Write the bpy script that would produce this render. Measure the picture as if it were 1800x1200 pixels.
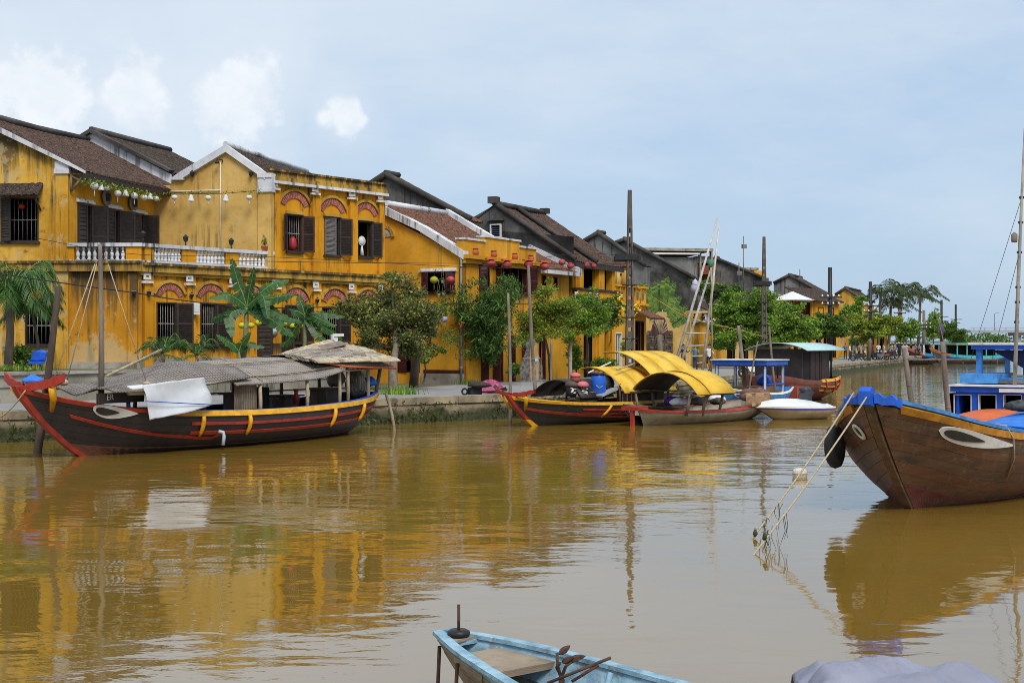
import bpy, math, random
import numpy as np
from mathutils import Vector as V, Matrix
R = math.radians
rnd = random.Random(11)
rng = np.random.default_rng(5)
for o in list(bpy.data.objects): bpy.data.objects.remove(o)
sc = bpy.context.scene; col = sc.collection

# ---------------------------------------------------------------- camera
F = 2400.0; EYE = 2.7                     # focal length in photo pixels (1800 wide), eye height above the water
cd = bpy.data.cameras.new("camera"); cam = bpy.data.objects.new("camera", cd); col.objects.link(cam)
cd.sensor_width = 36; cd.lens = F / 1800 * 36; cd.clip_start = .1; cd.clip_end = 6000
cam.location = (0, 0, EYE); cam.rotation_euler = (R(90), 0, 0); sc.camera = cam

# ---------------------------------------------------------------- world, sun, exposure
SUN_EL, SUN_AZ = 50, 160                   # azimuth clockwise from +Y
w = bpy.data.worlds.new("World"); sc.world = w; w.use_nodes = True
def build_world():
    nt = w.node_tree; N = nt.nodes; Lk = nt.links; N.clear()
    def n(t, **k):
        x = N.new(t)
        for a, b in k.items(): setattr(x, a, b)
        return x
    out = n("ShaderNodeOutputWorld"); bg = n("ShaderNodeBackground"); bg.inputs[1].default_value = .1
    Lk.new(bg.outputs[0], out.inputs[0])
    sky = n("ShaderNodeTexSky", sky_type="NISHITA"); sky.sun_disc = False
    sky.sun_elevation = R(SUN_EL); sky.sun_rotation = R(SUN_AZ); sky.dust_density = 1.5; sky.air_density = 1.0
    tc = n("ShaderNodeTexCoord"); D = tc.outputs["Generated"]
    def noise(scale, detail, stretch=(1, 1, 1), rough=.55):
        mp = n("ShaderNodeMapping"); mp.inputs["Scale"].default_value = stretch; Lk.new(D, mp.inputs[0])
        t = n("ShaderNodeTexNoise"); t.inputs["Scale"].default_value = scale; t.inputs["Detail"].default_value = detail
        t.inputs["Roughness"].default_value = rough; Lk.new(mp.outputs[0], t.inputs["Vector"]); return t.outputs["Fac"]
    def ramp(fac, a, b, lo=0., hi=1.):
        m = n("ShaderNodeMapRange"); m.interpolation_type = "SMOOTHSTEP"
        for i, v in enumerate((a, b, lo, hi)): m.inputs[1 + i].default_value = v
        Lk.new(fac, m.inputs[0]); return m.outputs[0]
    def mth(op, a, b):
        m = n("ShaderNodeMath", operation=op)
        for i, v in enumerate((a, b)):
            if isinstance(v, (int, float)): m.inputs[i].default_value = v
            else: Lk.new(v, m.inputs[i])
        return m.outputs[0]
    def mix(fac, a, b):
        m = n("ShaderNodeMix", data_type="RGBA")
        if isinstance(fac, float): m.inputs[0].default_value = fac
        else: Lk.new(fac, m.inputs[0])
        for i, v in ((6, a), (7, b)):
            if isinstance(v, tuple): m.inputs[i].default_value = (*v, 1)
            else: Lk.new(v, m.inputs[i])
        return m.outputs[2]
    dt = n("ShaderNodeVectorMath", operation="DOT_PRODUCT"); Lk.new(D, dt.inputs[0]); dt.inputs[1].default_value = (-.42, .1, .9)
    veil = ramp(mth("ADD", mth("ADD", mth("MULTIPLY", noise(2.2, 5, (1, 1, 2.6)), .72), mth("MULTIPLY", noise(6.5, 7, (1, 1, 3.2), .62), .28)), mth("MULTIPLY", dt.outputs["Value"], .55)), .42, .84)   # cloud sheet thickens upwards and to the left
    base = mix(.86, sky.outputs[0], (2.25, 3.08, 4.12))            # thin high overcast over the clear sky
    base = mix(mth("MULTIPLY", veil, .72), base, (4.0, 4.42, 4.9))
    # cumulus tops low in the sky: a cloud field, plus the four heaps seen above the roofs
    puff = noise(17, 6, (1, 1, 1.1), .55)
    tot = None
    for px, py, r in ((60, 172, .036), (20, 150, .02), (105, 165, .026), (235, 168, .029), (210, 150, .015), (262, 178, .02), (412, 165, .035), (440, 150, .02), (385, 178, .024), (425, 200, .022), (600, 204, .018), (575, 208, .011), (622, 208, .011)):
        d = V(((px - 900) / F, 1, (600 - py) / F)).normalized()
        vm = n("ShaderNodeVectorMath", operation="DISTANCE"); Lk.new(D, vm.inputs[0]); vm.inputs[1].default_value = d
        m = mth("SUBTRACT", 1., mth("DIVIDE", vm.outputs["Value"], r * .98))
        tot = m if tot is None else mth("MAXIMUM", tot, m)
    warp = mth("MULTIPLY", mth("SUBTRACT", noise(48, 8, (1, 1, 1), .62), .5), 2.2)
    heap = ramp(mth("ADD", mth("ADD", tot, warp), mth("MULTIPLY", mth("SUBTRACT", puff, .5), .9)), -.05, .6)
    field = mth("MULTIPLY", ramp(puff, .56, .74), ramp(noise(3.1, 2), .5, .62))
    broad = ramp(mth("ADD", tot, mth("MULTIPLY", mth("SUBTRACT", noise(14, 6), .5), 2.4)), -1.9, .5)
    base = mix(mth("MULTIPLY", broad, .36), base, (4.5, 4.8, 5.15))
    c = mix(mth("MULTIPLY", field, .3), base, (4.5, 4.8, 5.1))
    c = mix(mth("MULTIPLY", mth("MULTIPLY", heap, .8), ramp(noise(30, 5), .3, .65, .4, 1.)), c, (5.0, 5.2, 5.4))
    Lk.new(c, bg.inputs[0])
build_world()
sl = bpy.data.lights.new("sun", "SUN"); sl.energy = 1.4; sl.angle = R(22); sl.color = (1, .95, .87)
so = bpy.data.objects.new("sun", sl); col.objects.link(so)
sd = V((math.sin(R(SUN_AZ)) * math.cos(R(SUN_EL)), math.cos(R(SUN_AZ)) * math.cos(R(SUN_EL)), math.sin(R(SUN_EL))))
so.rotation_euler = (-sd).to_track_quat("-Z", "Y").to_euler(); so.location = (0, -20, 60)
vs = sc.view_settings; vs.view_transform = "Standard"; vs.look = "None"; vs.exposure = .92; vs.gamma = 1; vs.use_curve_mapping = False
sc.render.engine = "CYCLES"; sc.cycles.use_denoising = True; sc.cycles.filter_width = .9; sc.cycles.max_bounces = 6; sc.cycles.transparent_max_bounces = 12
sc.cycles.caustics_reflective = False; sc.cycles.caustics_refractive = False

# ---------------------------------------------------------------- pixels to places
def P(px, py, Y): return V(((px - 900) / F * Y, Y, EYE + (600 - py) / F * Y))
def G(px, py, z=.8): return P(px, py, (EYE - z) * F / (py - 600))
class Fr:
    """vertical plane: u along it, o out of it (towards the viewer's side), z up"""
    def __init__(s, p0, ang):
        s.p = V((p0[0], p0[1], 0)); a = R(ang); s.u = V((math.sin(a), math.cos(a), 0)); s.n = V((math.cos(a), -math.sin(a), 0))
    def at(s, u, z, o=0.): return s.p + s.u * u + s.n * o + V((0, 0, z))
    def px(s, x, y, o=0.):
        d = V(((x - 900) / F, 1, (600 - y) / F)); p = s.p + s.n * o
        t = p.dot(s.n) / V((d.x, d.y, 0)).dot(s.n); q = d * t
        return (q - p).dot(s.u), q.z + EYE
    def U(s, x, o=0.): return s.px(x, 600, o)[0]
    def rect(s, x0, y0, x1, y1, o=0.):
        xm, ym = (x0 + x1) / 2, (y0 + y1) / 2
        return s.U(x0, o), s.U(x1, o), s.px(xm, y1, o)[1], s.px(xm, y0, o)[1]

# ---------------------------------------------------------------- mesh building
def WL(o):
    v = V((0, 0, 0))
    while o is not None: v += V(o.location); o = o.parent
    return v
class MB:
    def __init__(s): s.v = []; s.f = []; s.sm = []; s.mi = []; s.m = 0
    def add(s, vs, fs, smooth=False):
        b = len(s.v); s.v.extend([tuple(q) for q in vs])
        for f in fs: s.f.append(tuple(i + b for i in f)); s.sm.append(smooth); s.mi.append(s.m)
        return s
    def hexa(s, p):   # 8 points: bottom 4 (ccw), top 4
        return s.add(p, [(3, 2, 1, 0), (4, 5, 6, 7), (0, 1, 5, 4), (1, 2, 6, 5), (2, 3, 7, 6), (3, 0, 4, 7)])
    def box(s, c, d, rz=0., rot=None):
        x, y, z = (k / 2 for k in d); m = rot if rot is not None else Matrix.Rotation(rz, 3, "Z")
        return s.hexa([V(c) + m @ V(q) for q in ((-x, -y, -z), (x, -y, -z), (x, y, -z), (-x, y, -z), (-x, -y, z), (x, -y, z), (x, y, z), (-x, y, z))])
    def fbox(s, fr, u0, u1, z0, z1, o0, o1):
        A = fr.at
        return s.hexa([A(u0, z0, o1), A(u1, z0, o1), A(u1, z0, o0), A(u0, z0, o0), A(u0, z1, o1), A(u1, z1, o1), A(u1, z1, o0), A(u0, z1, o0)])
    def fpoly(s, fr, pts, o0, o1):
        n = len(pts); vs = [fr.at(u, z, o1) for u, z in pts] + [fr.at(u, z, o0) for u, z in pts]
        fs = [tuple(range(n)), tuple(range(2 * n - 1, n - 1, -1))] + [(i, n + i, n + (i + 1) % n, (i + 1) % n) for i in range(n)]
        return s.add(vs, fs)
    def poly(s, pts, thick=None):
        n = len(pts); pts = [V(p) for p in pts]
        if thick is None: return s.add(pts, [tuple(range(n))])
        nr = (pts[1] - pts[0]).cross(pts[2] - pts[0]).normalized() * thick
        return s.add(pts + [p - nr for p in pts], [tuple(range(n)), tuple(range(2 * n - 1, n - 1, -1))] + [(i, n + i, n + (i + 1) % n, (i + 1) % n) for i in range(n)])
    def tube(s, pts, r, n=6, smooth=True, cap=True):
        pts = [V(p) for p in pts]; k = len(pts)
        if not hasattr(r, "__len__"): r = [r] * k
        vs = []; ref = None
        for i, p in enumerate(pts):
            t = (pts[min(i + 1, k - 1)] - pts[max(i - 1, 0)]).normalized()
            if ref is None: ref = V((0, 0, 1)) if abs(t.z) < .9 else V((1, 0, 0))
            a = t.cross(ref).normalized(); b = a.cross(t).normalized(); ref = b
            for j in range(n):
                q = 2 * math.pi * j / n; vs.append(p + (a * math.cos(q) + b * math.sin(q)) * r[i])
        fs = [(i * n + j, i * n + (j + 1) % n, (i + 1) * n + (j + 1) % n, (i + 1) * n + j) for i in range(k - 1) for j in range(n)]
        s.add(vs, fs, smooth)
        if cap: b = len(s.v) - k * n; s.f += [tuple(b + j for j in range(n))[::-1], tuple(b + (k - 1) * n + j for j in range(n))]; s.sm += [False] * 2; s.mi += [s.m] * 2
        return s
    def lathe(s, c, prof, n=10, ax=None, smooth=True):
        c = V(c); m = Matrix.Identity(3) if ax is None else V(ax).to_track_quat("Z", "Y").to_matrix(); k = len(prof)
        vs = [c + m @ V((r * math.cos(2 * math.pi * j / n), r * math.sin(2 * math.pi * j / n), z)) for r, z in prof for j in range(n)]
        s.add(vs, [(i * n + j, i * n + (j + 1) % n, (i + 1) * n + (j + 1) % n, (i + 1) * n + j) for i in range(k - 1) for j in range(n)], smooth)
        b = len(s.v) - k * n; s.f += [tuple(b + j for j in range(n))[::-1], tuple(b + (k - 1) * n + j for j in range(n))]; s.sm += [smooth] * 2; s.mi += [s.m] * 2
        return s
    def ball(s, c, r, n=10, k=7):
        r = r if hasattr(r, "__len__") else (r, r, r); c = V(c); vs = []
        for i in range(k + 1):
            t = math.pi * i / k
            for j in range(n): q = 2 * math.pi * j / n; vs.append(c + V((r[0] * math.sin(t) * math.cos(q), r[1] * math.sin(t) * math.sin(q), -r[2] * math.cos(t))))
        return s.add(vs, [(i * n + j, i * n + (j + 1) % n, (i + 1) * n + (j + 1) % n, (i + 1) * n + j) for i in range(k) for j in range(n)], True)
    def lump(s, c, r, n=14, k=9, amp=.22):
        """cloth or net heap: creased, flat below"""
        a = len(s.v); s.ball(c, r, n, k); c = V(c); ph = [rnd.uniform(0, 6) for _ in range(4)]
        for i in range(a, len(s.v)):
            d = V(s.v[i]) - c; q = math.atan2(d.y, d.x); e = d.z / (r[2] if hasattr(r, "__len__") else r); f = 1 + amp * (.5 * math.sin(3 * q + ph[0] + 2 * e) + .35 * math.sin(5 * q + ph[1] - 3 * e) + .3 * abs(math.sin(4 * e + 2 * q + ph[2])))
            d *= f
            if e < -.35: d.z *= .55
            s.v[i] = tuple(c + d)
        return s
    def torus(s, c, R_, r, ax=(0, 1, 0), n=18, k=8):
        m = V(ax).to_track_quat("Z", "Y").to_matrix(); c = V(c); vs = []
        for i in range(n):
            a = 2 * math.pi * i / n
            for j in range(k): b = 2 * math.pi * j / k; vs.append(c + m @ V(((R_ + r * math.cos(b)) * math.cos(a), (R_ + r * math.cos(b)) * math.sin(a), r * math.sin(b))))
        return s.add(vs, [(i * k + j, i * k + (j + 1) % k, ((i + 1) % n) * k + (j + 1) % k, ((i + 1) % n) * k + j) for i in range(n) for j in range(k)][::1], True)
    def grid(s, rows, smooth=True, thick=0.):
        """rows of points -> sheet, optionally closed to a slab"""
        a, b = len(rows), len(rows[0]); vs = [V(p) for r in rows for p in r]; q = []
        for i in range(a - 1):
            for j in range(b - 1): q.append((i * b + j, i * b + j + 1, (i + 1) * b + j + 1, (i + 1) * b + j))
        if not thick: return s.add(vs, q, smooth)
        nr = [V((0, 0, 0)) for _ in vs]
        for f in q:
            m = (vs[f[1]] - vs[f[0]]).cross(vs[f[3]] - vs[f[0]])
            for i in f: nr[i] += m
        t = a * b; vs2 = vs + [p - m.normalized() * thick for p, m in zip(vs, nr)]
        rim = [i for i in range(b)] + [i * b + b - 1 for i in range(1, a)] + [(a - 1) * b + j for j in range(b - 2, -1, -1)] + [i * b for i in range(a - 2, 0, -1)]
        s.add(vs2, q + [tuple(i + t for i in f[::-1]) for f in q], smooth)
        bse = len(s.v) - 2 * t
        for i in range(len(rim)): x, y = rim[i], rim[(i + 1) % len(rim)]; s.f.append((bse + y, bse + x, bse + x + t, bse + y + t)); s.sm.append(False); s.mi.append(s.m)
        return s
    def mesh(s, name, mats, off=V((0, 0, 0))):
        me = bpy.data.meshes.new(name)
        me.from_pydata([(a - off.x, b - off.y, c - off.z) for a, b, c in s.v], [], s.f)
        for m in (mats if isinstance(mats, (list, tuple)) else [mats]): me.materials.append(m)
        me.polygons.foreach_set("use_smooth", s.sm); me.polygons.foreach_set("material_index", s.mi); me.update(); return me
    def build(s, name, mat, parent=None, local=False, label=None, kind=None):
        return ob(name, s.mesh(name, mat, V((0, 0, 0)) if local or parent is None else WL(parent)), parent, label, kind)
def ob(name, me, parent=None, label=None, kind=None):
    o = bpy.data.objects.new(name, me); col.objects.link(o); o.parent = parent
    if label: o["label"] = label
    if kind: o["kind"] = kind
    return o
def tag(o, label, cat, group=None):
    o["label"] = label; o["category"] = cat
    if group: o["group"] = group
    return o
def thing(name, loc, label, cat, group=None):
    o = bpy.data.objects.new(name, None); col.objects.link(o); o.location = loc; o.empty_display_size = .3
    return tag(o, label, cat, group)
def copy_tree(o, parent=None):
    c = o.copy(); col.objects.link(c); c.parent = parent
    for k in list(o.children): copy_tree(k, c)
    return c
def np_mesh(name, verts, faces_n, mat, parent=None, kind=None, smooth=False, off=None):
    """verts (F,n,3): separate n-gons"""
    v = np.asarray(verts, np.float64); nf = v.shape[0]; n = faces_n
    if off is None and parent is not None: off = np.array(WL(parent))
    if off is not None: v = v - off
    me = bpy.data.meshes.new(name); me.vertices.add(nf * n); me.vertices.foreach_set("co", v.reshape(-1).astype(np.float32))
    me.loops.add(nf * n); me.loops.foreach_set("vertex_index", np.arange(nf * n, dtype=np.int32))
    me.polygons.add(nf); me.polygons.foreach_set("loop_start", np.arange(0, nf * n, n, dtype=np.int32))
    me.update(calc_edges=True); me.validate(); me.materials.append(mat)
    return ob(name, me, parent, kind=kind)
def struct(name, mb, mat):
    o = mb.build(name, mat); o["kind"] = "structure"; return o

# ---------------------------------------------------------------- materials
class NT:
    def __init__(s, name):
        s.mat = bpy.data.materials.new(name); s.mat.use_nodes = True; s.t = s.mat.node_tree
        s.b = s.t.nodes["Principled BSDF"]; s.out = s.t.nodes["Material Output"]
        g = s.t.nodes.new("ShaderNodeNewGeometry"); s.pos = g.outputs["Position"]; s.geo = g
    def n(s, t, **k):
        x = s.t.nodes.new(t)
        for a, b in k.items(): setattr(x, a, b)
        return x
    def lk(s, a, b): s.t.links.new(a, b)
    def setin(s, sock, v):
        if isinstance(v, tuple): sock.default_value = (*v, 1) if len(v) == 3 and len(sock.default_value) == 4 else v
        elif isinstance(v, (int, float)): sock.default_value = v
        else: s.lk(v, sock)
    def map(s, scale=(1, 1, 1), rot=(0, 0, 0), vec=None):
        m = s.n("ShaderNodeMapping"); m.inputs["Scale"].default_value = scale; m.inputs["Rotation"].default_value = rot
        s.lk(vec or s.pos, m.inputs[0]); return m.outputs[0]
    def noise(s, scale, detail=4, rough=.55, vec=None, dist=0.):
        t = s.n("ShaderNodeTexNoise"); t.inputs["Scale"].default_value = scale; t.inputs["Detail"].default_value = detail
        t.inputs["Roughness"].default_value = rough; t.inputs["Distortion"].default_value = dist; s.lk(vec or s.pos, t.inputs["Vector"]); return t.outputs["Fac"]
    def ramp(s, f, a, b, lo=0., hi=1.):
        m = s.n("ShaderNodeMapRange"); m.interpolation_type = "SMOOTHSTEP"
        for i, v in enumerate((a, b, lo, hi)): s.setin(m.inputs[1 + i], v)
        s.lk(f, m.inputs[0]); return m.outputs[0]
    def m(s, op, a, b=0.):
        x = s.n("ShaderNodeMath", operation=op); s.setin(x.inputs[0], a); s.setin(x.inputs[1], b); return x.outputs[0]
    def mix(s, f, a, b, blend="MIX"):
        x = s.n("ShaderNodeMix", data_type="RGBA", blend_type=blend); s.setin(x.inputs[0], f); s.setin(x.inputs[6], a); s.setin(x.inputs[7], b); return x.outputs[2]
    def bump(s, h, strength=.3, dist=.02):
        b = s.n("ShaderNodeBump"); b.inputs["Strength"].default_value = strength; b.inputs["Distance"].default_value = dist; s.lk(h, b.inputs["Height"]); s.lk(b.outputs[0], s.b.inputs["Normal"])
    def z(s):
        x = s.n("ShaderNodeSeparateXYZ"); s.lk(s.pos, x.inputs[0]); return x.outputs[2]
def sc3(c, k): return tuple(min(1., max(0., x * k)) for x in c)
def M(name, c, rough=.7, var=.18, scale=3., bump=0., bscale=25., col2=None, metal=0., stretch=(1, 1, 1), spec=.4, dirt=0., dirtc=(.06, .05, .035), island=0., transl=0.):
    s = NT(name); f = s.ramp(s.noise(scale, 5, .6, s.map(stretch)), .3, .7)
    cc = s.mix(f, sc3(c, 1 - var), col2 or sc3(c, 1 + var))
    if island:
        rr = s.geo.outputs["Random Per Island"]
        cc = s.mix(s.ramp(rr, 0, 1), s.mix(1., cc, (1 - island,) * 3, "MULTIPLY"), s.mix(1., cc, (1 + island, 1 + island * .9, 1 + island * .4), "MULTIPLY"))
    if dirt: cc = s.mix(s.m("MULTIPLY", s.ramp(s.noise(scale * 1.7, 6, .65), .52, .68), dirt), cc, dirtc)
    s.lk(cc, s.b.inputs["Base Color"]); s.b.inputs["Roughness"].default_value = rough; s.b.inputs["Metallic"].default_value = metal; s.b.inputs["Specular IOR Level"].default_value = spec
    if bump: s.bump(s.noise(bscale, 5, .6, s.map(stretch)), bump, .02)
    if transl:
        tr = s.n("ShaderNodeBsdfTranslucent"); s.lk(cc, tr.inputs[0]); mx = s.n("ShaderNodeMixShader"); mx.inputs[0].default_value = transl
        s.lk(s.b.outputs[0], mx.inputs[1]); s.lk(tr.outputs[0], mx.inputs[2]); s.lk(mx.outputs[0], s.out.inputs[0])
    return s.mat
def stucco(name, base, pale=None, mould=.6, peel=.3, bands=(), zpeel=None, grime=.4, pth=.57):
    """limewash: cloudy wash, vertical mould streaks hanging from ledges, flaked pale patches"""
    s = NT(name); big = s.noise(.55, 6, .62); fine = s.noise(7, 5, .6)
    cc = s.mix(s.ramp(big, .3, .7), sc3(base, .74), pale or tuple(x * k for x, k in zip(base, (1.12, 1.16, 1.3))))
    cc = s.mix(s.m("MULTIPLY", s.ramp(fine, .45, .75), .35), cc, sc3(base, .72))
    streak = s.noise(1.0, 6, .68, s.map((3.2, 3.2, .22)))
    spot = s.noise(1.1, 7, .7, s.map((1, 1, .8)))
    md = s.m("MULTIPLY", s.ramp(streak, .5, .64), s.ramp(s.noise(.45, 4), .38, .56))
    md = s.m("MAXIMUM", md, s.m("MULTIPLY", s.ramp(s.noise(2.6, 7, .72), .56, .72), grime))
    z = s.z()
    for zb, dep in bands:
        d = s.m("SUBTRACT", zb, z)
        k = s.m("MULTIPLY", s.ramp(d, dep, 0.), s.ramp(d, -.08, .0))
        edge = s.ramp(s.m("ADD", s.m("MULTIPLY", streak, 1.6), s.m("MULTIPLY", k, .34)), .88, 1.14)
        md = s.m("MAXIMUM", md, s.m("MULTIPLY", edge, k))
    cc = s.mix(s.m("MULTIPLY", md, mould), cc, (.055, .046, .03))
    if peel:
        pl = s.ramp(spot, pth, pth + .07)
        if zpeel: pl = s.m("MULTIPLY", s.ramp(s.m("ADD", spot, s.ramp(z, zpeel[0], zpeel[1], .22, 0.)), .57, .64), 1.)
        cc = s.mix(s.m("MULTIPLY", pl, peel), cc, (.52, .42, .24))
    s.lk(cc, s.b.inputs["Base Color"]); s.b.inputs["Roughness"].default_value = .93; s.b.inputs["Specular IOR Level"].default_value = .15
    s.bump(s.noise(14, 6, .65), .35, .015); return s.mat
YEL = (.70, .315, .02)
m_yel = stucco("stucco_yellow", YEL, mould=.75, peel=.12)
m_yelA = stucco("stucco_yellow_worn", (.64, .30, .02), pale=(.72, .42, .07), mould=.95, peel=.5, bands=((10.2, 2.6), (5.5, .7)), grime=.8, pth=.5)
m_yelL = stucco("stucco_yellow_lower", (.62, .27, .02), mould=.98, peel=.6, bands=((5.65, 4.2),), zpeel=(1.9, 3.2), grime=.9)
m_yelB = stucco("stucco_yellow_front", (.70, .30, .015), mould=.98, peel=.0, bands=((9.5, 1.0), (5.4, .8), (2.6, .9)), grime=.6)
m_yelC = stucco("stucco_yellow_side", (.72, .345, .028), mould=.35, peel=.2)
m_pale = stucco("stucco_pale_ochre", (.64, .375, .09), pale=(.68, .44, .14), mould=.6, peel=.25, grime=.55)
m_ledge = stucco("stucco_ledge", (.46, .25, .045), pale=(.58, .36, .07), mould=1., peel=.1, bands=((9.7, .9), (5.75, .9), (10.2, 2.)), grime=1.)
m_white = stucco("limewash_white", (.72, .73, .76), pale=(.8, .8, .82), mould=.75, peel=0)
m_whiteD = stucco("limewash_dirty", (.6, .61, .64), pale=(.7, .7, .72), mould=1., peel=0)
m_grey = stucco("stucco_black_mould", (.045, .042, .04), pale=(.17, .165, .16), mould=.9, grime=.9, peel=.12)
m_greyl = stucco("stucco_grey", (.17, .17, .165), pale=(.25, .25, .245), mould=.95, peel=.1)
m_conc = M("concrete", (.32, .29, .24), .9, .3, 1.5, .4, 18, dirt=.6)
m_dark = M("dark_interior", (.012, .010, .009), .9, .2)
m_shut = M("shutter_brown", (.045, .022, .015), .6, .35, 6, .2, 40, stretch=(1, 1, .3))
m_shut2 = M("shutter_black", (.034, .024, .019), .65, .3, 6, .2, 40)
m_shutg = M("shutter_grey_worn", (.14, .125, .115), .8, .35, 8, .3, 40, stretch=(.4, .4, 3))
m_shutm = M("shutter_maroon", (.06, .012, .014), .55, .3, 6, .2, 40)
m_iron = M("iron", (.03, .03, .03), .5, .3, 9, metal=.4)
m_barw = M("bar_pale", (.30, .27, .24), .6, .3, 9)
m_brick = M("arch_brick", (.42, .10, .075), .85, .3, 14, .4, 40, col2=(.52, .2, .17), island=.2)
m_mortar = M("mortar_pink", (.48, .30, .26), .9, .2, 8)
m_sign = M("plaque_white", (.68, .68, .66), .6, .08, 5, dirt=.25)
m_black = M("black_paint", (.015, .015, .016), .5, .2, 6)
m_bamb = M("bamboo_dry", (.36, .29, .19), .6, .3, 6, .2, 30, stretch=(1, 1, .4))
m_wood = M("wood_weathered", (.20, .16, .125), .85, .35, 5, .4, 30, stretch=(1, 1, .25))
m_woodd = M("wood_dark_wet", (.085, .058, .042), .7, .35, 5, .4, 30, stretch=(1, 1, .3))
m_rope = M("rope", (.44, .36, .24), .9, .25, 40, .5, 120)
m_cable = M("cable", (.02, .02, .02), .6, .1)
m_bluep = M("paint_blue", (.012, .10, .55), .45, .25, 4, .15, 30, dirt=.3)
m_blue2 = M("paint_blue_sky", (.06, .26, .62), .55, .25, 5, .2, 30, dirt=.35)
m_yelp = M("paint_yellow", (.72, .36, .012), .5, .2, 4, .15, 30, dirt=.25)
m_redp = M("paint_red", (.36, .035, .018), .5, .25, 4, .15, 30, dirt=.3)
m_whitep = M("paint_white", (.72, .72, .70), .5, .1, 4, dirt=.2)
m_glass = M("window_glass", (.02, .025, .03), .08, .1)
m_skin = M("skin", (.36, .19, .12), .6, .1)
m_hair = M("hair_black", (.012, .010, .009), .5, .1)
# ================================================================ setting
Q = [(-74, -24), (-13.7, 36.6), (-4.2, 44.8), (.4, 48.6), (3.0, 53.4), (9.2, 68), (27.4, 114), (45, 157), (60, 196), (100, 300), (172, 480), (300, 700), (600, 1100)]
def water_mat():
    s = NT("river_water"); b = s.b
    s.lk(s.mix(s.ramp(s.noise(.06, 3), .3, .7), (.19, .112, .016), (.24, .142, .023)), b.inputs["Base Color"])
    b.inputs["Roughness"].default_value = .02; b.inputs["IOR"].default_value = 3.4; b.inputs["Specular IOR Level"].default_value = .5
    big = s.noise(.55, 3, .5, s.map((.8, 1.3, 1), (0, 0, .35)))
    mid = s.noise(2.1, 4, .5, s.map((.75, 1.35, 1), (0, 0, .2)), .4)
    fin = s.noise(7.5, 3, .5, s.map((.7, 1.4, 1), (0, 0, -.1)))
    calm = s.ramp(s.noise(.11, 3, .5, s.map((.6, 1.4, 1))), .36, .62, .22, 1.)
    sx = s.n("ShaderNodeSeparateXYZ"); s.lk(s.pos, sx.inputs[0])
    near = s.ramp(sx.outputs[1], 13., 34., .42, 1.)                  # sheltered water under the near bank
    h = s.m("ADD", s.m("MULTIPLY", big, .95), s.m("MULTIPLY", s.m("ADD", s.m("MULTIPLY", mid, .34), s.m("MULTIPLY", fin, .03)), calm))
    s.bump(s.m("MULTIPLY", h, near), 1., .036); return s.mat
mb = MB(); mb.add([(-600, -80, 0), (2500, -80, 0), (2500, 3500, 0), (-600, 3500, 0)], [(0, 1, 2, 3)])
struct("river_water", mb, water_mat())
def land(inset, z, left):
    mb = MB(); n = len(Q)
    for i in range(n):
        a = V(Q[max(i - 1, 0)]); b = V(Q[min(i + 1, n - 1)]); t = (b - a).normalized(); nn = V((-t.y, t.x))
        p = V(Q[i]) + nn * inset; q = V(Q[i]) + nn * left if left < 100 else V((-left, Q[i][1]))
        mb.v += [(p.x, p.y, z), (q.x, q.y, z)]
    mb.f = [(2 * i, 2 * i + 2, 2 * i + 3, 2 * i + 1) for i in range(n - 1)]; mb.sm = [False] * len(mb.f); mb.mi = [0] * len(mb.f); return mb
m_ground = M("bare_ground", (.20, .16, .11), .95, .3, .5, .4, 6, col2=(.13, .14, .06))
m_asph = M("road_asphalt", (.27, .265, .26), .9, .14, .7, .3, 40, dirt=.25, dirtc=(.2, .17, .12))
struct("ground", land(.1, .78, 1500), m_ground)
struct("road", land(.5, .8, 7.6), m_asph)
def quay_mat():
    s = NT("quay_stone"); z = s.z(); nz = s.noise(1.6, 6, .65); f = s.noise(9, 5, .6)
    cc = s.mix(s.ramp(nz, .35, .65), (.30, .24, .15), (.17, .135, .085)); cc = s.mix(s.ramp(f, .55, .75), cc, (.08, .065, .04))
    moss = s.ramp(s.m("ADD", z, s.m("MULTIPLY", s.noise(1.1, 5, .6), .9)), 1.02, .72)
    cc = s.mix(moss, cc, s.mix(s.ramp(f, .4, .6), (.02, .028, .008), (.05, .055, .015)))
    s.lk(cc, s.b.inputs["Base Color"]); s.b.inputs["Roughness"].default_value = .95; s.bump(s.noise(6, 6, .65), .9, .06); return s.mat
m_quay = quay_mat(); m_cap = M("quay_cap", (.31, .255, .17), .95, .35, 1.2, .6, 12, dirt=.7)
mb = MB()                                        # battered wall with an uneven face
pts = []
for i in range(len(Q) - 1):
    a, b = V(Q[i]), V(Q[i + 1]); n = max(1, int((b - a).length / (.5 if i in (1, 2, 3, 4) else 4)))
    for k in range(n): pts.append(a.lerp(b, k / n))
pts.append(V(Q[-1])); rows = []
for i, p in enumerate(pts):
    t = (pts[min(i + 1, len(pts) - 1)] - pts[max(i - 1, 0)]).normalized(); nn = V((t.y, -t.x))
    rows.append([(p.x + nn.x * (o + rnd.uniform(-.04, .04)), p.y + nn.y * (o + rnd.uniform(-.04, .04)), z) for o, z in ((.02, .62), (.08, .42), (.13, .2), (.22, 0.), (.3, -.6))])
mb.grid(rows, False); quay = struct("quay_wall", mb, m_quay)
mb = MB()
cs = None; k = 0
for i in range(1, len(Q) - 5):                     # coping slabs along the edge, each its own piece
    a, b = V(Q[i]), V(Q[i + 1]); L = (b - a).length; ang = math.degrees(math.atan2(b.x - a.x, b.y - a.y)); fr = Fr(a, ang); n = max(1, int(L / 2.2)); d = L / n
    for j in range(n):
        mb = MB(); h = rnd.uniform(-.012, .012); w_ = rnd.uniform(0, .05)
        mb.fbox(fr, j * d + .012, (j + 1) * d - .012, .6, .825 + h, -.55, .07 + w_); mb.build("coping_slab", m_cap, quay)
mb = MB()
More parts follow.
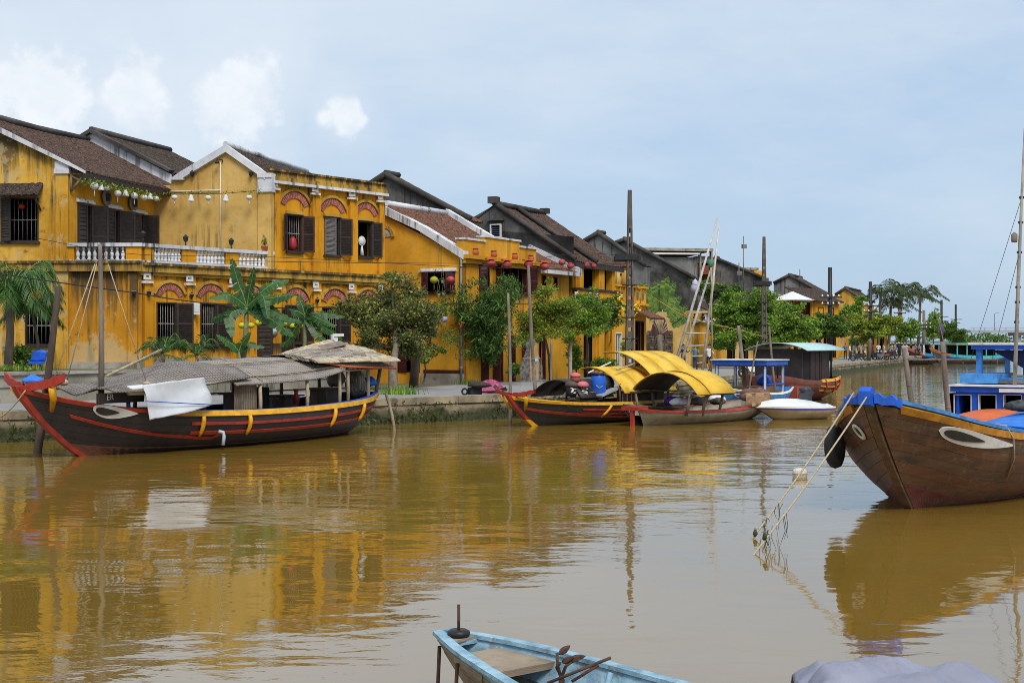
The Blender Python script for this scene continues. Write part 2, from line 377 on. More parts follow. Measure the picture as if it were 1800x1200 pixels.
for i in list(range(0, 1)) + list(range(len(Q) - 5, len(Q) - 1)):
    a, b = V(Q[i]), V(Q[i + 1]); fr = Fr(a, math.degrees(math.atan2(b.x - a.x, b.y - a.y))); mb.fbox(fr, 0, (b - a).length, .6, .82, -.55, .08)
mb.build("coping", m_cap, quay)

# raised terrace in front of the two corner houses
FT = Fr((-14.5, 43.4), 39)
ter = thing("terrace_wall", FT.at(0, .8), "low grey rendered terrace wall along the road below the yellow corner house", "wall")
m_terr = stucco("terrace_render", (.27, .245, .19), pale=(.36, .33, .26), mould=.95, peel=.2)
MB().fbox(FT, -30, 14, .6, 1.66, -9, 0).build("wall", m_terr, ter)
k = 0
for i in range(22): MB().fbox(FT, -30 + 2 * i + .01, -28 + 2 * i - .01, 1.66, 1.755 + rnd.uniform(-.006, .006), -.4, .09).build("coping_slab", m_conc, ter)
MB().fbox(FT, -30, 14, 1.28, 1.34, 0, .05).build("moulding", m_conc, ter)
MB().fbox(FT, -30, 14, .6, .95, 0, .07).build("plinth", m_terr, ter)
MB().fbox(FT, -30, 13.9, 1.655, 1.70, -8.9, -.42).build("soil", m_ground, ter)

# far bank and bridge
mb = MB(); rows = []
for i in range(40):
    x = 175 + i * 45; r = []
    for y, z in ((560, -.3), (566, 1.2), (600, 1.9), (700, 2.5 + .6 * math.sin(i * .6)), (1300, 3.2)): r.append((x + rnd.uniform(-8, 8), y, z))
    rows.append(r)
mb.grid(rows[::-1]); struct("far_bank", mb, M("far_bank_green", (.12, .16, .07), .95, .35, .03, col2=(.17, .19, .12)))
br = thing("road_bridge", (190, 500, 0), "long pale concrete road bridge far off at the right edge", "bridge")
m_brc = M("bridge_concrete", (.36, .38, .40), .9, .12, .2)
fb = Fr((168, 500), 88)
MB().fbox(fb, 0, 700, 5.9, 6.9, -8, 0).build("deck", m_brc, br)
MB().fbox(fb, 0, 700, 7.6, 7.75, -.2, 0).build("parapet_rail", m_brc, br)
mbp = MB().fbox(fb, 0, .3, 6.9, 7.6, -.2, 0); me = mbp.mesh("parapet_post", m_brc, WL(br))
for i in range(60): o = ob("parapet_post", me, br); o.location = fb.u * (i * 4 + 1)
mp = MB().fbox(fb, 0, 1.6, -1, 5.0, -6, -2).fbox(fb, -1.4, 3.0, 5.0, 5.9, -7, -1); me = mp.mesh("pier", m_brc, WL(br))
for i in range(8): o = ob("pier", me, br); o.location = fb.u * (18 + i * 26)
ml = MB().tube([(0, 0, 0), (0, 0, 6), (1.2, -.3, 6.4)], .09, 5).box((1.4, -.35, 6.38), (.7, .25, .12)); me = ml.mesh("bridge_lamp", m_greyl)
for i in range(3):
    o = ob("street_lamp", me); o.location = fb.at(9 + i * 24, 6.9, -.5); tag(o, ("thin grey lamp post on the far bridge, nearest the dark trees", "thin grey lamp post on the far bridge, second from the dark trees", "thin grey lamp post on the far bridge, third from the dark trees")[i], "street lamp", "lamps along the bridge")
# ================================================================ houses
def tile_mat(name, c, c2, lich=(.27, .22, .18)):
    s = NT(name); f = s.noise(5, 6, .7); g = s.noise(22, 4, .7)
    cc = s.mix(s.ramp(f, .4, .6), c, c2); cc = s.mix(s.ramp(g, .55, .66, 0, .8), cc, lich); cc = s.mix(s.ramp(s.noise(9, 5, .7), .52, .64), cc, (.018, .014, .012))
    s.lk(cc, s.b.inputs["Base Color"]); s.b.inputs["Roughness"].default_value = .95; s.b.inputs["Specular IOR Level"].default_value = .2
    s.bump(s.noise(20, 5, .7), .8, .05); return s.mat
m_tile = tile_mat("roof_tile_brown", (.062, .036, .027), (.115, .068, .05))
m_tileD = tile_mat("roof_tile_dark", (.04, .03, .025), (.08, .055, .042))
m_tileR = tile_mat("roof_tile_red", (.20, .09, .055), (.12, .058, .04), (.3, .22, .18))
m_ridge = stucco("ridge_mortar", (.06, .055, .05), pale=(.11, .1, .095), mould=.6, peel=.1)
def roof(parent, e0, e1, r1, r0, mat, name="roof", pitch=.26, thick=.1, sag=.04):
    e0, e1, r1, r0 = V(e0), V(e1), V(r1), V(r0); L = max((e1 - e0).length, (r1 - r0).length); S = max((r0 - e0).length, (r1 - e1).length)
    nn = (e1 - e0).cross(r0 - e0).normalized()
    if nn.z < 0: nn = -nn
    nu = max(2, int(L / pitch)) * 4; nv = max(2, int(S / .28)); pf = (0, .035, .055, .035); rows = []
    jit = [rnd.uniform(-.008, .008) for _ in range(nu + 1)]
    for i in range(nv + 1):
        t = i / nv; a = e0.lerp(r0, t); b = e1.lerp(r1, t); row = []
        for j in range(nu + 1):
            q = j / nu; p = a.lerp(b, q) + nn * (pf[j % 4] + jit[j] + (.012 if i % 2 else 0) + rnd.uniform(-.006, .006)); p.z -= sag * math.sin(math.pi * q) * 1.2 + .03 * math.sin(math.pi * t); row.append(p)
        rows.append(row)
    mb = MB(); mb.grid(rows, False)
    mb.add([p - nn * thick for p in (e0, e1, r1, r0)] + [e0, e1, r1, r0], [(0, 1, 2, 3), (0, 4, 5, 1), (1, 5, 6, 2), (2, 6, 7, 3), (3, 7, 4, 0)])
    return mb.build(name, mat, parent)
def wall(parent, fr, u0, u1, z0, z1, holes, mat, dep=.24, top=None, o=0., name="wall", inside=True):
    """rendered wall with real openings; top = extra (u,z) points of a gable above z1"""
    us = sorted({u0, u1, *[x for h in holes for x in h[:2]]}); zs = sorted({z0, z1, *[x for h in holes for x in h[2:4]]}); mb = MB()
    us = [x for x in us if u0 <= x <= u1]; zs = [x for x in zs if z0 <= x <= z1]
    for a, b in zip(us, us[1:]):
        for c, d in zip(zs, zs[1:]):
            if any(h[0] < (a + b) / 2 < h[1] and h[2] < (c + d) / 2 < h[3] for h in holes): continue
            mb.add([fr.at(a, c, o), fr.at(b, c, o), fr.at(b, d, o), fr.at(a, d, o)], [(0, 1, 2, 3)])
    for h in holes:
        a, b, c, d = h[:4]
        for p, q in (((a, c), (b, c)), ((b, c), (b, d)), ((b, d), (a, d)), ((a, d), (a, c))):
            mb.add([fr.at(*p, o), fr.at(*q, o), fr.at(*q, o - dep), fr.at(*p, o - dep)], [(0, 1, 2, 3)])
    if top: mb.fpoly(fr, [(u0, z1)] + [(u1, z1)] + list(top), o - dep, o)
    mb.add([fr.at(u0, z0, o), fr.at(u0, z1, o), fr.at(u0, z1, o - dep), fr.at(u0, z0, o - dep), fr.at(u1, z0, o), fr.at(u1, z1, o), fr.at(u1, z1, o - dep), fr.at(u1, z0, o - dep), fr.at(u0, z1, o - dep), fr.at(u1, z1, o - dep)], [(0, 3, 2, 1), (4, 5, 6, 7), (1, 2, 6, 5)])
    w_ = mb.build(name, mat, parent)
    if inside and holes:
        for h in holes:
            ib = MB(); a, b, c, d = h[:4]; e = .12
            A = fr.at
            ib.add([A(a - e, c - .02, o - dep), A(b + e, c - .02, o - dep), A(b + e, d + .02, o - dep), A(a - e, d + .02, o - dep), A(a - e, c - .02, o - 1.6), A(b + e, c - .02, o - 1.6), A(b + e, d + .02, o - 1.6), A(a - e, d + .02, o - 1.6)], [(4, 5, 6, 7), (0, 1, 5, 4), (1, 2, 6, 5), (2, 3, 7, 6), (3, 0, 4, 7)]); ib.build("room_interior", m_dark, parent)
    return w_
class Fr2(Fr):
    def __init__(s, p, u, n): s.p = V((p[0], p[1], 0)); s.u = u; s.n = n
def shutter(parent, fr, uh, sgn, wd, z0, z1, ang, mat, o=.03, slats=12):
    a = R(ang); e = fr.u * (sgn * math.cos(a)) + fr.n * math.sin(a); p = fr.at(uh, 0, o); g = Fr2(p, e, V((e.y, -e.x, 0)) * (1 if sgn > 0 else -1)); mb = MB(); st = min(.07, wd * .18)
    mb.fbox(g, 0, st, z0, z1, -.018, .018).fbox(g, wd - st, wd, z0, z1, -.018, .018)
    zm = (z0 + z1) / 2
    for c in (z0, zm - st / 2, z1 - st): mb.fbox(g, st, wd - st, c, c + st, -.016, .016)
    for lo, hi in ((z0 + st, zm - st / 2), (zm + st / 2, z1 - st)):
        k = max(2, slats // 2); d = (hi - lo) / k
        for i in range(k):
            c = lo + i * d; A = g.at
            mb.hexa([A(st, c, .014), A(wd - st, c, .014), A(wd - st, c + .01, .014), A(st, c + .01, .014), A(st, c + d * .95, -.014), A(wd - st, c + d * .95, -.014), A(wd - st, c + d * .95 + .01, -.014), A(st, c + d * .95 + .01, -.014)])
    return mb.build("shutter", mat, parent)
def window(parent, fr, rc, fm, bars=0, shut=(), sill=True, o=0., barm=None, lintel=None, name="window", glass=False, mull=0, t=.055):
    u0, u1, z0, z1 = rc; mb = MB()
    mb.fbox(fr, u0, u0 + t, z0, z1, o - .14, o + .02).fbox(fr, u1 - t, u1, z0, z1, o - .14, o + .02).fbox(fr, u0 + t, u1 - t, z1 - t, z1, o - .14, o + .018).fbox(fr, u0 + t, u1 - t, z0, z0 + t, o - .14, o + .018)
    for i in range(mull): c = u0 + (u1 - u0) * (i + 1) / (mull + 1); mb.fbox(fr, c - .02, c + .02, z0 + t, z1 - t, o - .1, o - .03)
    wn = mb.build(name, fm, parent)
    if bars:
        b = MB()
        for i in range(bars): c = u0 + t + (u1 - u0 - 2 * t) * (i + .5) / bars; b.tube([fr.at(c, z0 + t, o - .07), fr.at(c, z1 - t, o - .07)], .011, 5)
        zc = z0 + (z1 - z0) * .5; b.fbox(fr, u0 + t, u1 - t, zc - .015, zc + .015, o - .085, o - .055); b.build("bars", barm or m_barw, wn)
    if glass: MB().fbox(fr, u0 + t, u1 - t, z0 + t, z1 - t, o - .12, o - .11).build("pane", m_glass, wn)
    if sill: MB().fbox(fr, u0 - .06, u1 + .06, z0 - .07, z0, o - .1, o + .1).build("sill", fm, wn)
    if lintel: MB().fbox(fr, u0 - .1, u1 + .1, z1 + .02, z1 + .1, o - .02, o + .14).fbox(fr, u0 - .06, u1 + .06, z1 + .1, z1 + .16, o - .02, o + .08).build("lintel", lintel, wn)
    for s_ in shut:
        side, wd, ang, mt = s_[:4]; uh = u0 if side == "L" else u1; shutter(wn, fr, uh, 1 if side == "L" else -1, wd, z0 + .02, z1 - .02, ang, mt, o + .03, s_[4] if len(s_) > 4 else 14)
    return wn
def arch(parent, fr, uc, zc, r0, r1, a0, a1, n, o=0.):
    """brick fan over an opening, with its rendered hood mould"""
    mb = MB()
    for i in range(n):
        b0 = R(a0 + (a1 - a0) * (i + .12) / n); b1 = R(a0 + (a1 - a0) * (i + .88) / n)
        mb.fpoly(fr, [(uc + r0 * math.cos(b0), zc + r0 * math.sin(b0)), (uc + r1 * math.cos(b0), zc + r1 * math.sin(b0)), (uc + r1 * math.cos(b1), zc + r1 * math.sin(b1)), (uc + r0 * math.cos(b1), zc + r0 * math.sin(b1))], o - .02, o + .05)
    ar = mb.build("brick_arch", m_brick, parent)
    q = [R(a0 + (a1 - a0) * i / 14) for i in range(15)]
    mb = MB(); bk = MB()
    for b0, b1 in zip(q, q[1:]):
        for m_, ra, rb, h in ((mb, r1 + .05, r1 + .16, .1), (bk, r0, r1, .02)):
            m_.fpoly(fr, [(uc + ra * math.cos(b0), zc + ra * math.sin(b0)), (uc + rb * math.cos(b0), zc + rb * math.sin(b0)), (uc + rb * math.cos(b1), zc + rb * math.sin(b1)), (uc + ra * math.cos(b1), zc + ra * math.sin(b1))], o - .03, o + h)
    mb.build("hood_mould", m_ledge, ar); bk.build("mortar_bed", m_mortar, ar)
def plaque(parent, fr, x0, y0, x1, y1, o):
    u0, u1, z0, z1 = fr.rect(x0, y0, x1, y1, o); p = MB().fbox(fr, u0, u1, z0, z1, o, o + .03).build("plaque", m_sign, parent)
    mb = MB()
    for i in range(3): a = u0 + (u1 - u0) * (.25 + .17 * i); mb.fbox(fr, a, a + (u1 - u0) * .12, (z0 + z1) / 2 - .03, (z0 + z1) / 2 + .03, o + .03, o + .034)
    mb.build("characters", m_black, p)
    MB().fbox(fr, u0 - .07, u1 + .07, z0 - .14, z0 - .06, o - .02, o + .1).build("ledge", m_white, p)

FA = Fr((-16.15, 50), 92); FAs = Fr((-16.2, 50), 16); FB = Fr((-13.6, 50), 39); FBg = Fr((-14.55, 55.6), 102.1)
zL = 5.5
# ---- house A: worn yellow corner house
A = thing("corner_house", (-18, 52, 1.7), "weathered yellow corner house with sagging brown tile roof at the far left", "house")
ua0, ua1 = FA.U(-70), FA.U(122)
hw = FA.rect(2, 348, 68, 425); hl = FA.rect(44, 537, 93, 607)
zr = FA.px(118, 290)[1]
wall(A, FA, ua0, ua1, 1.6, zr, [hw, hl], m_yelA, top=[(FA.px(-70, 192)[0], FA.px(-70, 192)[1])])
MB().fbox(FA, FA.U(100), FA.U(122), 1.6, zr - .2, 0, .14).build("pilaster", m_yelA, A)
MB().fbox(FA, FA.U(98), FA.U(124), zr - .34, zr - .16, -.02, .2).fbox(FA, FA.U(99), FA.U(123), zr - .158, zr + .12, -.02, .17).build("capital", m_whiteD, A)
MB().fbox(FA, ua0, FA.U(251), FA.px(150, 477)[1], FA.px(150, 463)[1], -.1, .24).fbox(FA, ua0, FA.U(250), FA.px(150, 463)[1], FA.px(150, 459)[1], -.1, .3).build("string_course", m_ledge, A)
window(A, FA, hw, m_shut2, bars=8, shut=(("L", .5, 25, m_shut2),))
window(A, FA, hl, m_shut2, bars=6)
zc_ = FA.px(35, 346)[1]; zt_ = FA.px(35, 325)[1]
roof(A, FA.at(FA.U(-20), zc_, .75), FA.at(FA.U(80), zc_, .75), FA.at(FA.U(76), zt_ + .05, .02), FA.at(FA.U(-20), zt_ + .05, .02), m_tileD, "window_canopy")
MB().tube([FA.at(FA.U(72), zc_ - .02, .65), FA.at(FA.U(72), zc_ - .5, .03)], .04, 5).build("canopy_bracket", m_woodd, A)
# roof A (eave, ridge from the photograph's own vanishing lines)
e0 = V((-15.5, 49.7, 8.87)); d16 = FAs.u; pw = V((-.961, .276, 0))
e0b = e0 - d16 * .0; e1 = e0 + d16 * 7.2; r0 = e0 + pw * 4.64 + V((0, 0, 2.33)); r1 = r0 + d16 * 7.2
roof(A, e0b, e1, r1, r0, m_tile, sag=.1)
roof(A, r1, r0, r0 + pw * 4.6 - V((0, 0, 2.4)), r1 + pw * 4.6 - V((0, 0, 2.4)), m_tile)
MB().tube([r0 + V((0, 0, .06)), r0.lerp(r1, .5) + V((0, 0, .0)), r1 + V((0, 0, .06))], .13, 6).build("ridge_cap", m_ridge, A)
MB().fpoly(FA, [FA.px(-70, 188, .25), FA.px(150, 300, .25), FA.px(152, 306, .25), FA.px(-70, 200, .25)], .05, .27).build("verge_board", m_whiteD, A)
MB().hexa([e0 - V((0, 0, .26)), e1 - V((0, 0, .26)), e1 + pw * .12 - V((0, 0, .26)), e0 + pw * .12 - V((0, 0, .26)), e0 - V((0, 0, .02)), e1 - V((0, 0, .02)), e1 + pw * .12 - V((0, 0, .02)), e0 + pw * .12 - V((0, 0, .02))]).build("eave_board", m_shut2, A)
mb = MB(); a_ = FA.at(FA.U(125), FA.px(125, 336)[1], .0); b_ = FA.at(FA.U(149), FA.px(149, 306)[1], 0); c_ = V((a_.x, a_.y, b_.z)); dd = V((b_.x, b_.y, a_.z))
mb.tube([a_, b_], .05, 5).tube([c_, b_], .05, 5).tube([a_, c_], .05, 5).tube([c_.lerp(a_, .1), dd.lerp(b_, .45)], .045, 5).build("eave_bracket", m_wood, A)
doors = []
for x0, x1, yt in ((136, 160, 356), (187, 209, 366), (231, 252, 374)):
    u0, u1 = FAs.U(x0), FAs.U(x1); doors.append((u0, u1, zL, FAs.px(x0, yt)[1]))
wall(A, FAs, .0, 8.5, zL - 3.9, 8.95, doors, m_yelC)
for i, d in enumerate(doors):
    ww = (d[1] - d[0])
    window(A, FAs, d, m_shut2, sill=False, lintel=m_white, name="balcony_door", shut=(("L", ww * .52, (15, 12, 20)[i], m_shut2), ("R", ww * .72, (140, 140, 100)[i], m_shut2)))
MB().fbox(FA, ua0, ua0 + .3, 1.6, 9, -9, -.25).build("back_wall", m_yelA, A)

# ---- house A2 behind
A2 = thing("rear_house", (-17, 62, .8), "brown tiled house with whitewashed gable rising behind the corner house", "house")
FG2 = Fr((-17.9, 58), 106)
r0 = P(160, 231, 58); d_ = d16; r1 = r0 + d_ * 6.5; e0 = V((-14.1, 57.0, 9.7)); e1 = e0 + d_ * 7.5
roof(A2, e0, e1, r1, r0, m_tileD)
roof(A2, r1, r0, r0 + V((-3.7, 1.1, -1.9)), r1 + V((-3.7, 1.1, -1.9)), m_tileD)
MB().tube([r0 + V((0, 0, .08)), r1 + V((0, 0, .08))], .14, 6).build("ridge_cap", m_ridge, A2)
p = [FG2.px(x, y) for x, y in ((100, 262), (162, 234), (300, 306), (300, 345), (100, 345))]
MB().fpoly(FG2, p[::-1], -.25, 0).build("gable_wall", m_white, A2)
MB().fpoly(FG2, [FG2.px(x, y) for x, y in ((130, 247), (162, 227), (303, 299), (301, 303), (162, 234), (132, 253))][::-1], -.2, .2).build("verge", m_ridge, A2)
MB().fpoly(FG2, [FG2.px(x, y) for x, y in ((162, 258), (293, 322), (293, 325), (162, 262))][::-1], 0, .1).build("moulding", m_greyl, A2)
MB().fbox(FG2, .5, 3.5, .8, 9.2, -7, -.3).build("body", m_grey, A2)

# ---- house B: two storeys, gable over the terrace, three arched bays to the river
B = thing("arched_house", (-9, 56, 1.7), "bright yellow two storey house with white balustrade and red brick arches", "house")
uB = FB.U
MBs = []
lw = [FB.rect(275, 531, 310, 606), FB.rect(352, 532, 380, 606), (uB(452), uB(492), 1.75, FB.px(470, 541)[1]), FB.rect(505, 536, 530, 602), FB.rect(566, 540, 596, 602)]
wall(B, FB, 0, uB(673), 1.6, 5.5, lw, m_yelB)
wall(B, FA, FA.U(122), FA.U(249), 1.6, 5.5, [], m_yelL)
MB().fbox(FA, FA.U(122), FA.U(249), 1.6, 1.95, 0, .12).build("plinth", m_conc, B)
MB().fbox(FB, 0, uB(673), 1.6, 2.1, 0, .1).build("plinth", m_conc, B)
for i, (rc, sh) in enumerate(zip(lw, ((("R", .62, 150, m_shut2, 20),), (("R", .62, 155, m_shut2, 20),), None, (("R", .5, 150, m_shut2, 18), ("L", .3, 150, m_shut2, 18)), (("R", .5, 150, m_shut2, 18),)))):
    if sh: window(B, FB, rc, m_shut2, bars=7, shut=sh)
window(B, FB, lw[2], m_shut2, sill=False, name="door", shut=(("L", .62, 60, m_shut2), ("R", .62, 165, m_shut2)))
MB().lathe(FB.at(uB(476), FB.px(476, 582)[1], .16), [(.24, 0), (.12, .06), (.01, .14)], 12, ax=FB.n).build("conical_hat", m_whiteD, B)
for xc, yb, hw_, n in ((297, 520, 24, 17), (369, 522, 24, 17), (440, 524, 23, 16), (519, 528, 22, 15), (587, 530, 21, 15), (645, 531, 20, 15)):
    uc, zb = FB.px(xc, yb); r1_ = (uB(xc + hw_) - uB(xc - hw_)) / 2 * 1.0; zo = zb - r1_ * .35
    arch(B, FB, uc, zo, r1_ * .72, r1_ * 1.06, 22, 158, n)
for x0, x1 in ((251, 266), (326, 340), (402, 416), (477, 491), (549, 561), (612, 623), (664, 673)):
    MB().fbox(FB, uB(x0), uB(x1), 1.6, 5.2, 0, .13).build("pilaster", m_yelB, B)
    plaque(B, FB, x0 + 1, 480 + (x0 - 250) * .05, x1 - 1, 491 + (x0 - 250) * .05, .13)
MB().fbox(FA, FA.U(226), FA.U(243), 1.6, 5.2, 0, .12).build("pilaster", m_yelL, B)
for x0, x1, yb in ((124, 247, 500),):
    pass
za, zb_ = FB.px(250, 478)[1], FB.px(250, 466)[1]
MB().fbox(FB, -.1, uB(674), za, zb_, -.1, .24).fbox(FB, -.1, uB(674), zb_, zb_ + .09, -.1, .32).fbox(FB, -.1, uB(674), za - .12, za, -.1, .14).build("string_course", m_ledge, B)
MB().add([FA.at(FA.U(124), zL + .02, .1), FA.at(FA.U(249), zL + .02, .1), FB.at(uB(480), zL + .02, .1), V((-10, 56, zL + .02)), V((-14.6, 57, zL + .02))], [(0, 1, 2, 3, 4)]).build("terrace_floor", m_conc, B)
# balustrade
bal = MB().fbox(FA, FA.U(121), FA.U(252), 6.16, 6.29, -.1, .2).fbox(FB, -.02, uB(477), 6.163, 6.293, -.1, .2).build("balustrade", m_whiteD, B)
zr0 = zb_ + .09
MB().fbox(FA, FA.U(121), FA.U(250), zr0, zr0 + .09, -.08, .18).fbox(FB, 0, uB(477), zr0 + .002, zr0 + .092, -.08, .18).build("base_rail", m_whiteD, bal)
prof = [(.05, 0), (.07, .03), (.07, .06), (.04, .08), (.055, .13), (.075, .2), (.06, .27), (.035, .33), (.03, .38), (.055, .4), (.055, .44), (.04, .46), (.06, .5)]
hB = 6.16 - zr0 - .09; bme = MB().lathe((0, 0, 0), [(r * 1.05, z / .5 * hB) for r, z in prof], 10).mesh("baluster", m_white)
def balrow(fr, x0, x1, n):
    a, b = fr.U(x0), fr.U(x1)
    for i in range(n): o = ob("baluster", bme, bal); o.location = fr.at(a + (b - a) * (i + .5) / n, zr0 + .09, .05) - WL(bal)
balrow(FA, 133, 222, 9); balrow(FB, 268, 316, 8); balrow(FB, 342, 393, 8); balrow(FB, 417, 471, 8)
for fr, x0, x1 in ((FA, 121, 132), (FA, 223, 250), (FB, 250, 267), (FB, 317, 341), (FB, 394, 416), (FB, 472, 477)):
    MB().fbox(fr, fr.U(x0), fr.U(x1), zr0 + .09, 6.16, -.07, .13).build("pier", m_yelB, bal)
# gable wall over the terrace
ug0, ug1 = FBg.U(266), FBg.U(463); zg = FBg.px(385, 309)[1]
ugm = FBg.U(301)
wall(B, FBg, ugm, ug1, zL - .1, zg, [], m_pale, top=[FBg.px(395, 262), (FBg.U(308), zg)], inside=False)
MB().fbox(FBg, ug0, ugm, zL - .1, FBg.px(285, 326)[1], -.24, 0).build("wall_return", m_pale, B)
def band(fr, pts, o0, o1, mat, name, par): return MB().fpoly(fr, [fr.px(x, y, o1) for x, y in pts][::-1], o0, o1).build(name, mat, par)
band(FBg, ((300, 313), (316, 302), (396, 254), (396, 267), (322, 312), (322, 316), (300, 316)), -.2, .16, m_white, "verge_band", B)
band(FBg, ((396, 254), (466, 303), (466, 316), (396, 267)), -.2, .158, m_white, "verge_band", B)
MB().fbox(FBg, FBg.U(455), FBg.U(478), zL, FBg.px(466, 322)[1], -.25, .1).build("pilaster", m_pale, B)
for y0, y1, e in ((305, 313, .17), (313, 332, .13), (332, 338, .17)): 
    MB().fbox(FBg, FBg.U(455), FBg.U(480), FBg.px(466, y1)[1], FBg.px(466, y0)[1] - .004, -.26, e).build("capital", m_white, B)
mb = MB(); x = FBg.U(389); mb.tube([FBg.at(x, zL + .7, .06), FBg.at(x, FBg.px(389, 285)[1], .06)], .02, 5); mb.tube([FBg.at(FBg.U(295), FBg.px(330, 336)[1], .06), FBg.at(x, FBg.px(330, 336)[1], .06)], .022, 5); mb.build("conduit", m_whitep, B)
# upper river front
u0, u1 = uB(468), uB(673); zt = 9.42
uw = [FB.rect(504, 378, 530, 443), FB.rect(570, 382, 596, 449), FB.rect(628, 389, 653, 452)]
wall(B, FB, u0, u1, 5.5, zt, uw, m_yelB)
wn = window(B, FB, uw[0], m_shut, bars=6, lintel=m_ledge, shut=(("L", .4, 150, m_shut, 20), ("R", .55, 158, m_shut, 20)))
window(B, FB, uw[1], m_shut2, lintel=m_ledge, shut=(("L", .62, 4, m_shutg, 26), ("R", .58, 155, m_shut2, 20)))
window(B, FB, uw[2], m_shut2, lintel=m_ledge, shut=(("R", .5, 160, m_shut2, 20),))
for xc, yb, hw_ in ((517, 358, 25), (583, 369, 23), (642, 375, 21)):
    uc, z_ = FB.px(xc, yb); r1_ = (uB(xc + hw_) - uB(xc - hw_)) / 2; arch(B, FB, uc, z_ - r1_ * .45, r1_ * .74, r1_ * 1.05, 24, 156, 17)
for x0, x1, yc in ((479, 489, 323), (547, 560, 332), (612, 625, 340), (663, 673, 345)):
    MB().fbox(FB, uB(x0), uB(x1), 5.6, zt - .1, 0, .14).build("pilaster", m_yelB, B); plaque(B, FB, x0 + 1, yc - 6, x1 - 1, yc + 5, .14)
MB().fbox(FB, u0, u1 + .12, zt - .38, zt - .27, -.1, .26).build("cornice", m_white, B)
MB().fbox(FB, u0, u1 + .1, zt - .27, zt - .1, -.1, .2).fbox(FB, u0, u1 + .1, zt - .1, zt + .12, -.15, .12).fbox(FB, u0, u1 + .14, zt + .12, zt + .2, -.2, .2).build("parapet", m_ledge, B)
MB().fbox(FB, u1 - .25, u1, 1.6, zt - .05, -7, -.25).build("end_wall", m_yelB, B)
r0 = V((-11.6, 55.25, 10.6)); r1 = V((-9.6, 64.0, 10.57))
roof(B, FB.at(u0, 9.35, -.2), FB.at(u1, 9.35, -.2), r1, r0, m_tileD)
l0 = V((-13.8, 55.5, 9.35)); l1 = l0 + V((.22, .976, 0)) * 9
roof(B, l1, l0, r0, r1, m_tileD)
MB().tube([r0 + V((0, 0, .08)), r1 + V((0, 0, .08))], .12, 6).build("ridge_cap", m_whiteD, B)

# ---- house C: single gabled wall, pots on its parapet
K = (-2.16, 61.0); FC = Fr(K, 28); FCs = Fr(K, 118); uC = FC.U
C = thing("tea_house", (-1, 63, .8), "yellow two storey house with burgundy shutters and clay pots along its parapet", "house")
hws = [FCs.rect(742, 478, 800, 514), (FCs.U(700), FCs.U(738), 1.3, FCs.px(720, 606)[1])]
zs_ = FCs.px(813, 452)[1]
wall(C, FCs, FCs.U(640), 0, .7, zs_, hws, m_yelC, top=[(FCs.U(640), FCs.px(640, 360)[1])])
band(FCs, ((655, 353), (675, 362), (745, 398), (814, 441), (814, 456), (735, 405), (670, 375), (655, 368)), -.3, .18, m_white, "verge_band", C)
window(C, FCs, hws[0], m_shutm, shut=(("L", .42, 20, m_shutm), ("R", .42, 25, m_shutm)), lintel=m_white)
window(C, FCs, hws[1], m_shutm, sill=False, name="door", shut=(("L", .5, 5, m_shutm), ("R", .5, 70, m_shutm)))
MB().fbox(FCs, FCs.U(745), 0, 1.25, 1.42, 0, .04).build("skirting", m_shutm, C)
MB().fbox(FCs, FCs.U(742), .02, .7, 1.25, 0, .1).build("plinth", m_conc, C)
uc, zc = FCs.px(676, 417); mb = MB(); pts = [(uc + .38 * math.cos(R(a)), zc + .38 * math.sin(R(a))) for a in range(0, 181, 15)]
vt = mb.fpoly(FCs, pts, 0, .02).build("vent", m_whiteD, C)
mb = MB()
for i in range(7): h = i * .05 + .02; q = math.sqrt(max(.001, .36 ** 2 - h * h)); mb.fbox(FCs, uc - q, uc + q, zc + h, zc + h + .02, .02, .045)
mb.build("louvre", m_white, vt)
mb = MB(); q = [R(a) for a in range(0, 181, 15)]
for b0, b1 in zip(q, q[1:]): mb.fpoly(FCs, [(uc + r * math.cos(b), zc + r * math.sin(b)) for r, b in ((.42, b0), (.56, b0), (.56, b1), (.42, b1))], 0, .09)
mb.build("hood_mould", m_ledge, vt)
mb = MB(); x = -.06; mb.tube([FCs.at(x, .75, .12), FCs.at(x, FCs.px(813, 447)[1], .12), FCs.at(x + .05, FCs.px(813, 440)[1], .0)], .055, 8)
for z_ in (1.5, 3, 4.5, 6): mb.tube([FCs.at(x, z_, .12), FCs.at(x, z_ + .06, .12)], .075, 8)
mb.build("drainpipe", M("pipe_grey", (.26, .28, .30), .5, .2, 4), C)
ue = uC(941)
fw = [FC.rect(842, 462, 859, 508), FC.rect(872, 466, 925, 516), (uC(846), uC(858), .8, 3.0), (uC(866), uC(884), .8, 3.0), (uC(893), uC(906), .8, 3.0), (uC(917), uC(931), .8, 3.0)]
wall(C, FC, 0, ue, .7, 6.35, fw, m_yel)
window(C, FC, fw[0], m_shutm, shut=(("R", .5, 30, m_shutm, 16), ("L", .4, 60, m_shutm, 16)))
window(C, FC, fw[1], m_shutm, mull=3, shut=(("L", .6, 130, m_shutm, 16), ("R", .6, 140, m_shutm, 16)))
for d in fw[2:]: window(C, FC, d, m_shutm, sill=False, name="door", shut=(("L", .35, 80, m_shutm),))
pz = [FC.px(x, y)[1] for x, y in ((830, 449), (830, 456))]
MB().fbox(FC, -.15, ue + .1, pz[1], pz[0], -.1, .3).fbox(FC, -.1, ue, pz[1] - .2, pz[1], -.1, .15).build("cornice", m_yelC, C)
for x0, x1, y0 in ((813, 850, 423), (850, 912, 421), (912, 941, 437)):
    z1 = FC.px((x0 + x1) / 2, y0)[1]; MB().fbox(FC, uC(x0) + .001, uC(x1), pz[0] - .002, z1, -.3, .05).build("parapet", m_yelC, C); MB().fbox(FC, uC(x0) - .05, uC(x1) + .04, z1, z1 + .09, -.36, .12).build("parapet_cap", m_white, C)
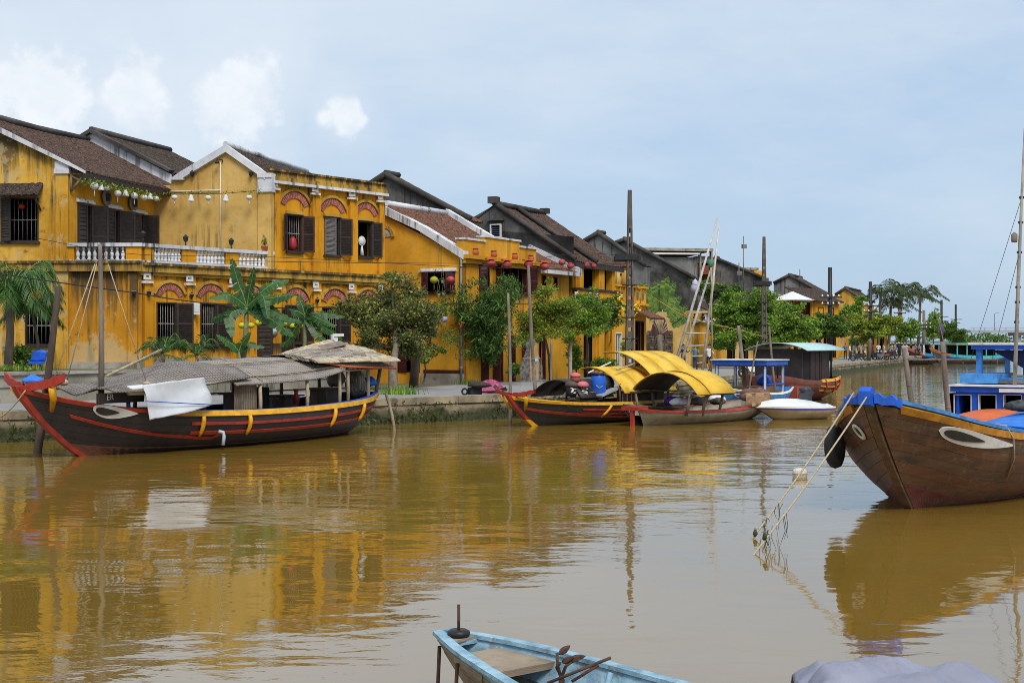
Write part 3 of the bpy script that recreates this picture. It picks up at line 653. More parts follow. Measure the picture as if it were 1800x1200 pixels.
r0 = FCs.at(*FCs.px(678, 360)); d28 = FC.u; r1 = r0 + d28 * 5.4; e0 = FCs.at(*FCs.px(810, 440)); e1 = e0 + d28 * 5.4
roof(C, e0, e1, r1, r0, m_tileR)
MB().tube([r0 + V((0, 0, .06)), r1 + V((0, 0, .06))], .16, 6).build("ridge_cap", m_white, C)
mb = MB(); nn = V((0, 0, .28)); off = d28 * .35
mb.hexa([r1, e1, e1 + off, r1 + off, r1 + nn, e1 + nn, e1 + off + nn, r1 + off + nn]); mb.build("verge_band", m_white, C)
roof(C, r1, r0, r0 - FCs.u * 4 - V((0, 0, 2)), r1 - FCs.u * 4 - V((0, 0, 2)), m_tileR)
# annex between the two houses
uf = uC(1003); zx = FC.px(970, 476)[1]
ax = [FC.rect(955, 483, 963, 505), FC.rect(976, 486, 983, 510), (uC(950), uC(962), .8, 3.0)]
wall(C, FC, ue, uf, .7, zx, ax, m_yelC, name="annex_wall", o=-.1)
for a_ in ax: window(C, FC, a_, m_shutm, o=-.1, sill=False)
e0 = FC.at(ue - .1, zx - .05, .5); e1 = FC.at(uf + .1, zx - .05, .5)
roof(C, e0, e1, FC.at(uf + .1, zx + 1.3, -2.4), FC.at(ue - .1, zx + 1.3, -2.4), m_tileR, "annex_roof")
MB().hexa([FC.at(uf - .1, zx - .1, .55), FC.at(uf + .25, zx - .1, .55), FC.at(uf + .25, zx + 1.25, -2.4), FC.at(uf - .1, zx + 1.25, -2.4), FC.at(uf - .1, zx + .2, .55), FC.at(uf + .25, zx + .2, .55), FC.at(uf + .25, zx + 1.55, -2.4), FC.at(uf - .1, zx + 1.55, -2.4)]).build("annex_verge", m_whiteD, C)
MB().fbox(FC, ue - .1, uf + .2, zx - .2, zx - .02, .35, .55).build("annex_eave", m_whiteD, C)

# ---- house D: dark gable, loggia to the river
pD = FC.at(uC(1005), 0); FD = Fr(pD, 27); FDs = Fr(pD, 117); uD = FD.U
Dh = thing("loggia_house", (3, 73, .8), "house with black mouldy gable, long brown tile roof and yellow balcony columns", "house")
zg = FDs.px(1000, 455)[1]
hwD = FDs.rect(863, 394, 882, 418)
uL = FDs.U(800)
wall(Dh, FDs, uL, 0, .7, FDs.px(870, 420)[1] - .02, [], m_grey, inside=False)
zq = FDs.px(870, 420)[1] - .02
MB().fpoly(FDs, [FDs.px(x, y) for x, y in ((800, 395), (868, 361), (1003, 452))][::-1] + [(uL, zq), (0, zq)][0:0], -.25, 0)
mb = MB(); pl = [(uL, zq), (0, zq), (0, FDs.px(1003, 452)[1]), FDs.px(868, 361), (uL, FDs.px(800, 400)[1])]; mb.fpoly(FDs, pl, -.25, 0); mb.build("gable_wall", m_grey, Dh)
wn = window(Dh, FDs, hwD, m_whitep, o=.12, glass=True, mull=0)
mb = MB()
for i in range(6): z_ = hwD[2] + (hwD[3] - hwD[2]) * (i + .6) / 6.4; mb.fbox(FDs, hwD[0] + .05, hwD[1] - .05, z_, z_ + .025, .02, .06)
mb.build("louvre", M("louvre_grey_blue", (.10, .12, .18), .4, .1), wn)
MB().fbox(FDs, hwD[0] - .15, hwD[1] + .15, hwD[3] + .18, hwD[3] + .26, 0, .2).build("hood", m_grey, Dh)
r0 = FDs.at(*FDs.px(868, 360)); r1 = r0 + FD.u * 6.3; e0 = FDs.at(*FDs.px(1012, 459, .2), .2); e1 = e0 + FD.u * 6.6
roof(Dh, e0, e1, r1, r0, m_tile, sag=.08)
l0 = r0 - FDs.u * 4.6 - V((0, 0, 2.9)); roof(Dh, r1, r0, l0, l0 + FD.u * 6.3, m_tileD)
MB().tube([r0 + V((0, 0, .1)), r1 + V((0, 0, .1))], .15, 6).build("ridge_cap", m_ridge, Dh)
for t in (0., .42): 
    a_ = r0.lerp(r1, t); b_ = e0.lerp(e1, t); MB().tube([a_ + V((0, 0, .12)), b_ + V((0, 0, .12))], .14, 6).build("tile_ridge", m_ridge, Dh)
MB().box(r0 + V((0, 0, .25)), (.5, .5, .35), R(-27)).build("ridge_finial", m_ridge, Dh)
MB().box(r1 + V((0, 0, .2)), (.45, .45, .3), R(-27)).build("ridge_finial", m_ridge, Dh)
MB().hexa([e0 - V((0, 0, .3)), e1 - V((0, 0, .3)), e1 - FD.n * .5 - V((0, 0, .1)), e0 - FD.n * .5 - V((0, 0, .1)), e0 - V((0, 0, .05)), e1 - V((0, 0, .05)), e1 - FD.n * .5 + V((0, 0, .15)), e0 - FD.n * .5 + V((0, 0, .15))]).build("eave_board", m_shut2, Dh)
ux = uD(1076); zb1 = FD.px(1040, 512)[1]; zt1 = FD.px(1040, 462)[1]
hl_ = [(uD(1009), uD(1013), zb1, zt1 - .1), (uD(1021.5), uD(1047), zb1, zt1 - .1), (uD(1058.5), uD(1071), zb1, zt1 - .1), (uD(1021.5), uD(1047), .8, 3.6), (uD(1058.5), uD(1070), .8, 3.3)]
wall(Dh, FD, 0, ux, .7, zt1, hl_, m_yel, dep=.2)
for x0, x1 in ((1014, 1021), (1048, 1058), (1071, 1076)): MB().fbox(FD, uD(x0), uD(x1), .8, zt1, 0, .16).build("column", m_yel, Dh)
MB().fbox(FD, 0, ux, zb1 - .02, zb1 + .1, 0, .5).build("balcony_rail", m_shut2, Dh)
MB().fbox(FD, 0, ux, zb1 - .95, zb1 - .03, .3, .42).fbox(FD, 0, ux, zb1 - 1.1, zb1 - .96, 0, .5).build("balcony_front", m_yel, Dh)
for x in (1013, 1037, 1049):
    u_ = uD(x, .42); pn = MB().fbox(FD, u_ - .2, u_ + .2, zb1 - .75, zb1 - .12, .42, .45).build("picture_panel", m_sign, Dh); MB().fbox(FD, u_ - .1, u_ + .08, zb1 - .55, zb1 - .3, .45, .455).fbox(FD, u_ - .02, u_ + .14, zb1 - .68, zb1 - .55, .45, .455).build("figure", m_black, pn)
MB().fbox(FD, .2, ux - .2, .8, 6.2, -6, -2).build("rear_body", m_yelC, Dh)

# ---- house E: parapet with green panels and two red-capped turrets
ux2 = uD(1136)
E = thing("turret_house", FD.at(ux + 1, .8), "narrow yellow house with green parapet panels and two red capped turrets", "house")
zE = FD.px(1105, 533)[1]; zP = FD.px(1105, 505)[1]
hE = [(uD(1082), uD(1093), .8, 3.2), (uD(1103), uD(1109), .8, 3.2), (uD(1116), uD(1132), .8, 3.9)]
wall(E, FD, ux + .05, ux2, .7, zP, hE, m_yelC)
for h in hE: window(E, FD, h, m_whitep if h is not hE[2] else m_shutm, sill=False, mull=1)
for x in range(1080, 1134, 9):
    u_ = uD(x); pn = MB().fbox(FD, u_, u_ + uD(x + 6) - uD(x), zE + .25, zP - .25, .0, .03).build("panel", M("panel_green", (.10, .15, .10), .7, .2) if x == 1080 else bpy.data.materials["panel_green"], E)
    MB().fbox(FD, u_ - .12, u_ - .02, zE, zP - .02, 0, .1).build("parapet_post", m_yel, E)
MB().fbox(FD, ux, ux2, zP, zP + .12, -.2, .14).fbox(FD, ux, ux2, zE - .1, zE + .02, 0, .2).build("parapet_rail", m_yel, E)
roof(E, FD.at(uD(1114), 4.05, 1.1), FD.at(ux2 + .1, 4.05, 1.1), FD.at(ux2 + .1, 4.55, .02), FD.at(uD(1114), 4.55, .02), m_tileR, "door_canopy")
for x in (1082, 1098):
    c = FD.at(uD(x, -1.2), 0, -1.2); z0, z1 = zP - .2, FD.px(x, 468, -1.2)[1]
    t_ = MB().lathe((c.x, c.y, z0), [(.34, 0), (.34, z1 - z0)], 14).build("turret", m_pale, E)
    MB().lathe((c.x, c.y, z1), [(.5, -.03), (.46, .05), (.3, .2), (.16, .36), (.05, .42)], 14).build("turret_cap", m_tileR, t_)
    MB().lathe(c + FD.n * .3 + V((0, 0, (z0 + z1) / 2 + .25)), [(.09, 0), (.09, .06)], 12, ax=FD.n).build("round_opening", m_dark, t_)
MB().fbox(FD, ux + .1, ux2, .8, zP - .3, -6, -1.7).build("body", m_yelC, E)

# ---- houses seen over and behind the front row
def gable_house(name, label, Y, ang, pts, ridge_len, wm, rm, body_z=.8, px_p=None, verge=True, left=True, zb=None):
    """pts: left eave, peak, right eave pixels of the gable facing the viewer"""
    pk = pts[1]; p0 = P(pk[0], 600, Y); fr = Fr((p0.x, p0.y), ang); L, T, Rr = [fr.px(*q) for q in pts]
    h = thing(name, fr.at(0, .8), label, "house"); zb = .8 if zb is None else zb
    MB().fpoly(fr, [(L[0], zb), (Rr[0], zb), Rr, T, L], -.3, 0).build("gable_wall", wm, h)
    back = -fr.n
    a, b, c = (fr.at(*q, .15) for q in (L, T, Rr)); up = V((0, 0, .12)); d = back * ridge_len
    roof(h, c + up, c + d + up, b + d + up, b + up, rm); roof(h, a + d + up, a + up, b + up, b + d + up, rm)
    if verge:
        for p, q in ((a, b), (b, c)): MB().tube([p + up * 1.4, q + up * 1.4], .16, 6).build("verge", m_ridge, h)
    MB().tube([b + up * 2, b + d + up * 2], .15, 6).build("ridge_cap", m_ridge, h)
    MB().fbox(fr, Rr[0] - .4, Rr[0] - .2, zb, Rr[1] - .2, -ridge_len, -.3).build("side_wall", wm, h); return h, fr
gable_house("rear_gable_house", "black mouldy gable wall with red tiled edge behind the clay pot house", 71, 118, ((640, 338), (680, 312), (830, 392)), 1.3, m_grey, m_tileR)
gable_house("gable_house", "pointed black gable just behind the red capped turrets", 100, 117, ((1020, 432), (1052, 413), (1135, 470)), 1.3, m_greyl, m_tileD)
gable_house("long_roof_house", "long black mouldy side wall sloping down beside the tall concrete pole", 112, 117, ((1078, 432), (1098, 424), (1222, 492)), 1.2, m_grey, m_tileD)
gable_house("far_gable_house", "small black gable with red tiled edge above the green trees", 135, 112, ((1246, 462), (1258, 456), (1345, 492)), 1.4, m_grey, m_tileR)
gable_house("grey_gable_house", "pale grey gable with dark roof edge above the street trees", 150, 112, ((1360, 500), (1387, 486), (1450, 520)), 8, m_greyl, m_tileD)
gable_house("ochre_gable_house", "ochre house with rounded dark gable near the coconut palms", 172, 112, ((1468, 520), (1486, 508), (1514, 528)), 14, m_yelA, m_tileD)
# rooftop structure
RT = Fr((P(1140, 600, 125).x, 125), 80); rt = thing("rooftop_house", RT.at(0, .8), "grey flat roofed concrete rooftop room above the black sloping wall", "house")
def rbox(fr, x0, y0, x1, y1, o0, o1, m, n, par): u0, u1, z0, z1 = fr.rect(x0, y0, x1, y1, o1); return MB().fbox(fr, u0, u1, z0, z1, o0, o1).build(n, m, par)
rbox(RT, 1160, 452, 1226, 500, -4, 0, m_greyl, "room_wall", rt); rbox(RT, 1134, 436, 1254, 441, -6, .6, m_conc, "roof_slab", rt); rbox(RT, 1142, 444, 1230, 447, -5, .5, m_whitep, "fascia", rt)
rbox(RT, 1226, 466, 1246, 482, -3, -.2, M("red_door", (.2, .05, .025), .7, .2), "door", rt); rbox(RT, 1226, 450, 1252, 462, -3, -.1, m_greyl, "lintel_wall", rt)
for x in (1230, 1250): rbox(RT, x, 441, x + 3, 500, -.4, .1, m_conc, "post", rt)
rbox(RT, 1252, 462, 1257, 500, -3, .1, m_yel, "pier", rt); rbox(RT, 1142, 455, 1256, 640, -6, -4.2, m_greyl, "body", rt)
# dark flat roofed house with yellow balcony
R2 = Fr((P(1296, 600, 142).x, 142), 60); r2 = thing("flat_roof_house", R2.at(0, .8), "dark flat roofed house with small yellow roof balcony left of the second pole", "house")
rbox(R2, 1294, 472, 1330, 640, -6, 0, m_grey, "wall", r2); rbox(R2, 1290, 470, 1334, 474, -7, .6, m_conc, "roof_slab", r2); rbox(R2, 1326, 476, 1344, 488, -2, .8, m_yel, "balcony", r2)
rbox(R2, 1330, 488, 1352, 640, -6, -.2, m_greyl, "side_wing", r2)
# gate house beside the stone wall
FG = Fr((P(1226, 600, 99).x, 99), 28); gh = thing("gate_house", FG.at(0, .8), "small yellow gate house behind the three standing people", "house")
hg = [(FG.U(1262) - .9, FG.U(1262), .8, 3.3)]
FGs = Fr(FG.p[:2], 118)
wall(gh, FG, 0, FG.U(1268), .7, FG.px(1245, 566)[1], [FG.rect(1253, 575, 1258, 640)], m_yel)
wall(gh, FGs, FGs.U(1182), 0, .7, FGs.px(1205, 566)[1], [FGs.rect(1184, 592, 1191, 610)], m_pale)
MB().fbox(FG, -.2, FG.U(1268), FG.px(1245, 566)[1], FG.px(1245, 562)[1], -.2, .25).build("cornice", m_whiteD, gh)
MB().fbox(FGs, FGs.U(1180), .1, FGs.px(1205, 567)[1], FGs.px(1205, 563)[1], -.2, .25).build("cornice", m_conc, gh)
z0, z1 = FGs.px(1190, 563)[1], FGs.px(1190, 551)[1]; me = MB().lathe((0, 0, 0), [(r * 2.2, z / .5 * (z1 - z0)) for r, z in prof], 8).mesh("baluster", m_iron)
for i in range(6): o = ob("baluster", me, gh); o.location = FGs.at(FGs.U(1180) + i * .62, z0, .05) - WL(gh)
for x in (1236, 1248, 1260): u_ = FG.U(x); MB().fbox(FG, u_, u_ + .55, FG.px(x, 562)[1], FG.px(x, 550)[1], -.1, .1).build("parapet_block", m_whiteD, gh)
MB().fbox(FG, 0, FG.U(1266), FG.px(1245, 550)[1], FG.px(1245, 547)[1], -.2, .2).build("parapet_rail", m_yel, gh)
MB().fbox(FGs, FGs.U(1182), 0, .8, 5, -5, -1.8).build("body", m_yelC, gh)
# ochre garden wall with stone base
FS = Fr((P(1150, 600, 92).x, 92), 100); sw = thing("garden_wall", FS.at(0, .8), "pale ochre garden wall rising over a rubble stone base by the fan palm", "wall")
rbox(FS, 1128, 548, 1215, 640, -.5, -.2, m_pale, "render", sw)
mb = MB()
u0, u1, z0, z1 = FS.rect(1138, 580, 1182, 648); m_stone = M("rubble_stone", (.13, .10, .075), .95, .35, 4, .6, 14, island=.3)
MB().fbox(FS, u0, u1, z0, z1 - .05, -.2, .0).build("stone_core", m_ridge, sw)
nz = int((z1 - z0) / .19)
for i in range(nz):
    x = u0 + rnd.uniform(-.1, 0)
    while x < u1:
        w_ = rnd.uniform(.16, .4); mb.fbox(FS, x, min(x + w_ - .03, u1 + .05), z0 + i * .19 + rnd.uniform(0, .02), z0 + (i + 1) * .19 - .02, -.05, rnd.uniform(.04, .1)); x += w_
mb.build("stone_facing", m_stone, sw, kind="stuff")
# far yellow houses between the trees
for i, (x0, y0, x1, y1, Y, lab, wm) in enumerate(((1428, 530, 1474, 640, 140, "yellow house front with dark tile roof beyond the street trees", m_yel), (1376, 560, 1420, 640, 128, "yellow shop front half hidden under the street trees by the second pole", m_yel), (1500, 575, 1560, 640, 178, "low yellow building behind the crowd of visitors", m_yelC), (1268, 560, 1345, 650, 112, "shaded open shop behind the big green tree", m_yelA))):
    fr = Fr((P(x0, 600, Y).x, Y), 40); u0, u1, z0, z1 = fr.rect(x0, y0, x1, y1); h = thing("shop_house", fr.at(0, .8), lab, "house")
    hs = [((u0 + (u1 - u0) * (.12 + .3 * k)), (u0 + (u1 - u0) * (.3 + .3 * k)), 1.0, min(3.4, z1 - .6)) for k in range(3)]
    wall(h, fr, u0, u1, .7, z1, hs, wm)
    for q in hs: window(h, fr, q, m_shut2, sill=False)
    if z1 > 5:
        for k in range(2): q = (u0 + (u1 - u0) * (.2 + .4 * k), u0 + (u1 - u0) * (.4 + .4 * k), z1 - 1.6, z1 - .6); window(h, fr, (q[0], q[1], q[2], q[3]), m_shut2, o=.06, glass=True)
    roof(h, fr.at(u0 - .3, z1 + .0, .5), fr.at(u1 + .3, z1 + .0, .5), fr.at(u1 + .3, z1 + 1.5, -3), fr.at(u0 - .3, z1 + 1.5, -3), m_tileD)
    MB().fbox(fr, u0, u1, .8, z1, -6, -2).build("body", wm, h)
    MB().fbox(fr, u1 - .2, u1, .8, z1, -6, -.2).build("end_wall", wm, h)
# ================================================================ boats
def cat_rom(P_, t):
    n = len(P_) - 1; x = min(max(t, 0), 1) * n; i = min(int(x), n - 1); f = x - i
    a, b, c, d = P_[max(i - 1, 0)], P_[i], P_[i + 1], P_[min(i + 2, n)]
    return .5 * ((2 * b) + (c - a) * f + (2 * a - 5 * b + 4 * c - d) * f * f + (3 * b - a - 3 * c + d) * f ** 3)
class Hull:
    """stations from bow to stern: sheer (u,halfbeam,z), chine, keel -> smooth skin; side +1 is the viewer's side of frame fr"""
    def __init__(s, fr, st): s.fr = fr; s.st = [np.array(q, float) for q in st]
    def loc(s, t, v):
        k = cat_rom(s.st, t); a, b, c = k; return (1 - v) ** 2 * a + 2 * v * (1 - v) * (2 * b - .5 * a - .5 * c) + v * v * c
    def S(s, t, v, side, off=0.):
        q = s.loc(t, v)
        if off:
            e = .004; dt = s.loc(min(t + e, 1), v) - s.loc(max(t - e, 0), v); dv = s.loc(t, min(v + e, 1)) - s.loc(t, max(v - e, 0)); n = np.cross(dv, dt); L = np.linalg.norm(n)
            if L > 1e-9:
                n = n / L
                if n[1] < 0: n = -n
                q = q + n * off
        return s.fr.at(q[0], q[2], side * q[1])
    def strip(s, mb, side, t0, t1, v0, v1, o0, o1, nt=24, nv=1):
        f0 = v0 if callable(v0) else (lambda t: v0); f1 = v1 if callable(v1) else (lambda t: v1); rows = []
        for i in range(nt + 1):
            t = t0 + (t1 - t0) * i / nt; a, b = f0(t), f1(t); r = [s.S(t, a + (b - a) * j / nv, side, o1) for j in range(nv + 1)] + [s.S(t, b + (a - b) * j / nv, side, o0) for j in range(nv + 1)]; rows.append(r + r[:1])
        if side < 0: rows = rows[::-1]
        mb.grid(rows, False); 
        m = len(rows[0]) - 1; b0 = len(mb.v) - len(rows) * (m + 1)
        mb.f += [tuple(b0 + j for j in range(m))[::-1], tuple(b0 + (len(rows) - 1) * (m + 1) + j for j in range(m))]; mb.sm += [False] * 2; mb.mi += [mb.m] * 2
        return mb
    def shell(s, parent, mat, nt=40, nv=9, off=0., name="hull", inner=.05, deck=None):
        mb = MB()
        for side in (1, -1):
            rows = [[s.S(i / nt, j / nv, side) for j in range(nv + 1)] for i in range(nt + 1)]; mb.grid(rows if side > 0 else rows[::-1], True)
            rows = [[s.S(i / nt, j / nv, side) - s.fr.n * side * inner * min(1, abs(s.loc(i / nt, j / nv)[1]) / .1) for j in range(nv // 2 + 1)] for i in range(nt + 1)]; mb.grid(rows[::-1] if side > 0 else rows, True)
        mb.grid([[s.S(1, j / nv, 1), s.S(1, j / nv, -1)] for j in range(nv + 1)], False)
        return mb.build(name, mat, parent)
    def planks(s, parent, mat, n, v0=0., v1=1., gap=.06, t0=0., t1=1., off=.014, nt=36, sides=(1, -1), label=None):
        for side in sides:
            for k in range(n):
                a = v0 + (v1 - v0) * (k + gap / 2) / n; b = v0 + (v1 - v0) * (k + 1 - gap / 2) / n; mb = MB(); s.strip(mb, side, t0, t1, a, b, 0., off + .004 * (k % 2), nt, 2); mb.build("plank", mat[k % len(mat)] if isinstance(mat, list) else mat, parent)
    def uv(s, px, py, side=1):
        best = None
        for i in range(161):
            for j in range(61):
                p = s.S(i / 160, j / 60, side); dx = 900 + F * p.x / p.y - px; dy = 600 - F * (p.z - EYE) / p.y - py; d = dx * dx + dy * dy
                if best is None or d < best[0]: best = (d, i / 160, j / 60)
        return best[1:]
    def rail(s, parent, mat, name, t0, t1, wd, ht, up=.0, nt=30, sides=(1, -1)):
        for side in sides:
            mb = MB(); rows = []
            for i in range(nt + 1):
                t = t0 + (t1 - t0) * i / nt; p = s.S(t, 0, side); n = s.fr.n * side; rows.append([p + n * .03 + V((0, 0, up)), p + n * .03 + V((0, 0, up + ht)), p - n * wd + V((0, 0, up + ht)), p - n * wd + V((0, 0, up)), p + n * .03 + V((0, 0, up))])
            mb.grid(rows if side < 0 else rows[::-1], False); m = 4; b0 = len(mb.v) - 5 * (nt + 1); mb.f += [tuple(b0 + j for j in range(4)), tuple(b0 + nt * 5 + j for j in range(4))[::-1]]; mb.sm += [False] * 2; mb.mi += [0] * 2
            mb.build(name, mat, parent)
    def deck(s, parent, mat, dz, t0=.04, t1=.99, name="deck", nt=24, zabs=None):
        rows = []
        for i in range(nt + 1):
            t = t0 + (t1 - t0) * i / nt; r = []
            for side in (1, .5, 0, -.5, -1):
                q = s.loc(t, 0); z = q[2] - dz if zabs is None else zabs; vv = .0
                for _ in range(14):
                    if s.loc(t, vv)[2] <= z: break
                    vv += .04
                hb = s.loc(t, vv)[1]; r.append(s.fr.at(s.loc(t, vv)[0], z, side * (hb - .02)))
            rows.append(r)
        MB().grid(rows, False).build(name, mat, parent)
def wood_planks(name, c, c2, scale=2.2, dirt=.5, rough=.6, stretch=(.35, .35, 4)):
    s = NT(name); f = s.noise(scale, 6, .7, s.map(stretch)); g = s.noise(scale * .7, 5, .65, s.map((1, 1, 1)))
    cc = s.mix(s.ramp(f, .3, .7), c, c2); cc = s.mix(s.ramp(g, .5, .7, 0, dirt), cc, (.035, .024, .016)); cc = s.mix(s.ramp(s.noise(3.3, 6, .7, s.map((2.2, 2.2, .3))), .54, .68, 0, .5), cc, (.25, .19, .135))
    s.lk(cc, s.b.inputs["Base Color"]); s.b.inputs["Roughness"].default_value = rough; s.bump(s.noise(24, 5, .65, s.map(stretch)), .35, .012); return s.mat
m_hull1 = M("hull_dark_brown", (.026, .020, .017), .55, .25, 3, .2, 20, dirt=.35, dirtc=(.07, .055, .045))
m_hull1b = M("hull_waterline", (.19, .075, .05), .8, .3, 3, .2, 20, dirt=.3)
def mat_weave(name, c, c2):
    s = NT(name); b1 = s.n("ShaderNodeTexWave"); b1.inputs["Scale"].default_value = 3.6; b1.inputs["Distortion"].default_value = 2.5; b1.inputs["Detail"].default_value = 3; s.lk(s.map((1, 1, 1), (0, 0, .6)), b1.inputs["Vector"])
    b2 = s.n("ShaderNodeTexWave"); b2.inputs["Scale"].default_value = 3.6; b2.inputs["Distortion"].default_value = 2.5; s.lk(s.map((1, 1, 1), (0, 0, -.95)), b2.inputs["Vector"])
    h = s.m("MULTIPLY", b1.outputs["Fac"], b2.outputs["Fac"]); n = s.noise(1.5, 6, .65)
    cc = s.mix(s.ramp(s.m("ADD", s.m("MULTIPLY", h, .75), n), .42, .92), c, c2)
    s.lk(cc, s.b.inputs["Base Color"]); s.b.inputs["Roughness"].default_value = .9; s.bump(s.m("ADD", h, s.noise(25, 4)), .6, .02); return s.mat
m_mat = mat_weave("woven_mat_grey", (.10, .083, .07), (.27, .235, .205))
m_mat2 = mat_weave("woven_mat_light", (.18, .155, .13), (.36, .315, .275))
m_tarpw = M("tarpaulin_white", (.66, .68, .71), .6, .06, 1.5, .5, 5, dirt=.12)
m_tarpo = M("tarpaulin_orange", (.62, .13, .03), .6, .15, 3)
m_tarpb = M("tarpaulin_blue", (.02, .17, .62), .55, .2, 3, .4, 5)
m_board = M("boards_beige", (.46, .38, .25), .85, .25, 4, .4, 20, dirt=.4, stretch=(1, 1, 1))
m_yelroof = M("awning_yellow", (.74, .44, .04), .8, .14, 1.6, .3, 14, dirt=.4, dirtc=(.3, .16, .03), col2=(.78, .52, .09), spec=.15)
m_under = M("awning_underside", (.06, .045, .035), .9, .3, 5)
def rope_pts(a, b, sag, n=10): a, b = V(a), V(b); return [a.lerp(b, i / n) - V((0, 0, sag * 4 * (i / n) * (1 - i / n))) for i in range(n + 1)]
def rope(name, label, a, b, sag, r=.012, cat="rope", mat=None, group=None): return tag(MB().tube(rope_pts(a, b, sag), r, 5).build(name, mat or m_rope), label, cat, group)
def text_mesh(txt, name, mat, parent, fr, u, z, o, size):
    cu = bpy.data.curves.new(name, "FONT"); cu.body = txt; cu.size = size; cu.extrude = .004; cu.align_x = "CENTER"; cu.align_y = "CENTER"
    t = bpy.data.objects.new(name, cu); col.objects.link(t); dg = bpy.context.evaluated_depsgraph_get(); me = bpy.data.meshes.new_from_object(t.evaluated_get(dg)); bpy.data.objects.remove(t)
    mt = Matrix((fr.u, V((0, 0, 1)), fr.n)).transposed().to_4x4(); mt.translation = fr.at(u, z, o) - (WL(parent) if parent else V((0, 0, 0))); me.transform(mt); me.materials.clear(); me.materials.append(mat); return ob(name, me, parent)
def stem(h, mb, fr, wd, t=.0, out=.06, v0=-.02, v1=.96, n=14):
    rows = []
    for i in range(n + 1):
        v = v0 + (v1 - v0) * i / n; q = h.loc(0, max(v, 0)); q2 = h.loc(.03, max(v, 0)); u, z = q[0], q[2] + (-.0 if v >= 0 else .04); f = out
        rows.append([fr.at(u - f, z, wd), fr.at(u + .16, z, wd + .03), fr.at(u + .16, z, -wd - .03), fr.at(u - f, z, -wd), fr.at(u - f, z, wd)])
    mb.grid(rows[::-1], False); b0 = len(mb.v) - 5 * (n + 1); mb.f += [tuple(b0 + j for j in range(4)), tuple(b0 + n * 5 + j for j in range(4))[::-1]]; mb.sm += [False] * 2; mb.mi += [0] * 2; return mb
def eye(h, parent, t0, t1, vc, hv, side=1, pm=None):
    """painted almond eye: white drop drawn out aft, dark pupil"""
    def prof(x): return math.sin(math.pi * min(1, x * 1.0) ** .62) ** .8 if 0 < x < 1 else 0.
    f = lambda a, b, c, k, sg: (lambda t: c + sg * k * prof((t - a) / (b - a)) - .25 * k * ((t - a) / (b - a)))
    mb = MB(); h.strip(mb, side, t0, t1, f(t0, t1, vc, hv, -1), f(t0, t1, vc, hv, 1), .0, .05, 26); e = mb.build("painted_eye", m_whitep, parent)
    a, b = t0 + (t1 - t0) * .06, t0 + (t1 - t0) * .6; mb = MB(); h.strip(mb, side, a, b, f(a, b, vc - .03 * hv, hv * .55, -1), f(a, b, vc - .03 * hv, hv * .55, 1), .0, .056, 20); mb.build("pupil", pm or m_hull1, e)

# ---------------- boat 1: large dark covered boat at the left quay
f1 = Fr((-10.1, 32.4), 32); B1 = thing("covered_boat", f1.at(4, 0), "long dark brown river boat with grey mat roofs moored at the left", "boat")
h1 = Hull(f1, [((-1.95, .05, 1.66), (-1.1, .05, .72), (.05, .03, -.12)), ((-.7, .62, 1.33), (-.1, .40, .5), (.35, .03, -.22)), ((.9, 1.12, 1.08), (1.1, .86, .36), (1.3, .05, -.35)), ((3.2, 1.42, .93), (3.3, 1.26, .28), (3.3, .06, -.4)), ((5.6, 1.47, .90), (5.6, 1.34, .26), (5.6, .06, -.4)), ((8.0, 1.28, .95), (7.9, 1.14, .3), (7.8, .05, -.35)), ((9.7, .92, 1.05), (9.5, .74, .4), (9.1, .04, -.2)), ((10.75, .42, 1.18), (10.4, .3, .6), (9.8, .03, .05))])
h1.shell(B1, M("hull_seam_black", (.012, .01, .009), .8, .2)); h1.planks(B1, m_hull1, 7, .0, .86, .035, 0.012, .995)
h1.deck(B1, m_woodd, .42)
mb = MB(); stem(h1, mb, f1, .07, out=.12); mb.build("stem_post", m_redp, B1)
for sd in (1, -1):
    mb = MB(); h1.strip(mb, sd, .03, .995, lambda t: .72 - .1 * math.sin(math.pi * t), .9, 0., .022, 40); mb.build("waterline_band", m_hull1b, B1)
    mb = MB(); h1.strip(mb, sd, .0, .36, -.005, .055, 0, .045, 20); mb.build("bow_rail", m_redp, B1)
    mb = MB(); h1.strip(mb, sd, .33, .985, -.01, .085, 0, .06, 36); mb.build("gunwale", m_yelp, B1)
    for (ta, va, tb, vb) in ((.1, .22, .4, .47), (.4, .47, .42, .36)):
        mb = MB(); h1.strip(mb, sd, ta, tb, lambda t: va + (vb - va) * (t - ta) / (tb - ta), lambda t: va + .045 + (vb - va) * (t - ta) / (tb - ta), 0, .045, 16); mb.build("red_stripe", m_redp, B1)
    for vv in (.19, .36):
        mb = MB(); h1.strip(mb, sd, .36, .985, vv, vv + .05, 0, .045, 34); mb.build("red_stripe", m_redp, B1)
    for x in (352, 426, 581, 645):
        u_ = f1.U(x, 1.3); t_ = min(range(200), key=lambda k: abs(h1.loc(k / 200, .3)[0] - u_)) / 200
        mb = MB(); pts = [h1.S(t_ - .004 * i / 5, .09 + .33 * i / 5, sd, .075) for i in range(6)]; mb.tube(pts, [.05, .06, .06, .055, .05, .035], 6); mb.build("fender_cleat", m_yelp, B1)
h1.rail(B1, m_bluep, "inner_rail", .33, .98, .08, .05)
ta, va = h1.uv(161, 714); tb, vb = h1.uv(243, 712)
eye(h1, B1, ta, tb, va + .05, .10); eye(h1, B1, ta, tb, va + .05, .10, -1)
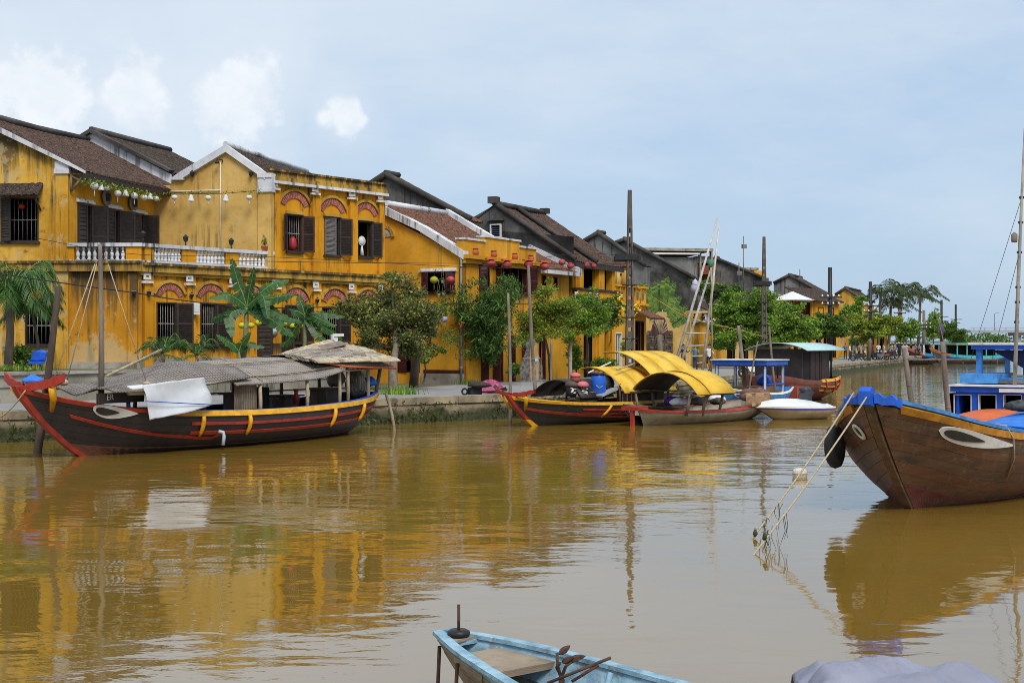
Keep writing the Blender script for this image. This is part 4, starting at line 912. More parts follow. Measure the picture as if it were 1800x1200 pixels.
# carved bow wings with yellow brackets
for sg, tl in ((1, 0), (-1, 1)):
    q0 = f1.at(-1.75, 1.62, sg * .05); mb = MB(); n_ = 22
    L_ = .95; rows = []
    for i in range(n_ + 1):
        x = i / n_; c = q0 + f1.n * (sg * L_ * x) + f1.u * (.25 * x) + V((0, 0, .04 + .2 * x * x)); hh = .085 + .035 * abs(math.sin(x * 10)) + .03 * x; dz = V((0, 0, 1)); th = f1.u * .035
        rows.append([c - dz * hh * .6 - th, c + dz * hh - th, c + dz * hh + th, c - dz * hh * .6 + th, c - dz * hh * .6 - th])
    mb.grid(rows if sg < 0 else rows[::-1], False); b0 = len(mb.v) - 5 * (n_ + 1); mb.f += [tuple(b0 + j for j in range(4)), tuple(b0 + n_ * 5 + j for j in range(4))]; mb.sm += [False] * 2; mb.mi += [0] * 2
    wg = mb.build("bow_wing", m_redp, B1)
    a = q0 + f1.n * (sg * .62) + f1.u * .2 + V((0, 0, .05)); b = q0 + f1.n * (sg * .3) + f1.u * .45 + V((0, 0, -.5)); MB().tube([a, a.lerp(b, .5) + f1.n * (sg * .05), b], [.09, .08, .05], 6).build("bracket", m_yelp, wg)
MB().lump(f1.at(-1.6, 1.8, .12), (.24, .16, .1)).ball(f1.at(-1.55, 1.84, .02), (.14, .17, .11)).build("blue_bundle", m_tarpb, B1)
# roofs
def rp(x, y, o): return f1.at(*f1.px(x, y, o), o)
def sheet(parent, name, rows, mat, thick=.03, sub=4):
    a, b = len(rows), len(rows[0]); out = []
    arr = [np.array([np.array(p) for p in r]) for r in rows]
    for i in range((a - 1) * sub + 1):
        rr = np.array([cat_rom([arr[k][j] for k in range(a)], i / ((a - 1) * sub)) for j in range(b)]); out.append([V(cat_rom(list(rr), j / ((b - 1) * sub))) + V((0, 0, rnd.uniform(-.008, .008))) for j in range((b - 1) * sub + 1)])
    m_ = MB().grid(out, True, -thick); return m_.build(name, mat, parent)
def flip(rows): return rows[::-1]
def uz(u, z, o): return f1.at(u, z, o)
c1 = [(-.3, 1.42, 1.52), (1.2, 1.75, 1.50), (2.7, 2.16, 1.62), (4.2, 2.08, 1.76)]      # u, ridge z, near eave z
sheet(B1, "mat_roof_front", [[uz(u, ez + .02, -1.25), uz(u, (rz + ez) / 2 + .12, -.7), uz(u, rz, 0), uz(u, (rz + ez) / 2 + .12, .7), uz(u, ez, 1.35)] for u, rz, ez in c1], m_mat)
c2 = [(3.6, 2.15, 1.60), (5.0, 2.2, 1.58), (6.6, 2.24, 1.68), (8.0, 2.2, 1.86)]
sheet(B1, "mat_roof_middle", [[uz(u, ez, -1.3), uz(u, (rz + ez) / 2 + .1, -.75), uz(u, rz, -.15), uz(u, (rz + ez) / 2 + .1, .6), uz(u, ez + (.02 if i % 2 else -.03), 1.4)] for i, (u, rz, ez) in enumerate(c2)], m_mat2)
for o_, dz in ((1.15, .1), (.5, .33)):
    pts = [uz(u, ez + (rz - ez) * (1 - (o_ / 1.4) ** 1.6) + .06, o_) for u, rz, ez in c2]; MB().tube(pts, .022, 5).build("roof_batten", m_bamb, B1)
for u_ in (4.6, 6.0, 7.2): MB().tube([uz(u_, 1.68, 1.38), uz(u_, 2.02, .6), uz(u_, 2.26, -.1), uz(u_, 1.95, -.8)], .014, 5).build("roof_lash", m_bamb, B1)
MB().tube([rp(187, 661, 1.2), rp(283, 615, .3)], .035, 6).build("bamboo_pole", m_bamb, B1)
MB().tube([uz(.2, 1.56, 1.2), uz(2.9, 1.66, 1.34), uz(4.3, 1.8, 1.3)], .02, 5).build("roof_batten", m_bamb, B1)
MB().tube([uz(2.5, 1.63, 1.36), uz(2.95, 2.0, .7), uz(3.4, 2.2, 0)], .016, 5).build("roof_lash", m_bamb, B1)
# rear roof: loose boards over an orange sheet
pk = uz(9.15, 2.62, -.1)
sheet(B1, "rear_roof_sheet", [[uz(6.9, 2.2, -1.2), uz(6.9, 2.32, 0), uz(6.9, 2.18, 1.1)], [uz(8.2, 2.12, -1.3), uz(8.2, 2.5, 0), uz(8.2, 2.02, 1.25)], [uz(9.3, 2.05, -1.3), uz(9.3, 2.62, 0), uz(9.3, 1.98, 1.2)], [uz(10.9, 1.98, -1.0), uz(10.9, 2.16, 0), uz(10.9, 1.94, .9)]], m_mat, .02)
MB().tube([uz(6.9, 2.16, 1.12), uz(8.2, 1.99, 1.28), uz(9.3, 1.95, 1.23), uz(10.95, 1.9, .92), uz(11.0, 2.1, 0)], [.02, .035, .03, .05, .03], 6).build('orange_fringe', m_tarpo, B1)
for i in range(64):
    u_ = rnd.uniform(6.9, 10.5); o_ = rnd.uniform(.0, 1.25); L_ = rnd.uniform(.9, 2.4); ka = max(0, 1 - abs(u_ - 9.2) / 2.3); z_ = 2.06 + (2.72 - 2.06) * (1 - (o_ / 1.35)) * (.35 + .65 * ka); u2 = min(10.75, u_ + L_ * .5); u1 = max(6.9, u_ - L_ * .5)
    kb = lambda q: 2.08 + .64 * (1 - o_ / 1.35) * (.3 + .7 * max(0, 1 - abs(q - 9.2) / 2.3))
    a, b = uz(u1, kb(u1) + .03 + .01 * (i % 3), o_), uz(u2, kb(u2) + .03 + .01 * (i % 3), o_ + rnd.uniform(-.1, .1)); t_ = (b - a).normalized(); sdv = f1.n * rnd.uniform(.05, .13) - V((0, 0, .05)); up = V((0, 0, .022))
    MB().hexa([a - sdv, b - sdv, b + sdv, a + sdv, a - sdv + up, b - sdv + up, b + sdv + up, a + sdv + up]).build("roof_board", (m_board, m_board, m_mat2, m_board, m_wood)[i % 5], B1)
for i in range(10):
    o_ = -rnd.uniform(0, 1.2); u1 = rnd.uniform(7, 9.5); z_ = lambda q: 2.1 + .6 * (1 + o_ / 1.35) * (.3 + .7 * max(0, 1 - abs(q - 9.2) / 2.3)); a, b = uz(u1, z_(u1), o_), uz(u1 + 1.2, z_(u1 + 1.2), o_); sdv = f1.n * .1; up = V((0, 0, .025)); MB().hexa([a - sdv, b - sdv, b + sdv, a + sdv, a - sdv + up, b - sdv + up, b + sdv + up, a + sdv + up]).build("roof_board", m_wood, B1)
mb = MB().box(pk + V((.1, 0, .18)), (.16, .16, .22), .5).box(pk + V((.22, 0, .27)), (.3, .12, .08), .5); mb.build("chimney_vent", m_whitep, B1)
for u_, o_, zt_, m_ in ((4.55, 1.33, 1.58, m_bamb), (6.45, 1.3, 1.7, m_bamb), (8.0, 1.16, 1.86, m_bamb), (8.45, 1.1, 1.98, m_bamb), (9.7, .85, 2.0, m_bamb), (4.7, -1.25, 1.6, m_woodd), (5.9, -.9, 1.75, m_woodd), (6.5, -1.2, 1.7, m_woodd), (8.1, -1.1, 1.9, m_woodd), (9.5, -.85, 2.0, m_woodd), (2.6, 1.25, 1.6, m_woodd), (2.6, -1.2, 1.6, m_woodd), (.6, .75, 1.5, m_bluep), (1.45, .95, 1.5, m_bluep)):
    MB().tube([uz(u_, .75, o_), uz(u_ + .02, (zt_ + .75) / 2, o_), uz(u_, zt_, o_)], [.06, .052, .048], 7).build("roof_post", m_, B1)
MB().tube([uz(8.0, 1.86, 1.2), uz(10.4, 1.9, .75)], .025, 5).build("roof_batten", m_bamb, B1)
MB().tube([uz(10.9, 1.94, .4), uz(10.55, 1.0, .45)], .06, 6).build("rudder_post", m_wood, B1)
MB().tube([uz(9.4, 1.88, .8), uz(11.1, 2.02, .3)], .03, 5).build("tiller", m_wood, B1)
# white tarpaulin hung over the side, mat screen, banner, bench, gear
tl = [rp(250, 677, 1.45), rp(300, 670, 1.47), rp(361, 663, 1.46)]; bl = [rp(266, 738, 1.6), rp(325, 725, 1.58), rp(373, 711, 1.52)]
rows = [[tl[j].lerp(bl[j], i / 3) + f1.n * (.05 * math.sin(i * 1.7 + j * 2)) for j in range(3)] for i in range(4)]
tp = sheet(B1, "white_tarpaulin", rows, m_tarpw, .008, 5)
MB().tube([rp(256, 705, 1.62), rp(372, 711, 1.6)], .012, 5).build("tie_cord", m_bluep, tp)
MB().fbox(f1, 3.75, 4.55, .95, 1.6, 1.18, 1.21).build("mat_screen", mat_weave("woven_screen", (.12, .085, .055), (.24, .18, .12)), B1)
bn = MB().fbox(f1, .95, 2.65, .98, 1.42, 1.06, 1.08).build("banner", M("banner_violet", (.045, .02, .22), .6, .2, 2), B1)
MB().lathe(f1.at(1.75, 1.1, 1.075), [(.29, 0), (.29, .012), (.25, .014), (.25, .004)], 24, ax=f1.n).build("ring", m_whitep, bn)
MB().lathe(f1.at(1.75, 1.1, 1.075), [(.24, 0), (.24, .01)], 20, ax=f1.n).build("ring", M("banner_red", (.4, .03, .03), .6, .1), bn)
MB().lathe(f1.at(1.75, 1.1, 1.078), [(.15, 0), (.15, .012)], 20, ax=f1.n).build("disc", M("banner_cyan", (.1, .45, .6), .6, .1), bn)
text_mesh("CUP", "lettering", m_whitep, bn, f1, 1.85, 1.31, 1.09, .13); text_mesh("DEEP", "lettering", m_whitep, bn, f1, 2.3, 1.33, 1.09, .11); text_mesh("ER", "lettering", m_whitep, B1, f1, -.1, 1.4, .93, .2)
MB().fbox(f1, -.45, .95, 1.26, 1.5, .86, .92).build("name_board", m_hull1, B1)
MB().lathe(f1.at(.35, 1.55, 1.06), [(.03, -.02), (.12, 0), (.13, .6), (.12, 1.2), (.03, 1.22)], 10, ax=f1.u).build("rolled_cloth", m_tarpw, B1)
MB().lump(f1.at(1.0, 1.6, .4), (.28, .22, .12)).build("blue_bundle", m_tarpb, B1)
for u_, a, b in ((5.2, .8, 1.25), (5.9, .8, 1.1), (7.0, .8, 1.15), (8.8, .8, 1.3)): MB().fbox(f1, u_, u_ + .6, a, b, -.6, .0).fbox(f1, u_ - .1, u_ + .75, b, b + .04, -.7, .1).build("bench", m_woodd, B1)
for u_ in (4.8, 7.4): MB().fbox(f1, u_, u_ + 2.2, 1.25, 1.29, -1.18, -1.12).build("side_rail", M("rail_orange_wood", (.28, .10, .04), .6, .2) if u_ < 5 else bpy.data.materials["rail_orange_wood"], B1)
MB().lathe(f1.at(4.35, .95, 1.0), [(.1, 0), (.1, .42), (.04, .5)], 10).build("gas_bottle", m_redp, B1)
MB().fbox(f1, 5.3, 6.1, .7, 1.45, -.2, .25).build("engine_box", m_dark, B1)
MB().lathe(f1.at(7.15, .95, .3), [(.09, 0), (.1, .2), (.05, .3), (.09, .42)], 9).build("bollard", m_redp, B1)
MB().lump(f1.at(10.1, 1.35, .1), (.3, .35, .5)).build("net_bundle", m_mat2, B1); MB().lump(f1.at(10.45, 1.45, .3), (.22, .2, .18)).build("blue_bundle", m_tarpb, B1); MB().lump(f1.at(9.6, 1.55, -.3), (.25, .25, .35)).build("basket", m_wood, B1)
q = rp(384, 758, 1.5); MB().tube([q, q + f1.n * .08 + f1.u * .08 + V((0, 0, -.02)), q + f1.n * .1 + f1.u * .09 + V((0, 0, -.12)), q + f1.n * .1 + f1.u * .06 + V((0, 0, -.34))], .045, 8).build("drain_pipe", M("pipe_pale_blue", (.45, .53, .62), .4, .1), B1)
mt = rp(178, 700, .2); mtop = rp(176, 430, .2); MB().tube([mt - V((0, 0, .3)), mt.lerp(mtop, .5) + V((.02, 0, 0)), mtop], [.075, .065, .045], 8).build("mast", m_wood, B1)
for a, b in (((167, 464), (94, 668)), ((170, 464), (118, 668)), ((190, 464), (256, 668))):
    p_ = rp(a[0], a[1], .2); MB().tube([p_, rp(b[0], b[1], .8 if b[0] > 200 else -.1)], .013, 5).build("stay", m_rope, B1)
MB().ball(rp(258, 674, 1.36), (.1, .1, .06), 8, 5).build("rope_coil", m_rope, B1); MB().ball(rp(112, 672, .2), (.12, .12, .08), 8, 5).build("rope_coil", m_rope, B1)

# ---------------- vaulted awning
def vault(parent, fr, u0, u1, oc, hw, ze, zt, n, mat, name="awning_panel", und=None, lift=0., nseg=12, gap=.0, skew=0., c0=-1.):
    for k in range(n):
        a, b = u0 + (u1 - u0) * k / n - (.03 if k else 0), u0 + (u1 - u0) * (k + 1) / n; rows = []
        for u_ in (a, (a + b) / 2, b): rows.append([fr.at(u_ + skew * c * c, ze + (zt - ze) * (.8 * (1 - c * c) + .2 * math.sqrt(max(0, 1 - c * c))) + lift * (u_ - u0) + (.008 if k % 2 else 0), oc + hw * c) for c in [c0 + (1 - c0) * j / nseg for j in range(nseg + 1)]])
        mb = MB(); mb.grid(rows, True, -.02); mb.build(name, mat, parent)
# ---------------- boat 2: dark boat with yellow vaulted awnings
f2 = Fr((.75, 43.9), 42); B2 = thing("awning_boat", f2.at(4, 0), "dark boat with red and yellow bow under two large yellow awnings", "boat")
h2 = Hull(f2, [((-1.25, .05, .98), (-.7, .05, .45), (.02, .03, -.1)), ((-.2, .55, .84), (.1, .36, .34), (.4, .03, -.2)), ((1.4, 1.0, .72), (1.5, .8, .26), (1.6, .05, -.3)), ((3.6, 1.2, .66), (3.6, 1.05, .2), (3.6, .05, -.3)), ((6.5, 1.15, .7), (6.5, 1.0, .24), (6.4, .05, -.3)), ((9, .7, .85), (8.9, .55, .4), (8.6, .04, -.1))])
h2.shell(B2, bpy.data.materials["hull_seam_black"]); h2.planks(B2, m_hull1, 5, 0, .9, .04, .012, .99); h2.deck(B2, m_woodd, .25)
mb = MB(); stem(h2, mb, f2, .07, out=.12, v1=.8); mb.build("stem_post", m_redp, B2); mb = MB(); stem(h2, mb, f2, .074, out=.124, v0=.72, v1=.98); mb.build("stem_foot", m_yelp, B2)
for sd in (1, -1):
    mb = MB(); h2.strip(mb, sd, .01, .99, -.01, .09, 0, .05, 36); mb.build("gunwale", m_yelp, B2)
    mb = MB(); h2.strip(mb, sd, .08, .6, lambda t: .3 + .3 * (t - .08), lambda t: .37 + .3 * (t - .08), 0, .04, 24); mb.build("red_stripe", m_redp, B2)
    for vv in (.22, .34): mb = MB(); h2.strip(mb, sd, .38, .95, vv, vv + .06, 0, .04, 24); mb.build("red_stripe", m_redp, B2)
    for t_ in (.5, .68): MB().tube([h2.S(t_ - .01 * i, .1 + .12 * i, sd, .07) for i in range(4)], [.045, .05, .045, .03], 6).build("fender_cleat", m_yelp, B2)
    q0 = f2.at(-1.12, .97, sd * .04); rows = []
    for i in range(21):
        x = i / 20; c = q0 + f2.n * (sd * .78 * x) + f2.u * (.15 * x) + V((0, 0, .04 + .12 * x * x)); hh = .06 + .03 * abs(math.sin(x * 10)); th = f2.u * .035; dz = V((0, 0, 1)); rows.append([c - dz * hh * .6 - th, c + dz * hh - th, c + dz * hh + th, c - dz * hh * .6 + th, c - dz * hh * .6 - th])
    mb = MB(); mb.grid(rows if sd < 0 else rows[::-1], False); wg = mb.build("bow_wing", m_redp, B2); a = q0 + f2.n * sd * .5 + f2.u * .1; b = q0 + f2.n * sd * .25 + f2.u * .3 - V((0, 0, .42)); MB().tube([a, b], [.075, .045], 6).build("bracket", m_yelp, wg)
vault(B2, f2, 2.9, 5.9, -.1, 1.5, .98, 1.82, 3, m_yelroof, c0=-.3); vault(B2, f2, 4.5, 7.3, -.4, 1.85, 1.34, 2.34, 3, m_yelroof, c0=-.25)
vault(B2, f2, 1.25, 2.95, -.2, 1.1, .85, 1.42, 2, m_hull1, "dark_awning")
for u_ in (2.95, 5.0, 7.3):
    for o_ in (-1.15, 1.15): MB().tube([f2.at(u_, .5, o_), f2.at(u_, 1.3 if u_ < 4 else 1.6, o_)], .04, 6).build("awning_post", m_woodd, B2)
MB().fbox(f2, 3.0, 5.6, .5, 1.05, 1.0, 1.05).build("cabin_side", m_woodd, B2)
wn = MB().fbox(f2, 3.2, 3.95, .68, .98, 1.05, 1.06).build("cabin_window", M("cabin_pane", (.18, .09, .05), .6, .2), B2)
mb = MB()
for i in range(4): mb.fbox(f2, 3.2 + i * .24, 3.23 + i * .24, .66, 1.0, 1.055, 1.08)
mb.fbox(f2, 3.2, 3.95, .98, 1.01, 1.056, 1.078); mb.build("window_frame", m_whitep, wn)
MB().fbox(f2, 2.95, 3.06, .5, 1.15, 1.02, 1.1).build("corner_post", m_shutm, B2); MB().fbox(f2, 3.1, 4.1, .58, .66, 1.06, 1.16).build("blue_board", m_tarpb, B2)
for i in range(9): u_ = 1.1 + rnd.uniform(0, .9); MB().fbox(f2, u_, u_ + rnd.uniform(.7, 1.4), .62 + .05 * i, .655 + .05 * i, .1 + rnd.uniform(0, .3), .8).build("stacked_plank", (m_woodd, m_hull1, m_wood)[i % 3], B2)
for a, b in (((1150, 628, .2), (1110, 650, .9)), ((1160, 622, .0), (1070, 640, .6))): pass
MB().tube([f2.at(3.1, 1.75, .9), f2.at(4.9, 2.0, .5)], .03, 6).build("pole", m_bamb, B2); MB().tube([f2.at(2.6, 1.65, .1), f2.at(4.2, 1.98, -.2)], .03, 6).build("pole", m_whitep, B2)
MB().tube([f2.at(3.0, .62, 1.25), f2.at(4.9, .42, 1.9)], [.03, .045], 6).build("oar", m_wood, B2)
MB().lump(f2.at(2.95, 1.2, .5), (.3, .3, .35)).build("dark_sack", m_black, B2)
MB().tube(rope_pts(h2.S(.3, .1, 1, .06), h2.S(.6, .1, 1, .08), .35), .014, 5).build("mooring_line", m_cable, B2)
MB().box(f2.at(2.5, 1.02, .95), (.9, .3, .06), R(48), rot=Matrix.Rotation(R(48), 3, "Z") @ Matrix.Rotation(R(-14), 3, "Y")).build("solar_panel", M("panel_pale", (.35, .36, .36), .4, .2, 9), B2)
# barrel, jars on that boat
p = f2.at(2.35, .93, .72); brl = thing("blue_barrel", p, "blue plastic barrel with rope handle on the dark boat", "barrel")
MB().lathe(p, [(.2, 0), (.235, .06), (.25, .2), (.25, .42), (.235, .6), (.2, .68)], 16).build("body", M("plastic_blue", (.015, .11, .55), .35, .12, 3), brl); MB().lathe(p + V((0, 0, .66)), [(.24, 0), (.24, .07), (.19, .09)], 16).build("lid", M("lid_navy", (.012, .02, .06), .4, .1), brl)
MB().tube([p + V((.12, -.24, .3)), p + V((.02, -.3, .24)), p + V((-.1, -.26, .33))], .014, 5).build("handle", m_rope, brl)
for u_, o_, nm, lb, bm, tm, hh, rr in ((1.15, .55, "jar", "black jar with white brush lettering on the dark boat", m_black, m_woodd, .42, .19), (1.65, .62, "jar", "dark jar under a pink cloth cover beside the blue barrel", m_black, M("cloth_pink", (.62, .16, .18), .8, .15), .4, .19)):
    p = f2.at(u_, .92, o_); j = thing(nm, p, lb, "jar"); MB().lathe(p, [(rr * .8, 0), (rr, .1), (rr, hh * .8), (rr * .8, hh)], 14).build("body", bm, j); MB().lathe(p + V((0, 0, hh)), [(rr * 1.15, -.1), (rr * 1.0, .0), (rr * .6, .06), (.02, .08)], 12).build("cover", tm, j)
    mb = MB()
    for i in range(9): a = -1.2 + rnd.uniform(-.5, .5); z_ = .08 + .24 * rnd.random(); q = p + V((math.cos(a) * (rr + .004), math.sin(a) * (rr + .004), z_)); mb.box(q, (.07, .012, .025), a + math.pi / 2)
    mb.build("lettering", m_whitep, j)
p = f2.at(1.6, 1.36, .35); j = thing("clay_pot", p, "clay pot with pink cloth cover above the dark jars", "pot"); MB().lathe(p, [(.12, 0), (.17, .1), (.16, .2), (.1, .27)], 12).build("body", M("terracotta", (.36, .12, .06), .8, .2, 5), j); MB().lathe(p + V((0, 0, .24)), [(.19, -.06), (.17, .02), (.05, .08)], 12).build("cover", bpy.data.materials["cloth_pink"], j)

# ---------------- boat 3: grey sampan with red rim and short vault
f3 = Fr((4.05, 43.9), 45); B3 = thing("sampan", f3.at(3, 0), "grey sampan with red rim under a short yellow barrel awning", "boat")
h3 = Hull(f3, [((-.35, .3, .56), (-.15, .25, .28), (.15, .12, -.1)), ((.6, .72, .48), (.7, .58, .2), (.9, .1, -.2)), ((2.4, 1.0, .42), (2.4, .88, .14), (2.4, .1, -.25)), ((4.4, 1.0, .46), (4.4, .86, .16), (4.3, .1, -.25)), ((6.4, .62, .62), (6.3, .48, .3), (6.0, .06, -.05))])
m_hull3 = M("hull_grey_paint", (.30, .27, .21), .75, .25, 2, .25, 18, dirt=.35, dirtc=(.12, .09, .06))
h3.shell(B3, m_hull3); h3.planks(B3, [m_hull3], 4, .05, .95, .03); h3.deck(B3, m_woodd, .22)
for sd in (1, -1): mb = MB(); h3.strip(mb, sd, 0, .99, -.02, .12, 0, .04, 30); mb.build("rim", m_redp, B3)
MB().fbox(f3, -.42, .1, .5, .62, -.34, .34).build("bow_block", m_redp, B3); MB().fbox(f3, -.4, -.3, -.3, .5, .0, .12).build("stem_post", m_redp, B3)
vault(B3, f3, 1.15, 1.95, .1, 1.42, .98, 1.68, 1, m_yelroof); vault(B3, f3, 1.8, 3.15, .1, 1.46, 1.0, 1.73, 1, m_yelroof)
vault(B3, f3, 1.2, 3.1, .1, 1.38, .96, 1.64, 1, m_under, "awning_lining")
for u_ in (1.25, 2.1, 3.0):
    for o_ in (-.98, .98): MB().tube([f3.at(u_, .3, o_), f3.at(u_, 1.06, o_ * 1.2)], .05, 6).build("awning_post", m_wood, B3)
MB().tube([f3.at(.9, 1.02, 1.25), f3.at(4.0, 1.0, 1.3)], .03, 6).build("side_pole", m_woodd, B3); MB().tube([f3.at(.9, 1.02, -1.1), f3.at(4.0, 1.0, -1.1)], .03, 6).build("side_pole", m_woodd, B3)
for u_, o_, s_, m_ in ((1.9, .2, .3, m_tarpw), (2.3, -.4, .3, M("cloth_violet", (.12, .03, .28), .8, .2)), (2.8, .3, .28, m_wood), (3.2, -.2, .33, m_tarpw), (3.6, .5, .25, m_woodd), (4.2, .0, .3, m_tarpw)): MB().lump(f3.at(u_, .55 + s_ * .4, o_), (s_, s_ * .8, s_ * .6)).build("bundle", m_, B3)
for i in range(5): MB().fbox(f3, 1.4 + i * .3, 2.6 + i * .3, .92 + .03 * i, .94 + .03 * i, .3 - .2 * i, .55 - .2 * i).build("shelf_board", (m_whitep, m_wood, m_yelp)[i % 3], B3)
MB().grid([[f3.at(u_, .95 - .02 * j - .0, 1.0 + .02 * math.sin(j * 3 + u_ * 9)) if j == 0 else f3.at(u_, .95 - .16 * j, 1.02 + .02 * math.sin(j * 3 + u_ * 9)) for j in range(4)] for u_ in (4.5, 4.8, 5.1, 5.5, 5.9)], True, .01).build("hanging_mat", M("mat_tan", (.33, .2, .11), .9, .25, 5, stretch=(1, 1, 4)), B3)
MB().lump(f3.at(6.1, .75, .3), (.55, .3, .3)).build("net_heap", M("net_rust", (.17, .085, .06), .95, .4, 9, .8, 30), B3)

# ---------------- white motor boat
f4 = Fr((8.45, 47.0), 66); B4 = thing("motor_boat", f4.at(1.5, 0), "small white motor boat with violet stripe and dark outboard engine", "boat")
h4 = Hull(f4, [((-.15, .06, .46), (.25, .05, .25), (.75, .03, -.05)), ((.6, .5, .46), (.75, .4, .2), (.95, .05, -.12)), ((1.4, .74, .46), (1.4, .62, .17), (1.4, .06, -.15)), ((2.2, .76, .44), (2.2, .66, .17), (2.2, .06, -.15)), ((2.85, .55, .42), (2.8, .5, .2), (2.7, .06, -.1))])
m_fg = M("fibreglass_white", (.72, .72, .70), .35, .05, 3, dirt=.1); m_fgd = M("fibreglass_stained", (.52, .46, .30), .5, .2, 2.2, dirt=.3, dirtc=(.25, .17, .06))
h4.shell(B4, m_fgd, inner=.02)
rows = [[h4.S(i / 16, 0, 1) + V((0, 0, .0)), h4.S(i / 16, 0, 1) * .6 + h4.S(i / 16, 0, -1) * .4 + V((0, 0, .1 + .16 * math.sin(math.pi * min(1, i / 14)))), h4.S(i / 16, 0, 1) * .4 + h4.S(i / 16, 0, -1) * .6 + V((0, 0, .1 + .16 * math.sin(math.pi * min(1, i / 14)))), h4.S(i / 16, 0, -1)] for i in range(17)]
MB().grid(rows, True).build("deck", m_fg, B4)
for sd in (1, -1): mb = MB(); h4.strip(mb, sd, 0, 1, -.02, .1, 0, .025, 20); mb.build("rub_rail", m_fg, B4); mb = MB(); h4.strip(mb, sd, 0, 1, .1, .2, 0, .018, 20); mb.build("violet_stripe", M("stripe_violet", (.10, .06, .34), .4, .1) if sd > 0 else bpy.data.materials["stripe_violet"], B4)
ob_ = MB().box(f4.at(2.3, .82, -.4), (.34, .3, .42), R(20), rot=Matrix.Rotation(R(24), 3, "Z") @ Matrix.Rotation(R(30), 3, "Y")).box(f4.at(2.45, .55, -.4), (.14, .14, .3), R(24)).build("outboard_engine", M("engine_dark", (.04, .042, .048), .45, .2), B4)
MB().ball(f4.at(2.28, 1.0, -.4), (.22, .18, .12), 9, 6).build("engine_cowl", bpy.data.materials["engine_dark"], ob_)
MB().box(f4.at(2.7, .5, .1), (.12, .1, .18)).build("cleat", m_iron, B4)

# ---------------- boat 5: houseboat with dark cabin
f5 = Fr((10.5, 59.6), 36); B5 = thing("house_boat", f5.at(3, 0), "rust brown house boat with black cabin and pale turquoise roof", "boat")
h5 = Hull(f5, [((-.5, .15, 1.2), (-.2, .12, .6), (.3, .05, -.1)), ((.8, .9, 1.22), (.9, .75, .5), (1.1, .06, -.25)), ((2.8, 1.4, .98), (2.8, 1.25, .38), (2.8, .08, -.3)), ((5.2, 1.42, .95), (5.2, 1.3, .38), (5.2, .08, -.3)), ((7.0, 1.1, 1.05), (6.9, .95, .5), (6.6, .06, -.1))])
m_hull5 = M("hull_rust", (.15, .045, .028), .65, .25, 2, .2, 15, dirt=.3)
h5.shell(B5, m_hull5); h5.planks(B5, m_hull5, 5, 0, .95, .03); h5.deck(B5, m_woodd, .2)
MB().fbox(f5, -.55, -.4, -.2, 1.3, -.08, .08).build("stem_post", m_hull5, B5)
for sd in (1, -1):
    mb = MB(); h5.strip(mb, sd, .62, 1, -.01, .1, 0, .05, 20); mb.build("gunwale", m_yelp, B5)
    for vv in (.2, .36): mb = MB(); h5.strip(mb, sd, .6, 1, lambda t: vv + .08 * (1 - ((t - .8) / .2) ** 2), lambda t: vv + .045 + .08 * (1 - ((t - .8) / .2) ** 2), 0, .04, 16); mb.build("yellow_stripe", m_yelp, B5)
    for t_ in (.66, .8, .93): MB().tube([h5.S(t_, .02 + .12 * i, sd, .06) for i in range(5)], .04, 6).build("fender_cleat", m_redp, B5)
MB().fbox(f5, 2.6, 5.6, .85, 2.35, -1.15, 1.15).build("cabin", M("cabin_black", (.03, .024, .024), .7, .3, 4, .2, 20), B5)
dr = MB().fbox(f5, 2.78, 3.4, .9, 2.2, 1.15, 1.17).build("cabin_door", m_dark, B5)
for a, b in ((3.55, 3.95), (4.02, 4.45), (4.7, 5.3)): MB().fbox(f5, a, b, .95, 2.15, 1.15, 1.18).build("cabin_panel", m_shut2, B5)
MB().fbox(f5, 3.43, 3.5, .9, 2.25, 1.15, 1.2).fbox(f5, 4.52, 4.6, .9, 2.25, 1.15, 1.2).build("cabin_stile", m_shutm, B5)
vault(B5, f5, 2.3, 6.6, 0, 1.55, 2.28, 2.62, 1, M("roof_turquoise", (.42, .60, .60), .6, .1, 3, .2, 10), "cabin_roof")
for u_ in (6.0, 6.35): 
    for o_ in (-.9, .95): MB().tube([f5.at(u_, .9, o_), f5.at(u_, 2.35, o_)], .045, 6).build("roof_post", m_black, B5)
MB().tube([f5.at(.4, 1.1, 1.0), f5.at(.4, 1.9, 1.0), f5.at(-.1, 1.95, .5)], .03, 6).build("hand_rail", m_iron, B5)
MB().fbox(f5, .2, 1.3, .1, .75, 1.3, 2.0).build("red_float", M("float_red", (.3, .06, .04), .7, .2), B5)
# ---------------- boat 4: blue canopy boat
f6 = Fr((9.6, 56.0), 38); B6 = thing("canopy_boat", f6.at(2, 0), "small blue boat with flat blue canopy between the yellow awnings and house boat", "boat")
h6 = Hull(f6, [((-2.6, .1, .95), (-2.1, .1, .5), (-1.4, .04, -.1)), ((-1.0, .8, .7), (-.8, .6, .3), (-.6, .05, -.2)), ((.4, 1.1, .6), (.4, .95, .2), (.4, .06, -.25)), ((1.6, 1.05, .65), (1.6, .9, .25), (1.5, .06, -.2)), ((2.8, .7, .8), (2.7, .55, .4), (2.5, .05, -.05))])
h6.shell(B6, m_blue2); h6.planks(B6, m_blue2, 4, .1, .95, .04); h6.deck(B6, m_woodd, .15)
for sd in (1, -1): mb = MB(); h6.strip(mb, sd, 0, 1, 0, .1, 0, .05, 24); mb.build("gunwale", m_whitep, B6)
eye(h6, B6, .12, .3, .3, .1, 1, m_bluep)
